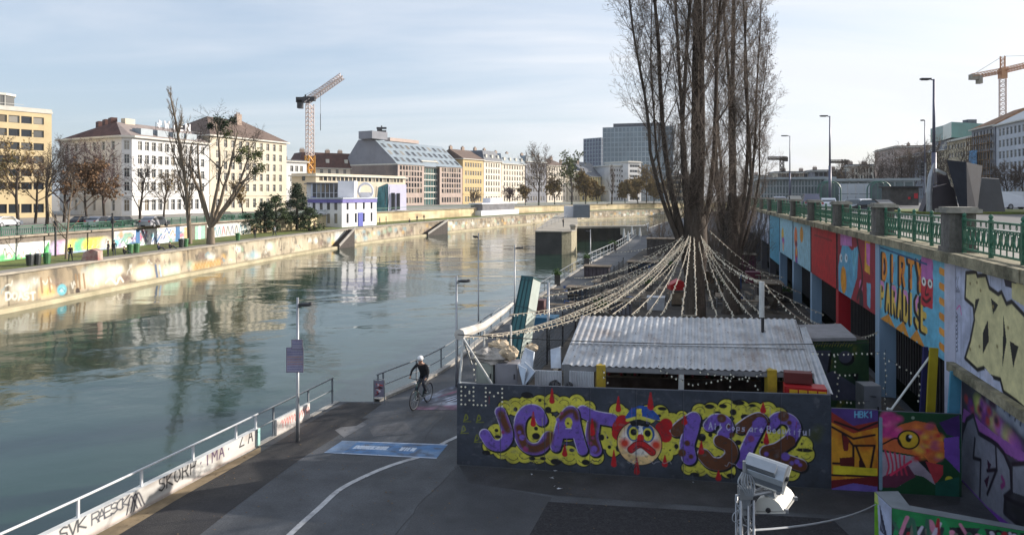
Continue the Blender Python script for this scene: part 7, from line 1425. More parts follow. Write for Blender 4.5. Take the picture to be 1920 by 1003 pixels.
soil = mat('planter_leaf', (.06, .12, .02), .8, .5, 3); wplant = mat('planter_box', (.10, .09, .08), .8, .4, 2)
for i, (u, v, h, w_) in enumerate([(1045, 535, .9, .45), (1100, 500, .9, .5), (1150, 470, .9, .7), (1252, 512, .8, .8), (1215, 545, .6, .6), (1358, 545, .6, .8), (1125, 590, .5, .7), (1472, 565, .7, .8)]):
    q = onz(u, v, 0); t = thing('planter', ['green-topped planter post at the railing above the teal tower', 'green-topped planter further along the quay railing', 'green planter by the far railing end', 'planter with tall yellow-green bush left of the trunk', 'low planter near the red canopy', 'green planter right of the near trunk', 'planter just behind the left back roof edge', 'planter in front of the pale blue pillar'][i], 'planter', (q[0], q[1], 0), group='planters on the terrace'); mb = MB(); mb.box((q[0], q[1], h/2), (w_, w_, h)); part(mb, 'box', wplant, t)
    pts = [Vector((rg.gauss(0, w_*.4), rg.gauss(0, w_*.4), h+abs(rg.gauss(0, .22)))) for _ in range(260)]; leafcloud('foliage', rg, pts, .07, soil, t)
q = onz(1272, 572, 0); t = thing('red_canopy', 'small red canopy stall left of the near poplar trunk', 'stall', (q[0], q[1], 0)); mb = MB(); mb.box((q[0], q[1], 1.25), (1.3, 1.0, .35)); mb.extr([(q[0]-.65, q[1]-.5, 1.43), (q[0]+.65, q[1]-.5, 1.43), (q[0], q[1]-.5, 1.75)], (0, 1, 0)); part(mb, 'canopy', cred, t)
for s_ in (-.6, .6): mb = MB(); mb.tube([(q[0]+s_, q[1]-.4, 0), (q[0]+s_, q[1]-.4, 1.1)], .03, 6); part(mb, 'leg', steel, t)
mb = MB(); mb.box((q[0], q[1], .5), (1.1, .8, .8)); part(mb, 'counter', woodm, t)
for i, (u, v, c, sz, lab, nm) in enumerate([(1230, 580, (.45, .46, .48), (1.1, .8, .8), 'white crate table left of the red canopy', 'white_crate'), (1022, 610, (.03, .14, .24), (1.4, 1.2, .5), 'blue tarpaulin-covered crate right of the teal tower', 'blue_crate'), (1375, 540, (.04, .07, .2), (1.2, .9, 1.0), 'blue crate right of the near trunk', 'blue_crate'), (1412, 530, (.2, .04, .07), (1.2, .8, .9), 'dark red crate behind the white mast', 'red_crate'), (1395, 470, (.09, .1, .13), (2.2, 2.0, 2.2), 'dark grey cabin below the turquoise panel', 'grey_cabin'), (1010, 590, (.12, .05, .05), (.8, .6, .9), 'maroon box behind the teal tower', 'maroon_box'), (1190, 440, (.3, .27, .22), (5, 3, 1.6), 'pale low container by the far quay', 'pale_container')]):
    q = onz(u, v, 0); mb = MB(); mb.box((q[0], q[1], sz[2]/2), sz, rz=-.26); mb.box((q[0], q[1], sz[2]+.02), (sz[0]+.06, sz[1]+.06, .04), rz=-.26)
    for k in range(4): mb.box((q[0]+(k-1.5)*sz[0]*.24*math.cos(.26), q[1]-(k-1.5)*sz[0]*.24*math.sin(.26)-sz[1]*.5, sz[2]/2), (.05, .06, sz[2]*.9), rz=-.26)
    tag(mb.build(nm, mat('crate_paint_%d' % i, c, .6, .2, 2, dirt=tuple(x*.6 for x in c), dirtamt=.5)), lab, 'crate' if i < 4 else 'box')
# white star frame / parasols by the far terrace
for i, (u, v) in enumerate([(1170, 455), (1185, 448), (1200, 452), (1178, 462), (1215, 440)]):
    q = onz(u, v+6, 0); t = thing('folded_parasol', ['closed white parasol leftmost by the far railing', 'closed white parasol second by the far railing', 'closed white parasol third by the far railing', 'closed white parasol nearest of the far group', 'closed white parasol farthest right against the pale container'][i], 'parasol', (q[0], q[1], 0), group='closed white parasols on the far terrace'); mb = MB(); mb.tube([(q[0], q[1], 0), (q[0], q[1], 2.5)], .03, 5); part(mb, 'pole', steel, t); mb = MB(); mb.lathe((q[0], q[1], 1.1), [(.09, 0), (.2, .15), (.16, .7), (.05, 1.4)], 8); part(mb, 'canopy', white, t)
# ---------------------------------------------------------------- lock pier in the canal with mooring basin
pm_ = mat('pier_stone', (.36, .32, .22), .9, .25, .6, bump=.4, bscale=8, streak=True, dirt=(.18, .16, .1), dirtamt=.7); pmd = mat('shaded_dark_face', (.06, .058, .055), .9, .3, .6, dirt=(.1, .09, .07), dirtamt=.5)
t = thing('lock_pier', 'narrow stone lock pier standing in the canal with dark shaded end face', 'pier', (7.5, 118, ZW)); mb = MB()
tip = [(4.1, 118), (8.6, 117.2), (10.3, 118.2), (11.3, 121), (12.5, 132), (15.2, 160), (19.4, 205), (23, 240), (18.6, 240), (9.8, 176)]
mb.prism(tip, ZW-1, .95, 0); mb.prism([(x+(x-10)*.03, y-.3) for x, y in tip[:6]]+tip[6:], .953, 1.15, 1); part(mb, 'masonry', [pm_, cop], t)
mb = MB(); mb.quad((4.0, 117.93, ZW), (8.5, 117.13, ZW), (8.5, 117.13, .9), (4.0, 117.93, .9)); mb.quad((4.0, 117.93, .9), (8.5, 117.13, .9), (8.5, 117.2, .9), (4.05, 118.0, .9)); part(mb, 'shaded_face', pmd, t)  # dark sheet over the end face, its shade put into the colour
mb = MB()
for k in range(9): f = k/8; x, y = 4.3+10*f, 118.4+58*f; mb.tube([(x, y, 1.1), (x, y, 2.1)], .04, 4)
mb.tube([(4.3, 118.4, 2.1), (14.3, 176.4, 2.1)], .04, 4); mb.tube([(4.3, 118.4, 1.6), (14.3, 176.4, 1.6)], .03, 4); part(mb, 'railing', steel, t)
t = thing('pier_hut', 'white and grey equipment hut on the lock pier', 'hut', (*PX(1082, 190), 1.15)); q = PX(1090, 185); mb = MB(); mb.box((q[0], q[1], 2.9), (4.2, 4, 3.5)); part(mb, 'grey_body', mat('grey_hut', (.14, .16, .19), .6, .1, 1), t); q = PX(1074, 188); mb = MB(); mb.box((q[0]-.8, q[1], 2.7), (3, 4, 3.0)); part(mb, 'white_body', wht, t)
t = thing('gangway', 'pale gangway bridge from the lock pier to the right quay', 'bridge', (*PX(1160, 150), .8)); mb = MB(); mb.bar((13.5, 150, .2), (31, 156, .2), 2.2, .4); part(mb, 'deck', cop, t); mb = MB(); mb.tube([(14, 149, 1.2), (31, 155, 1.2)], .05, 4)
for k in range(7): f = k/6; mb.tube([(14+17*f, 149+6*f, .3), (14+17*f, 149+6*f, 1.2)], .04, 4)
part(mb, 'railing', white, t)
t = thing('bollard', 'pale stone bollard on the tip of the lock pier', 'bollard', (11, 122, 1.15)); mb = MB(); mb.lathe((10.9, 121.5, 1.15), [(.5, 0), (.5, .5), (.7, .6), (.6, .9), (.2, 1)], 12); part(mb, 'body', cop, t)
# dark lock wall closing the basin behind the pier, side fence and terrace clutter
mb = MB(); mb.bar((13.2, 152.5, -1.6), (31.5, 158.5, -1.6), .8, 3.2)
for k in range(12): f = k/11; mb.bar((13.2+18.3*f, 152+6*f, -3.2), (13.2+18.3*f, 152+6*f, -.05), .25, .25)
tag(mb.build('lock_gate', pmd), 'dark lock gate wall closing the basin between the pier and the right quay', 'lock gate')
t = thing('mesh_fence', 'dark mesh fence with posts along the canal side of the terrace', 'fence', (-1.4, 19.6, 0)); mb = MB(); pf = [Vector((-1.42+.268*(y-19), y)) for y in np.linspace(19.4, 62, 25)]
for z in np.linspace(.1, 1.55, 9): mb.tube([(p_[0], p_[1], z) for p_ in pf], .012, 3)
for a_, b_ in zip(pf, pf[1:]):
    for k in range(8): q = a_.lerp(b_, k/8); mb.tube([(q[0], q[1], .05), (q[0], q[1], 1.55)], .008, 3)
part(mb, 'mesh', cordd, t)
for q in pf[::2]: mb = MB(); mb.tube([(q[0], q[1], 0), (q[0], q[1], 1.75)], .035, 6); part(mb, 'post', blackm, t)
def lounger():
    t = thing('deck_chair', 'x', 'chair', (0, 0, 0), group='deck chairs on the terrace'); mb = MB(); mb.add([(-.28, -.5, .3), (.28, -.5, .3), (.28, .1, .26), (-.28, .1, .26), (.28, .6, .85), (-.28, .6, .85)], [(0, 1, 2, 3), (3, 2, 4, 5)]); part(mb, 'sling', mat('sling_cloth', (.25, .22, .18), .9, .3, 3), t, local=True); mb = MB()
    for s_ in (-.3, .3): mb.tube([(s_, -.55, .02), (s_, .62, .88)], .018, 5); mb.tube([(s_, -.5, .32), (s_, .5, .02)], .018, 5)
    part(mb, 'frame', woodm, t, local=True); return t
dk = lounger(); bpy.context.view_layer.update(); TD = tree_of(dk); rg = random.Random(77); n_.append(0)
for i in range(64):
    y = 26+rg.random()**1.3*60; f = rg.random(); x0, x1 = -.4+.268*(y-19), WX(y)-1.5; put(TD, 3, (x0+(x1-x0)*f, y, .006), rg.uniform(-3, 3), 'deck chair on the terrace, %s, %s' % ('just behind the bar hut' if y < 34 else 'level with the near trunk' if y < 40 else 'level with the far poplar' if y < 50 else 'on the middle terrace' if y < 66 else 'far back on the terrace', ['by the canal side', 'left of the middle', 'near the middle', 'right of the middle', 'under the painted wall'][int(f*4.99)]))
for i, (u, v, w_, d_, h_, m_) in enumerate([(1245, 470, 4, 2.4, 2.0, (.07, .06, .055)), (1120, 512, 2.2, 1.4, 1.0, (.10, .08, .09)), (1205, 505, 2.6, 1.6, 1.1, (.05, .06, .08)), (1090, 555, 1.8, 1.0, .9, (.06, .07, .09)), (1440, 560, 1.6, 2.2, 1.4, (.06, .045, .04)), (1395, 505, 2.0, 1.6, 1.8, (.10, .03, .05)), (1160, 580, 1.6, .9, .8, (.12, .12, .14)), (1320, 530, 1.6, 1.2, 1.3, (.10, .06, .03))]):
    q = onz(u, v+8, 0); t = thing('wooden_shed' if h_ > 1.5 else 'bar_counter', ['dark shed left of the poplars at the back of the terrace', 'mauve counter block left on the terrace', 'navy counter block left of the near trunk', 'blue-grey counter block right of the teal tower', 'brown counter block by the pale pillars', 'dark red shed below the pale blue panels', 'grey counter block behind the roof edge', 'rusty counter block between the poplar trunks'][i], 'shed' if h_ > 1.5 else 'counter', (q[0], q[1], 0)); mm = mat('shed_paint_%d' % i, m_, .8, .4, 2.5, dirt=tuple(min(1, c*2.2) for c in m_), dirtamt=.6); mb = MB(); mb.box((q[0], q[1], h_/2), (w_, d_, h_), rz=-.26); part(mb, 'body', mm, t)
    mb = MB(); mb.box((q[0], q[1], h_+.04), (w_+.25, d_+.25, .07), rz=-.26); part(mb, 'top', woodm, t); mb = MB()
    for k in range(7): f = (k/6-.5)*w_*.92; mb.box((q[0]+f*math.cos(.26)-d_/2*math.sin(.26)*1.02, q[1]-f*math.sin(.26)-d_/2*math.cos(.26)*1.02, h_*.48), (.05, .04, h_*.9), rz=-.26)
    part(mb, 'slats', woodd, t)
for i, (a_, b_, lab) in enumerate([((1095, 520, 50), (1240, 470, 60), 'light string strung across the middle terrace'), ((1050, 560, 40), (1215, 520, 42), 'light string low over the left terrace'), ((1340, 470, 48), (1470, 520, 45), 'light string behind the white mast'), ((1105, 470, 70), (1260, 455, 62), 'far light string by the quay railing')]): garland('bulb_string', lab, [at(*a_), at(*b_)], .04, g2, .012, .035, .4, m=cordm, seed=90+i)
# ================================================================ foreground quay: parapet, railings, signs, lamps
CA, CB = Curve(Ra), Curve(Rb)
parm = paintmat('painted_parapet', .7, .2, 1.5)
def para(label, u0, u1, h, th, base, fn, seed):
    P = Paint(0, 1, 0, h, 1, base, seed); a0 = CA.px(u0, 900)[0] if u0 > -900 else 0.1; a1 = CA.px(u1, 800)[0]
    t = thing('parapet', label, 'parapet', (*samp(Ra, CA.S, (a0+a1)/2), 0)); P = Paint(a0, a1, 0.006, h, .012 if a1-a0 < 30 else .014, base, seed); P.map = CA.px; fn(P)
    off = lambda z: z*0-.002   # canal-side curve shifted onto the land
    P.build('painted_face', CA.pos(off), parm, t)
    n = int((a1-a0)/.5)+2; ar = [a0+(a1-a0)*k/(n-1) for k in range(n)]; A = [samp(Ra, CA.S, a) for a in ar]; B = offs(A, th)
    mb = MB(); m = len(A); A2 = offs(A, .004); vs = [(p[0], p[1], -.3) for p in A2]+[(p[0], p[1], h) for p in A2]+[(p[0], p[1], -.3) for p in B]+[(p[0], p[1], h) for p in B]
    mb.add(vs, [f for i in range(m-1) for f in ((i, i+1, m+i+1, m+i), (m+i, m+i+1, 3*m+i+1, 3*m+i), (2*m+i+1, 2*m+i, 3*m+i, 3*m+i+1))]+[(m-1, 3*m-1, 4*m-1, 2*m-1), (0, m, 3*m, 2*m)]); part(mb, 'wall', bpy.data.materials['white_paint'], t); return t, a0, a1
blk2 = s3(30, 28, 34)
def wr1(P):
    P.noise(s3(150, 146, 140), 30, 2, .5, .8, .5); P.noise(s3(120, 100, 84), 60, 1, .6, .8, .5)
    Z = P.ya[:, None]; P.mix((slice(None), slice(None)), np.clip((.1-Z)/.1, 0, 1)*.7*np.ones((1, P.nx)), s3(140, 96, 70))
    def w(txt, u0, v0, u1, v1, h, col, r):
        n = len(txt)
        for k, ch in enumerate(txt):
            f = k/max(1, n-1); a, z = CA.px(u0+(u1-u0)*f, v0+(v1-v0)*f); P.text(ch, a, max(.06, z), h, col, r, w=.19)
    w('SKORP', 297, 922, 357, 889, .34, blk2, .02); w('*IMA*', 371, 880, 424, 853, .30, s3(70, 40, 80), .02); w('ZAR', 449, 838, 482, 822, .36, blk2, .022)
    w('RAESCK', 172, 984, 228, 953, .24, s3(70, 74, 84), .017); w('SVK', 108, 1015, 144, 996, .26, s3(60, 64, 70), .02)
    for (u, v) in ((236, 940), (244, 935), (250, 940)): a, z = CA.px(u, v); P.stroke([(a, .08), (a+.12, .45), (a+.3, .1)], .02, s3(60, 60, 70), raw=True)
    a, z = CA.px(480, 830); P.poly([(a, 0), (a+.6, 0), (a+.6, .6), (a+.1, .6)], s3(150, 210, 206), raw=True, alpha=.7)
t1, pa0, pa1 = para('long white parapet lettered SKORP IMA along the near quay edge', -1000, 488, .52, .18, s3(206, 204, 200), wr1, 61)
def wr2(P): 
    P.noise(s3(160, 150, 146), 6, 2, .5, .8, .5)
    for k in range(12): a = P.xa[0]+.2+k*.13; P.stroke([(a, .2+P.rng.uniform(0, .15)), (a+.08, .4), (a+.12, .18)], .014, s3(200, 90, 80), raw=True)
t2, pb0, pb1 = para('short white parapet panel with red scribbles before the landing', 519, 581, .5, .14, s3(206, 200, 196), wr2, 62)
whr = mat('white_rail_paint', (.60, .61, .63), .45, .1, 4, dirt=(.3, .3, .3), dirtamt=.4); grr = mat('grey_rail_paint', (.16, .18, .20), .5, .15, 4, dirt=(.3, .3, .32), dirtamt=.4)
def rail_run(label, P, S, a0, a1, posts, m, z0=0, h=.92, mids=(.5,), name='quay_railing', group=None, r=.03):
    t = thing(name, label, 'railing', (*samp(P, S, a0), 0), group=group); mb = MB(); n = max(2, int((a1-a0)/.6)); pts = [samp(P, S, a0+(a1-a0)*k/n) for k in range(n+1)]; Pn = offs(pts, .09)
    mb.tube([(p[0], p[1], h) for p in Pn], r, 8); part(mb, 'handrail', m, t, True)
    if mids:
        mb = MB()
        for z in mids: mb.tube([(p[0], p[1], z) for p in Pn], r*.7, 6)
        part(mb, 'middle_rail', m, t, True)
    for a in posts:
        q = samp(Pn, arclen(Pn), a-a0); mb = MB(); mb.box((q[0], q[1], (z0+h)/2), (.05, .05, h-z0), rz=-.3); part(mb, 'post', m, t)
    return t
ua = lambda u: CA.px(u, 900)[0]
first = ua(150); st = (ua(447)-ua(150))/3
rail_run('white single-bar railing on top of the SKORP parapet', Ra, CA.S, ua(-400), ua(488), [first+st*k for k in range(-5, 4) if first+st*k > ua(-390)]+[ua(484)], whr, z0=.5, mids=())
rail_run('grey two-bar railing segment ending at the landing', Ra, CA.S, ua(489), ua(628), [ua(517), ua(582), ua(627)], grr)
S_B = CB.S; ub = lambda u: CB.px(u, 700)[0]
pp = [ub(722)+2.15*k for k in range(24)]
rail_run('long grey two-bar railing beyond the landing along the canal edge', Rb, S_B, .15, pp[-1], [.2]+pp, grr, mids=(.45,))
rail_run('far railing of the terrace edge above the canal', Rb, S_B, pp[-1]+.3, S_B[-1]*.32, [pp[-1]+.5+2.5*k for k in range(int((S_B[-1]*.32-pp[-1])/2.5))], whr, mids=(.45,), h=1.05)
mb = MB(); m_ = len(Rb); kb = offs(Rb, -.16); o = ribbon(Rb, offs(Rb, .14), -.06, .12) if False else ribbon(offs(Rb, -.13), offs(Rb, .12), -.2, .10); kind(o.build('kerb', conc))
mb = ribbon(offs(Ra[:], -.02), offs(Ra, .17), -.4, .02); kind(mb.build('kerb', conc)); 
mb = MB()   # near quay wall down to the water
for P_ in (Ra, Rb):
    P_ = offs(P_, .12); n = len(P_); mb.add([(p[0], p[1], -.01) for p in P_]+[(p[0], p[1], ZW-.5) for p in P_], [(i, i+1, n+i+1, n+i) for i in range(n-1)])
a_, b_ = Ra[-1], Rb[0]; mb.quad((a_[0], a_[1]+.02, -.01), (b_[0], b_[1]+.02, -.01), (b_[0], b_[1]+.02, ZW-.5), (a_[0], a_[1]+.02, ZW-.5)); tag(mb.build('quay_wall', conc_d), 'near quay wall dropping from the path edge to the water', 'quay wall')
# sign board panel at the railing start
BP = Plane(onz(701, 757, 0), onz(721, 757, 0)-onz(701, 757, 0)); t = thing('notice_panel', 'small upright panel with dark red scribbles at the start of the far railing', 'sign', tuple(onz(701, 757, 0)))
p = Paint(.02, .36, .25, .84, .01, s3(120, 116, 134), 9)
for k in range(8): p.stroke([(.06+.04*(k % 4), .32+.12*(k//2)), (.14+.03*k % .2, .36+.1*(k//2)), (.1+.05*(k % 3), .44+.09*(k//2))], .018, s3(*[(130, 30, 40), (30, 24, 40), (190, 60, 60), (210, 206, 214)][k % 4]), raw=True)
p.build('plate', BP.pos(.012), mural_m, t); mb = MB(); fbox(mb, BP, .02, .36, .011, -.01, .25, .84); part(mb, 'board', grr, t); mb = MB(); mb.tube([BP.P(0, 0), BP.P(0, .86), BP.P(.19, .9), BP.P(.38, .86), BP.P(.38, 0)], .02, 6); part(mb, 'frame', grr, t)
# quay lamps
def quaylamp(lab, u, Y_, vt, z0=0, dirx=.45, r=.045, head=True):
    p_ = PX(u, Y_); zt = ztop(vt, Y_); t = thing('quay_lamp', lab, 'lamp', (p_[0], p_[1], z0), group='slim lamps along the quay edge'); mb = MB(); mb.tube([(p_[0], p_[1], z0), (p_[0], p_[1], z0+1.1), (p_[0], p_[1], z0+1.15), (p_[0], p_[1], zt)], [r*1.25, r*1.2, r, r*.8], 8); part(mb, 'pole', steel, t, True)
    if head: mb = MB(); c_ = (p_[0]+dirx*.6, p_[1]-.05, zt-.2); mb.tube([(p_[0], p_[1], zt-.3), (p_[0]+dirx*.25, p_[1], zt-.26)], .02, 6); mb.ball(c_, (abs(dirx)*.55, .13, .06), 12, 6, 0); mb.ball((c_[0]+dirx*.35, c_[1], c_[2]+.03), (.08, .08, .04), 8, 4, 0); part(mb, 'lamp_head', blackm, t, True)
    return t
tl = quaylamp('slim lamp post with two information plates standing on the dark asphalt strip', 558, 20.7, 558, dirx=.42, r=.05)
PS = Plane((*PX(537, 20.62),), (1, .03)); 
for (a0_, a1_, v0, v1, sd) in ((.0, .52, 698, 651, 3), (.16, .50, 655, 636, 4)):
    z0_, z1_ = ztop(v0, 20.62), ztop(v1, 20.62); o_ = .02 if sd == 3 else .035
    mb = MB(); fbox(mb, PS, a0_, a1_, o_, o_-.02, z0_, z1_); bx = part(mb, 'sign_plate', grr, tl); p = Paint(a0_+.01, a1_-.01, z0_+.01, z1_-.01, .008, s3(150, 148, 170), sd)
    for k in range(9 if sd == 3 else 2):
        z = z1_-.06-k*.075; x = a0_+.04
        while x < a1_-.06: l = p.rng.uniform(.02, .07); p.stroke([(x, z), (x+l, z)], .009, s3(*[(90, 84, 140), (160, 90, 100), (190, 130, 90)][0 if k < 3 or k > 6 else 1+k % 2]), raw=True, smooth=False); x += l+.03
    p.stroke([(a0_+.01, z0_+.01), (a0_+.01, z1_-.01), (a1_-.01, z1_-.01), (a1_-.01, z0_+.01), (a0_+.01, z0_+.01)], .008, s3(110, 60, 110), raw=True, smooth=False); p.build('print', PS.pos(o_+.002), mural_m, bx)
quaylamp('slim lamp beside the left corner of the grey fence', 856, 26.6, 517, dirx=.5); quaylamp('slim lamp just left of the teal tower', 965, 42, 459, dirx=.5)
quaylamp('tall thin mast between the first two lamps with a tiny head', 897, 36.5, 437, dirx=-.25, r=.035)
quaylamp('distant slim lamp before the dark basin', 1107, 72, 430, head=True, dirx=-.5); quaylamp('pale post right of the teal tower', 1028, 33, 530, head=False, r=.07)
# ---------------------------------------------------------------- ground patches and markings
def gpoly(name, pts, z, m, k='structure'): mb = MB(); mb.poly([onz(u, v, z) for u, v in pts]); return kind(mb.build(name, m), k)
gpoly('asphalt_strip', [(150, 1045), (330, 935), (490, 846), (620, 768), (650, 754), (717, 756), (640, 812), (560, 862), (430, 958), (320, 1045)], .004, dark_shade_asph)  # dark asphalt strip, coloured darker still for the shadow lying on it
gpoly('kerb_strip', [(20, 1080), (180, 1000), (330, 918), (489, 837), (489, 847), (330, 937), (150, 1046), (100, 1080)], .007, mat('sandy_kerb', (.22, .165, .10), .95, .3, 2, dirt=(.10, .08, .05), dirtamt=.7))
gpoly('ground_patch', [(1028, 940), (1330, 958), (1560, 972), (1600, 1010), (1610, 1060), (960, 1060)], .004, mat('coarse_black_asphalt', (.022, .021, .024), .95, .6, 18, bump=.8, bscale=60, dirt=(.05, .05, .055), dirtamt=.6))
gpoly('ground_patch', [(860, 872), (1558, 917), (1800, 931), (1800, 945), (1560, 965), (1040, 928), (880, 905)], .0038, mat('darker_asphalt', (.040, .040, .044), .7, .4, 1.2, bump=.5, bscale=50, dirt=(.022, .022, .024), dirtamt=.8))  # darker asphalt band along the foot of the fence
gpoly('ground_patch', [(628, 806), (668, 786), (688, 795), (645, 820)], .0055, mat('pale_slab', (.15, .15, .155), .8, .3, 3, dirt=(.07, .07, .075), dirtamt=.7)); gpoly('ground_patch', [(622, 802), (636, 786), (690, 784), (668, 798)], .0062, dark_shade_asph)  # pale slab, then a dark patch painting the shadow beside it
gpoly('ground_patch', [(737, 1030), (790, 940), (840, 893), (858, 874), (885, 905), (1035, 932), (960, 1060), (720, 1060)], .0025, mat('newer_asphalt', (.048, .050, .056), .75, .3, .9, bump=.5, bscale=70, dirt=(.075, .078, .085), dirtamt=.6)); gpoly('ground_patch', [(690, 800), (760, 790), (775, 812), (700, 818)], .0026, mat('worn_asphalt', (.10, .10, .105), .8, .3, 1.5, bump=.5, bscale=60, dirt=(.05, .05, .055), dirtamt=.8))
tarm = mat('tar_seam', (.016, .016, .018), .6, .3, 4); rk = random.Random(15)
def seam(pts, w_):
    P = [onz(u, v, .0075) for u, v in pts]; P = cr(P, 6); P = [p+Vector((rk.gauss(0, .018), rk.gauss(0, .018), 0)) for p in P]; A = offs(P, w_); B = offs(P, -w_*rk.uniform(.3, 1)); n = len(P); mb = MB(); mb.add([(p[0], p[1], .0075) for p in A]+[(p[0], p[1], .0075) for p in B], [(i, n+i, n+i+1, i+1) for i in range(n-1)]); kind(mb.build('asphalt_seam', tarm))
for pts, w_ in (([(735, 1010), (790, 940), (840, 893), (858, 872)], .012), ([(848, 768), (812, 800), (795, 826), (776, 862)], .011)): seam(pts, w_)
wl = mat('worn_white_line', (.42, .42, .43), .7, .25, 5, dirt=(.15, .15, .16), dirtamt=.7)
def gstroke(pts, w_, z, m, name='road_marking'):
    P = [onz(u, v, z) for u, v in pts]; P = cr(P, 6); A = offs(P, w_/2); B = offs(P, -w_/2); mb = MB(); n = len(P); mb.add([(p[0], p[1], z) for p in A]+[(p[0], p[1], z) for p in B], [(i, n+i, n+i+1, i+1) for i in range(n-1)]); return kind(mb.build(name, m))
gstroke([(520, 1030), (545, 1000), (600, 950), (640, 915), (700, 885), (745, 868), (790, 855)], .15, .0085, wl); gstroke([(826, 833), (842, 825), (862, 816)], .14, .0085, wl)
gstroke([(556, 832), (590, 812), (620, 795), (650, 781)], .05, .0085, wl) if False else None
g_ = [onz(u, v, 0) for u, v in ((607, 849), (642, 826), (840, 833), (818, 860))]
p = Paint(0, 1, 0, 1, .0035, s3(80, 120, 164), 6); p.noise(s3(120, 142, 166), 6, 3, .45, .8, .7); p.noise(s3(78, 84, 96), 14, 6, .45, .75, .85)
for q in ([(0, .04), (1, .04)], [(0, .96), (1, .96)]): p.stroke(q, .03, s3(170, 180, 196), raw=True, smooth=False)
p.poly([(0, 0), (.16, 0), (.16, 1), (0, 1)], s3(110, 128, 150), raw=True, alpha=.7)
x = .2
for k, ch in enumerate('DONAUKANAL'): p.text(ch, .2+k*.032, .42, .24, s3(190, 200, 214), .009, w=.022)
for k, ch in enumerate('WIEN'): p.text(ch, .62+k*.034, .42, .24, s3(190, 200, 214), .009, w=.022)
def gq(A, B): 
    a, b, c, d = g_[0], g_[1], g_[2], g_[3]
    return (a[0]*(1-A)*(1-B)+d[0]*A*(1-B)+c[0]*A*B+b[0]*(1-A)*B, a[1]*(1-A)*(1-B)+d[1]*A*(1-B)+c[1]*A*B+b[1]*(1-A)*B, A*0+.0088)
kind(p.build('road_marking', gq, paintmat('worn_blue_paint', .75, .3, 3)))
g_ = [onz(u, v, 0) for u, v in ((775, 768), (800, 742), (870, 715), (900, 770))]
p = Paint(0, 1, 0, 1, .01, s3(78, 80, 92), 16); p.noise(s3(150, 160, 180), 3, 4, .45, .7, .8)
p.poly([(0, 0), (1, 0), (1, .2), (0, .22)], s3(120, 66, 96), raw=True, alpha=.6); p.poly([(.3, .62), (1, .72), (1, .8), (.4, .7)], s3(140, 60, 100), raw=True, alpha=.7); p.stroke([(.3, .3), (1, .55)], .05, s3(190, 196, 214), raw=True, smooth=False); p.stroke([(.2, .42), (.9, .62)], .03, s3(190, 196, 214), raw=True, smooth=False); p.stroke([(.5, .35), (.8, .5)], .02, s3(40, 44, 56), raw=True, smooth=False); p.noise(s3(66, 68, 78), 5, 5, .4, .7, .8)
kind(p.build('road_marking', gq, paintmat('faded_pink_paint', .75, .3, 3)))
# litter under the fence
rg = random.Random(3); lit = mat('litter_paper', (.55, .57, .62), .7, .1, 4)
for i, (u, v) in enumerate([(1008, 880), (1043, 884), (1034, 897), (1036, 912), (1050, 917), (995, 890), (1300, 905), (1418, 899)]):
    q = onz(u, v, 0); mb = MB(); s_ = .05 if i < 5 else .035; mb.add([(q[0]+rg.uniform(-s_, s_)*2, q[1]+rg.uniform(-s_, s_), rg.uniform(.008, .04)) for _ in range(6)], [(0, 1, 2), (1, 2, 3), (2, 3, 4), (3, 4, 5), (0, 2, 4)]); tag(mb.build('litter', lit), 'scrap of pale litter on the asphalt below the '+['J, leftmost bright piece', 'C, near the fence foot', 'C, second from the fence', 'C, third from the fence', 'C, farthest out', 'J, faint piece left of the bright one', 'clown face', 'last digit of the graffiti'][i], 'litter', 'litter scraps before the fence')
# ---------------------------------------------------------------- low graffiti wall at the lower right
tz = 1.1; W = {k: onz(u, v, tz) for k, (u, v) in dict(a=(1640, 921), b=(1684, 920), c=(1712, 956), d=(1672, 951), e=(2060, 1005), f=(2060, 1020)).items()}
t = thing('low_wall', 'low L-shaped concrete wall with bright graffiti in the lower right corner', 'wall', (W['a'][0], W['a'][1], 0)); ctop = mat('bluish_concrete_top', (.19, .21, .23), .8, .2, 1.5, dirt=(.1, .11, .12), dirtamt=.5)
W['c2'] = W['d']+(W['e']-W['d'])*.012; 
mb = MB(); mb.prism([tuple(W[k][:2]) for k in ('d', 'c', 'b', 'a')], -.2, tz, 0, 1); part(mb, 'short_arm', [conc_d, ctop], t)
e2 = W['e']+Vector((0, 0, 0)); f2 = W['d']; A, B = W['d']+Vector((.002, -.01, 0)), onz(2060, 1018, tz); th = Vector((.03, .17, 0))
mb = MB(); mb.prism([tuple((A-Vector((0, 0, 0)))[:2]), tuple(B[:2]), tuple((B+th)[:2]), tuple((A+th+Vector((.3, 0, 0)))[:2])], -.2, tz-.004, 0, 1); part(mb, 'long_arm', [conc_d, ctop], t)
LP = Plane(A, B-A); p = Paint(0, (B-A).length, 0, tz-.01, .012, s3(40, 44, 48), 71); p.noise(s3(70, 74, 84), 9, 3, .5, .8, .7); p.poly([(0, .82), (.45, .82), (1.5, 1.0), (3, 1.1), (0, 1.1)], s3(40, 140, 80), raw=True)
for k in range(150):
    x = p.rng.uniform(0, 2.2) if k < 90 else p.rng.uniform(1.5, 4); z = p.rng.uniform(.1, .9); c_ = [(210, 200, 220), (40, 150, 90), (170, 40, 50), (24, 20, 26), (220, 140, 170), (60, 110, 90), (120, 120, 110)][k % 7]; p.stroke([(x, z), (x+p.rng.uniform(-.1, .1), z+.15), (x+p.rng.uniform(-.1, .15), z-.2)], p.rng.uniform(.02, .05), s3(*c_), raw=True)
for k in range(5): p.stroke([(2.3+k*.16, .75), (2.36+k*.16, .95), (2.44+k*.16, .78)], .03, s3(220, 224, 236), raw=True)
p.build('mural', LP.pos(.003), mural_m, t)
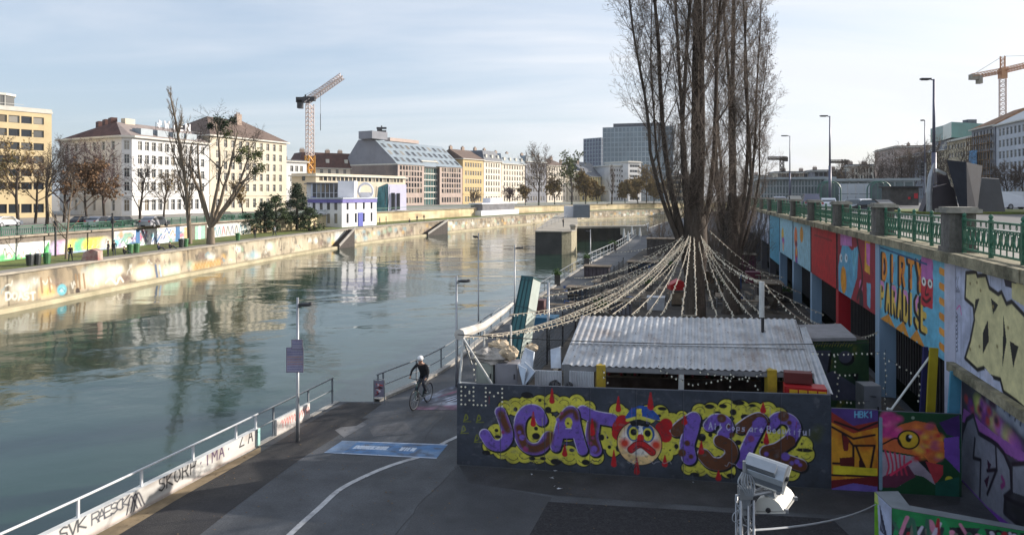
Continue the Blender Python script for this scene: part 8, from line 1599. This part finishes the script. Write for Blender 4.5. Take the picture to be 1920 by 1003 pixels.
SP = Plane(W['a'], W['d']-W['a']); p = Paint(0, (W['d']-W['a']).length, 0, tz-.006, .012, s3(190, 196, 220), 72); p.poly([(0, 0), (.22, 0), (.12, 1.1), (0, 1.1)], s3(120, 180, 40), raw=True); p.poly([(.0, .9), (.2, .9), (.14, 1.1), (0, 1.1)], s3(196, 206, 110), raw=True)
for k in range(9): p.stroke([(.25+.05*k, .9-.08*k), (.3+.05*k, .6-.05*k), (.26+.05*k, .4)], .02, s3(40, 40, 60), raw=True)
p.build('mural', SP.pos(.003), mural_m, t)
# ---------------------------------------------------------------- floodlight mast (close to the viewer)
FY = 6.4; alu = mat('floodlight_alloy', (.32, .35, .39), .35, .1, 6, metal=.7); alup = mat('painted_lamp_housing', (.62, .60, .55), .4, .08, 6, metal=.1)
mx_ = at(1397, 960, FY); t = thing('floodlight_mast', 'lattice mast with two grey floodlights tilted down, close in front of the graffiti fence', 'floodlight', (mx_[0], mx_[1], 0))
mb = MB(); lattice(mb, (mx_[0], mx_[1], 0), (mx_[0], mx_[1], 4.62), .12, 24, .007)
for dx, dy in ((-.06, -.06), (.06, -.06), (.06, .06), (-.06, .06)): mb.tube([(mx_[0]+dx, mx_[1]+dy, 0), (mx_[0]+dx, mx_[1]+dy, 4.66)], .013, 8)
part(mb, 'lattice', steel, t, True)
mb = MB(); mb.tube([(mx_[0], mx_[1], 4.5), (mx_[0], mx_[1], 5.0)], .024, 8); mb.tube([(mx_[0]-.04, mx_[1], 4.66), (mx_[0]+.3, mx_[1]-.02, 4.74)], .02, 8); mb.box((mx_[0]-.01, mx_[1]-.03, 4.72), (.12, .08, .1)); part(mb, 'bracket', steel, t)
def head(cen, a, g, L_, R_, m):
    a = Vector(a).normalized(); g = Vector(g); g = (g-a*g.dot(a)).normalized(); c = a.cross(g); prof = [(.10, -1), (.10, 1), (.0, .98), (-.35, .86), (-.62, .62), (-.78, .3), (-.82, 0), (-.78, -.3), (-.62, -.62), (-.35, -.86), (.0, -.98)]
    mb = MB(); pts = [Vector(cen)-a*L_/2+g*(x*R_)+c*(y*R_) for x, y in prof]; mb.extr(pts, a*L_, 0); hd = part(mb, 'lamp_housing', m, t)
    mb = MB(); q = [Vector(cen)+g*(.13*R_)+a*sx*(L_/2+.015)+c*sy*R_*1.08 for sx, sy in ((-1, -1), (1, -1), (1, 1), (-1, 1))]; mb.extr(q, g*.012); part(mb, 'glass_frame', alup, hd)
    mb = MB(); q = [Vector(cen)+g*(.13*R_+.0135)+a*sx*(L_/2-.015)+c*sy*R_*.98 for sx, sy in ((-1, -1), (1, -1), (1, 1), (-1, 1))]; mb.extr(q, g*.003); part(mb, 'glass', glass, hd)
    mb = MB(); b0 = Vector(cen)-g*(.95*R_)-c*.25*R_; mb.bar(b0-a*L_*.42, b0+a*L_*.3, .34*R_*2, .3*R_*2, up=tuple(g)); part(mb, 'ballast_box', alu, hd)
    for s_ in (-1, 1):
        mb = MB(); e = Vector(cen)+a*s_*(L_/2+.012); mb.tube([e-a*s_*.01, e+a*s_*.012], .022, 8); part(mb, 'pivot', blackm, hd)
        mb = MB(); e = Vector(cen)+g*(.16*R_)+a*s_*(L_/2-.03)-c*R_*1.1; mb.box(e, (.03, .03, .03)); part(mb, 'clip', steel, hd)
    return hd
head(at(1436, 884, 6.4), (.80, -.55, -.12), (.50, .35, -.75), .36, .135, alu); head(at(1452, 941, 6.5), (.62, .78, .06), (.28, -.1, -.95), .34, .14, alup)
mb = MB(); y0 = at(1400, 905, 6.4); mb.tube([at(1397, 960, 6.4), at(1402, 925, 6.42), at(1455, 905, 6.42)], .013, 6); mb.tube([at(1402, 925, 6.42), at(1446, 915, 6.45), at(1470, 925, 6.5)], .013, 6); part(mb, 'yoke', steel, t, True)
mb = MB(); rg = random.Random(8); cabm = mat('grey_cable', (.28, .30, .33), .5, .1, 5)
for k in range(6):
    u0 = 1392+k*3; mb.tube([tuple(Vector(q)) for q in cr([at(u0, 885+k, 6.35), at(u0-8+k*3, 905, 6.3+k*.01), at(u0+6, 925, 6.33), at(u0-2, 940, 6.36), at(1396+k, 955, 6.38)], 5)], .008, 6)
mb.tube([tuple(Vector(q)) for q in cr([at(1395, 925, 6.35), at(1380, 930, 6.33), at(1381, 945, 6.33), at(1393, 950, 6.35), at(1376, 962, 6.33), at(1374, 975, 6.33), at(1384, 980, 6.35)], 6)], .005, 6)
part(mb, 'cables', cabm, t, True)
mb = MB(); A, B = at(1406, 994, 6.35), onz(1642, 945, 1.0); mb.tube([A.lerp(B, k/12)-Vector((0, 0, .1*4*(k/12)*(1-k/12))) for k in range(13)], .012, 6); tag(mb.build('guy_cable', cabm), 'thin pale guy cable from the floodlight mast to the low graffiti wall', 'cable')
# ---------------------------------------------------------------- people
def grow_body(name, J, E, mats, region, parent=None):
    names = list(J); idx = {n: i for i, n in enumerate(names)}; me = bpy.data.meshes.new(name); me.from_pydata([J[n][0] for n in names], [(idx[a], idx[b]) for a, b in E], []); o = bpy.data.objects.new(name, me); C.objects.link(o)
    m = o.modifiers.new('s', 'SKIN'); sv = me.skin_vertices[0].data
    for n in names: r = J[n][1]; sv[idx[n]].radius = r if isinstance(r, tuple) else (r, r)
    sv[idx['pelvis']].use_root = True; m.use_smooth_shade = True; s = o.modifiers.new('u', 'SUBSURF'); s.levels = 1; s.render_levels = 1
    dg = bpy.context.evaluated_depsgraph_get(); m2 = bpy.data.meshes.new_from_object(o.evaluated_get(dg)); bpy.data.objects.remove(o)
    for mm in mats: m2.materials.append(mm)
    P = [Vector(J[n][0]) for n in names]
    for f in m2.polygons:
        c = f.center; best = None; bd = 1e9
        for a, b in E:
            A, B = P[idx[a]], P[idx[b]]; d = B-A; t_ = max(0, min(1, (c-A).dot(d)/(d.length_squared+1e-9))); ds = (c-A-d*t_).length
            if ds < bd: bd = ds; best = (a, b, t_)
        f.material_index = region(best, c); f.use_smooth = True
    o = bpy.data.objects.new(name, m2); C.objects.link(o)
    if parent is not None: o.parent = parent
    return o
skin = mat('skin', (.45, .27, .19), .6, .05, 5); hair = mat('dark_hair', (.03, .02, .015), .7, .2, 8); blackc = mat('black_cloth', (.015, .015, .018), .85, .2, 6); denim = mat('dark_trousers', (.03, .035, .05), .85, .2, 6); shoe = mat('shoes', (.03, .03, .03), .6, .1, 3)
def joints(pose):
    J = dict(pose); return J
BE = [('pelvis', 'spine'), ('spine', 'chest'), ('chest', 'neck'), ('neck', 'head'), ('head', 'crown')]+[e for s_ in 'LR' for e in (('chest', 'sho'+s_), ('sho'+s_, 'elb'+s_), ('elb'+s_, 'wri'+s_), ('wri'+s_, 'han'+s_), ('pelvis', 'hip'+s_), ('hip'+s_, 'kne'+s_), ('kne'+s_, 'ank'+s_), ('ank'+s_, 'toe'+s_))]
def reg(top_, leg_, sk=0):
    def f(b, c):
        a, e, t_ = b
        if e in ('head', 'crown'): return 0
        if e == 'neck': return 0 if t_ > .6 else 1
        if e[:3] in ('han',) or e[:3] in ('fin', 'thu'): return 0
        if e[:3] in ('kne', 'ank') or e[:3] == 'hip': return 2
        if e[:3] == 'toe': return 3
        return 1
    return f
def person(label, loc, rz, pose='stand', top_=blackc, leg_=denim, H=1.74, cat='person', hairm=None, group=None):
    k = H/1.74; t = thing('person', label, cat, loc, rz, group=group); J = {}
    def add(n, x, y, z, r): J[n] = ((x*k, y*k, z*k), tuple(q*k for q in r) if isinstance(r, tuple) else r*k)
    if pose in ('stand', 'walk'):
        st_ = .0 if pose == 'stand' else .22
        add('pelvis', 0, 0, .94, (.15, .11)); add('spine', 0, 0, 1.12, (.14, .10)); add('chest', 0, 0, 1.33, (.165, .11)); add('neck', 0, .0, 1.48, .055); add('head', 0, .02, 1.57, (.075, .085)); add('crown', 0, .015, 1.67, (.07, .08))
        for s_, sg in (('L', -1), ('R', 1)):
            w_ = st_*sg
            add('sho'+s_, sg*.19, 0, 1.40, .058); add('elb'+s_, sg*.24, -.03-w_*.5, 1.12, .045); add('wri'+s_, sg*.25, .05-w_*.9, .88, .032); add('han'+s_, sg*.25, .07-w_*1.0, .80, .03)
            add('hip'+s_, sg*.09, 0, .88, .09); add('kne'+s_, sg*.10, .03+w_*.7, .49, .062); add('ank'+s_, sg*.10, w_*1.1, .09, .045); add('toe'+s_, sg*.11, w_*1.1+.16, .035, .035)
    else:   # sitting on the ground
        add('pelvis', 0, 0, .12, (.15, .12)); add('spine', 0, -.02, .32, (.14, .10)); add('chest', 0, .0, .53, (.165, .11)); add('neck', 0, .03, .69, .055); add('head', 0, .05, .78, (.075, .085)); add('crown', 0, .05, .88, (.07, .08))
        for s_, sg in (('L', -1), ('R', 1)): add('sho'+s_, sg*.19, .0, .60, .058); add('elb'+s_, sg*.26, .12, .38, .045); add('wri'+s_, sg*.16, .34, .36, .032); add('han'+s_, sg*.12, .42, .38, .03); add('hip'+s_, sg*.10, .03, .12, .09); add('kne'+s_, sg*.14, .42, .42, .062); add('ank'+s_, sg*.12, .72, .09, .045); add('toe'+s_, sg*.12, .88, .04, .035)
    grow_body('body', J, BE, [skin, top_, leg_, shoe], reg(top_, leg_), t)
    c_ = J['crown'][0]; mb = MB(); mb.ball((c_[0], c_[1]-.015*k, c_[2]+.0*k), (.088*k, .1*k, .095*k), 10, 6); h_ = part(mb, 'hair', hairm or hair, t, True, local=True)
    h = J['head'][0]; mb = MB(); mb.ball((h[0], h[1]+.085*k, h[2]+.01), (.014*k, .02*k, .02*k), 6, 4); part(mb, 'nose', skin, t, True, local=True)
    return t
pg = 'people on the far quay'
clo = [blackc, mat('grey_coat', (.10, .10, .11), .85, .1, 5), mat('navy_coat', (.02, .03, .07), .85, .1, 5), mat('white_shirt', (.5, .5, .5), .8, .05, 5), mat('brown_coat', (.10, .06, .035), .85, .1, 5)]
for i, (u, v, pz, c_, lab) in enumerate([(132, 497, 'walk', 0, 'person in black walking alone along the far quay below the young tree'), (203, 489, 'stand', 1, 'person in grey standing left of a pair under the far graffiti wall'), (214, 488, 'stand', 0, 'person in black standing right of a pair under the far graffiti wall'), (232, 478, 'sit', 0, 'person in black sitting on the far lawn before the white mural'), (297, 471, 'sit', 2, 'person in navy sitting on the far lawn, left of two'), (318, 470, 'sit', 0, 'person in black sitting on the far lawn, right of two'),
        (478, 450, 'stand', 0, 'person in black standing below the evergreens'), (515, 443, 'walk', 3, 'person in white walking before the evergreens'), (590, 437, 'stand', 4, 'person in brown standing left of the lock house'), (600, 437, 'walk', 1, 'person in grey walking toward the lock house'), (712, 424, 'stand', 2, 'person in navy right of the lock house'), (724, 422, 'stand', 0, 'person in black right of the lock house'), (768, 416, 'sit', 1, 'person in grey sitting before the cream wall'), (782, 414, 'stand', 2, 'person in navy before the cream wall'), (795, 413, 'walk', 0, 'person in black walking before the cream wall'), (1056, 422, 'stand', 0, 'person in black standing at the pier railing')]):
    z = ZL if u < 1000 else 1.15; q = onz(u, v, z)
    if u < 1000:   # keep them on the quay, never over the water
        e = LW.px(u, v)[0]; ed = samp(Lc, LW.S, e); q = PX(u, max(q[1], ed[1]+3.2))
        if u > 560: q = PX(u, ed[1]+6)
    else: q = PX(u, 131)
    person(lab, (q[0], q[1], z+.02), [0.3, 2.5, -2.4, -1.2, -1.6, -1.4][i % 6], pz, clo[c_], denim, 1.72+.02*(i % 4), group=pg)
# small objects on the far lawn
binm = mat('green_bin', (.05, .16, .06), .5, .2, 2); ngm = mat('dark_bin', (.03, .035, .035), .5, .2, 2)
for i, (u, v, m) in enumerate([(56, 503, ngm), (70, 504, ngm), (88, 502, binm), (244, 478, binm), (256, 477, binm), (340, 469, ngm), (348, 468, binm), (446, 452, binm)]):
    q = onz(u, v, ZL+.05); e = samp(Lc, LW.S, LW.px(u, v)[0]); q = PX(u, max(q[1], e[1]+3.4)); t = thing('litter_bin', ['dark litter bin leftmost on the far lawn', 'dark litter bin second from left on the far lawn', 'green litter bin before the green and white mural', 'green bin left of two before the white mural', 'green bin right of two before the white mural', 'dark bin at the foot of the narrow poplar', 'green bin at the foot of the narrow poplar', 'green bin right of the mistletoe tree'][i], 'bin', (q[0], q[1], ZL+.03), group='bins on the far lawn'); mb = MB(); mb.lathe((q[0], q[1], ZL+.03), [(.28, 0), (.36, .9), (.38, 1.0)], 10); part(mb, 'body', m, t); mb = MB(); mb.lathe((q[0], q[1], ZL+1.035), [(.39, 0), (.37, .08), (.1, .14)], 10); part(mb, 'lid', m, t)
q = PX(172, 72.5); mb = MB(); mb.add([], []); mb.extr([(q[0]-.9, q[1]-.4, ZL), (q[0]+.9, q[1]-.4, ZL), (q[0]+.8, q[1]-.3, ZL+1), (q[0]+.1, q[1]-.3, ZL+1.25), (q[0]-.7, q[1]-.3, ZL+.9)], (.0, .9, 0)); tag(mb.build('painted_boulder', mat('painted_stone', (.45, .36, .30), .8, .3, 1.2, dirt=(.25, .03, .03), dirtamt=.8)), 'cream and red painted stone block on the far lawn', 'stone block')
# mast pairs on the far lawn (dark poles at the wall joints)
for i, u in enumerate((104, 211)):
    q = PX(u, 76 if i == 0 else 83); t = thing('dark_pole', ['dark pole standing at the joint right of the green and white mural', 'dark pole standing left of the white mural'][i], 'pole', (q[0], q[1], .5)); mb = MB(); mb.tube([(q[0], q[1], .5), (q[0], q[1], 5.2)], .11, 8); mb.box((q[0], q[1], 4.2), (.35, .2, .6)); part(mb, 'pole', blackm, t)
# ---------------------------------------------------------------- cyclist
fw, rw = onz(777, 768, 0), onz(803, 752, 0); dirb = (fw-rw); dirb.z = 0; dirb.normalize(); rzb = math.atan2(dirb.y, dirb.x)-PI/2; cen = (fw+rw)/2
bike = thing('bicycle', 'dark bicycle ridden toward the viewer on the quay path', 'bicycle', (cen[0], cen[1], 0), rzb); fr_ = mat('teal_bike_paint', (.03, .08, .08), .35, .1, 3, metal=.3); R_ = .335
def wheel(y, steer=0):
    mb = MB(); pts = [(0, y+R_*math.cos(a), R_+R_*math.sin(a)) for a in np.linspace(0, 2*PI, 28, endpoint=False)]; mb.tube(pts, .02, 6, closed=True); w_ = part(mb, 'wheel', blackm, bike, True, local=True)
    mb = MB(); mb.tube([(0, y+(R_-.03)*math.cos(a), R_+(R_-.03)*math.sin(a)) for a in np.linspace(0, 2*PI, 24, endpoint=False)], .010, 4, closed=True); part(mb, 'rim', steel, w_, True, local=True)
    mb = MB()
    for k in range(14): a = k*2*PI/14; mb.tube([(.02*(-1)**k, y, R_), (0, y+(R_-.03)*math.cos(a), R_+(R_-.03)*math.sin(a))], .0025, 3)
    mb.tube([(-.04, y, R_), (.04, y, R_)], .022, 8); part(mb, 'spokes', steel, w_, local=True)
wheel(.52); wheel(-.52)
mb = MB(); bb = (0, -.08, .29); st = (0, -.24, .82); hd0, hd1 = (0, .33, .86), (0, .38, .66)
for a, b, r in ((bb, st, .016), (st, hd0, .015), (bb, hd1, .018), (hd0, hd1, .02), (bb, (.04, -.52, R_), .010), (bb, (-.04, -.52, R_), .010), ((0, -.21, .74), (.04, -.52, R_), .008), ((0, -.21, .74), (-.04, -.52, R_), .008), (hd1, (.04, .52, R_), .012), (hd1, (-.04, .52, R_), .012)): mb.tube([a, b], r, 8)
part(mb, 'frame', fr_, bike, True, local=True)
mb = MB(); mb.tube([(0, .33, .86), (0, .32, .99), (0, .36, 1.02)], .014, 6); mb.tube([(-.3, .24, 1.0), (-.2, .34, 1.02), (0, .37, 1.02), (.2, .34, 1.02), (.3, .24, 1.0)], .013, 8); part(mb, 'handlebar', blackm, bike, True, local=True)
mb = MB(); mb.tube([st, (0, -.26, .93)], .013, 6); mb.ball((0, -.27, .95), (.07, .13, .03), 10, 5); part(mb, 'saddle', blackm, bike, True, local=True)
mb = MB(); mb.tube([(-.07, -.08, .29), (.07, -.08, .29)], .012, 6); mb.tube([(.07, -.08, .29), (.09, .0, .15)], .010, 6); mb.tube([(-.07, -.08, .29), (-.09, -.16, .43)], .010, 6); mb.box((.13, .0, .15), (.09, .06, .02)); mb.box((-.13, -.16, .43), (.09, .06, .02)); part(mb, 'crank', steel, bike, local=True)
mb = MB(); mb.ball((0, .45, .9), (.04, .05, .04), 8, 5); part(mb, 'headlight', spn, bike, True, local=True); 
J = {}
def add(n, x, y, z, r): J[n] = ((x, y, z), r)
add('pelvis', 0, -.25, 1.03, (.15, .11)); add('spine', 0, -.16, 1.2, (.14, .1)); add('chest', 0, -.03, 1.37, (.17, .11)); add('neck', 0, .05, 1.51, .055); add('head', 0, .10, 1.59, (.075, .085)); add('crown', 0, .10, 1.69, (.07, .08))
add('shoL', -.19, -.02, 1.43, .06); add('elbL', -.34, .1, 1.24, .046); add('wriL', -.32, .23, 1.06, .03); add('hanL', -.305, .27, 1.03, .026)
add('shoR', .19, -.02, 1.43, .06); add('elbR', .33, .1, 1.24, .046); add('wriR', .32, .23, 1.06, .03); add('hanR', .305, .27, 1.03, .026)
add('hipL', -.09, -.22, .98, .092); add('kneL', -.13, .14, .83, .066); add('ankL', -.13, -.1, .5, .045); add('toeL', -.14, .0, .43, .034)
add('hipR', .09, -.22, .98, .092); add('kneR', .12, .17, .60, .064); add('ankR', .13, -.04, .23, .045); add('toeR', .14, .08, .18, .034)
E2 = list(BE)
for s_, sg in (('L', -1), ('R', 1)):
    for k, (dy, ln) in enumerate(((.028, .05), (.010, .055), (-.008, .052), (-.026, .042))):
        a, b = 'fin%s%da' % (s_, k), 'fin%s%db' % (s_, k); add(a, sg*(.30-.0*k)+sg*(.018*(1.5-k)), .30+ln*.35, 1.035, .009); add(b, sg*.30+sg*(.018*(1.5-k)), .30+ln*.2, 1.0, .008); E2 += [('han'+s_, a), (a, b)]
    add('thu'+s_, sg*.265, .27, 1.02, .010); E2.append(('han'+s_, 'thu'+s_))
rider = thing('person', 'cyclist in black with white helmet leaning forward on the handlebar', 'person', (cen[0], cen[1], 0), rzb)
grow_body('body', J, E2, [skin, blackc, denim, shoe], reg(0, 0), rider)
whelm = mat('white_helmet_shell', (.75, .75, .76), .35, .05, 3); mb = MB(); mb.ball((0, .09, 1.69), (.105, .135, .10), 14, 8); part(mb, 'helmet', whelm, rider, True, local=True)
mb = MB(); mb.ball((0, .195, 1.60), (.013, .02, .018), 6, 4); part(mb, 'nose', skin, rider, True, local=True)
for s_ in (-1, 1): mb = MB(); mb.ball((s_*.03, .178, 1.625), (.011, .008, .008), 6, 4); part(mb, 'eye', blackm, rider, True, local=True); mb = MB(); mb.ball((s_*.078, .09, 1.60), (.012, .022, .03), 6, 4); part(mb, 'ear', skin, rider, True, local=True)
mb = MB(); mb.ball((0, .178, 1.563), (.024, .008, .007), 6, 4); part(mb, 'mouth', bpy.data.materials['red_board'], rider, True, local=True)
# fallen leaves: loose ground litter, kept as stuff
rg = random.Random(44); lm = mat('fallen_leaf', (.13, .085, .045), .9, .5, 9); pts = []
for _ in range(900):
    Y_ = rg.uniform(12, 34); x = -7.5+.27*(Y_-20)+rg.random()**1.5*8 if rg.random() < .5 else rg.uniform(-6, 8)
    if Y_ < 19.5+.0*x or x < -2+.27*(Y_-19): pts.append(Vector((x, Y_, .016)))
for _ in range(420):
    f, g = rg.random(), rg.random(); pts.append(fl.lerp(fr, f).lerp(bl_.lerp(br_, f), g)+Vector((0, 0, .035)))
n = len(pts); P = np.array([tuple(p) for p in pts]); r = np.random.default_rng(3); a = r.normal(size=(n, 3)); a[:, 2] *= .15; a /= np.linalg.norm(a, axis=1, keepdims=True); b = np.cross(a, [0, 0, 1.]); s_ = r.uniform(.018, .04, (n, 1))
kind(npmesh('fallen_leaves', np.stack([P-a*s_, P-b*s_*.6, P+a*s_, P+b*s_*.6], 1).reshape(-1, 3), np.arange(n*4).reshape(n, 4), lm), 'stuff')
# the air between here and the far bend
if HAZE:
    mb = MB(); mb.box((0, 900, 58), (3400, 2200, 132)); hz = kind(mb.build('haze', bpy.data.materials.new('haze_air')), 'stuff'); m = hz.data.materials[0]; m.use_nodes = True; N = m.node_tree.nodes; N.remove(N['Principled BSDF']); v = N.new('ShaderNodeVolumePrincipled'); v.inputs['Density'].default_value = HAZE; v.inputs['Color'].default_value = (.86, .9, .96, 1); m.node_tree.links.new(v.outputs[0], N['Material Output'].inputs['Volume'])
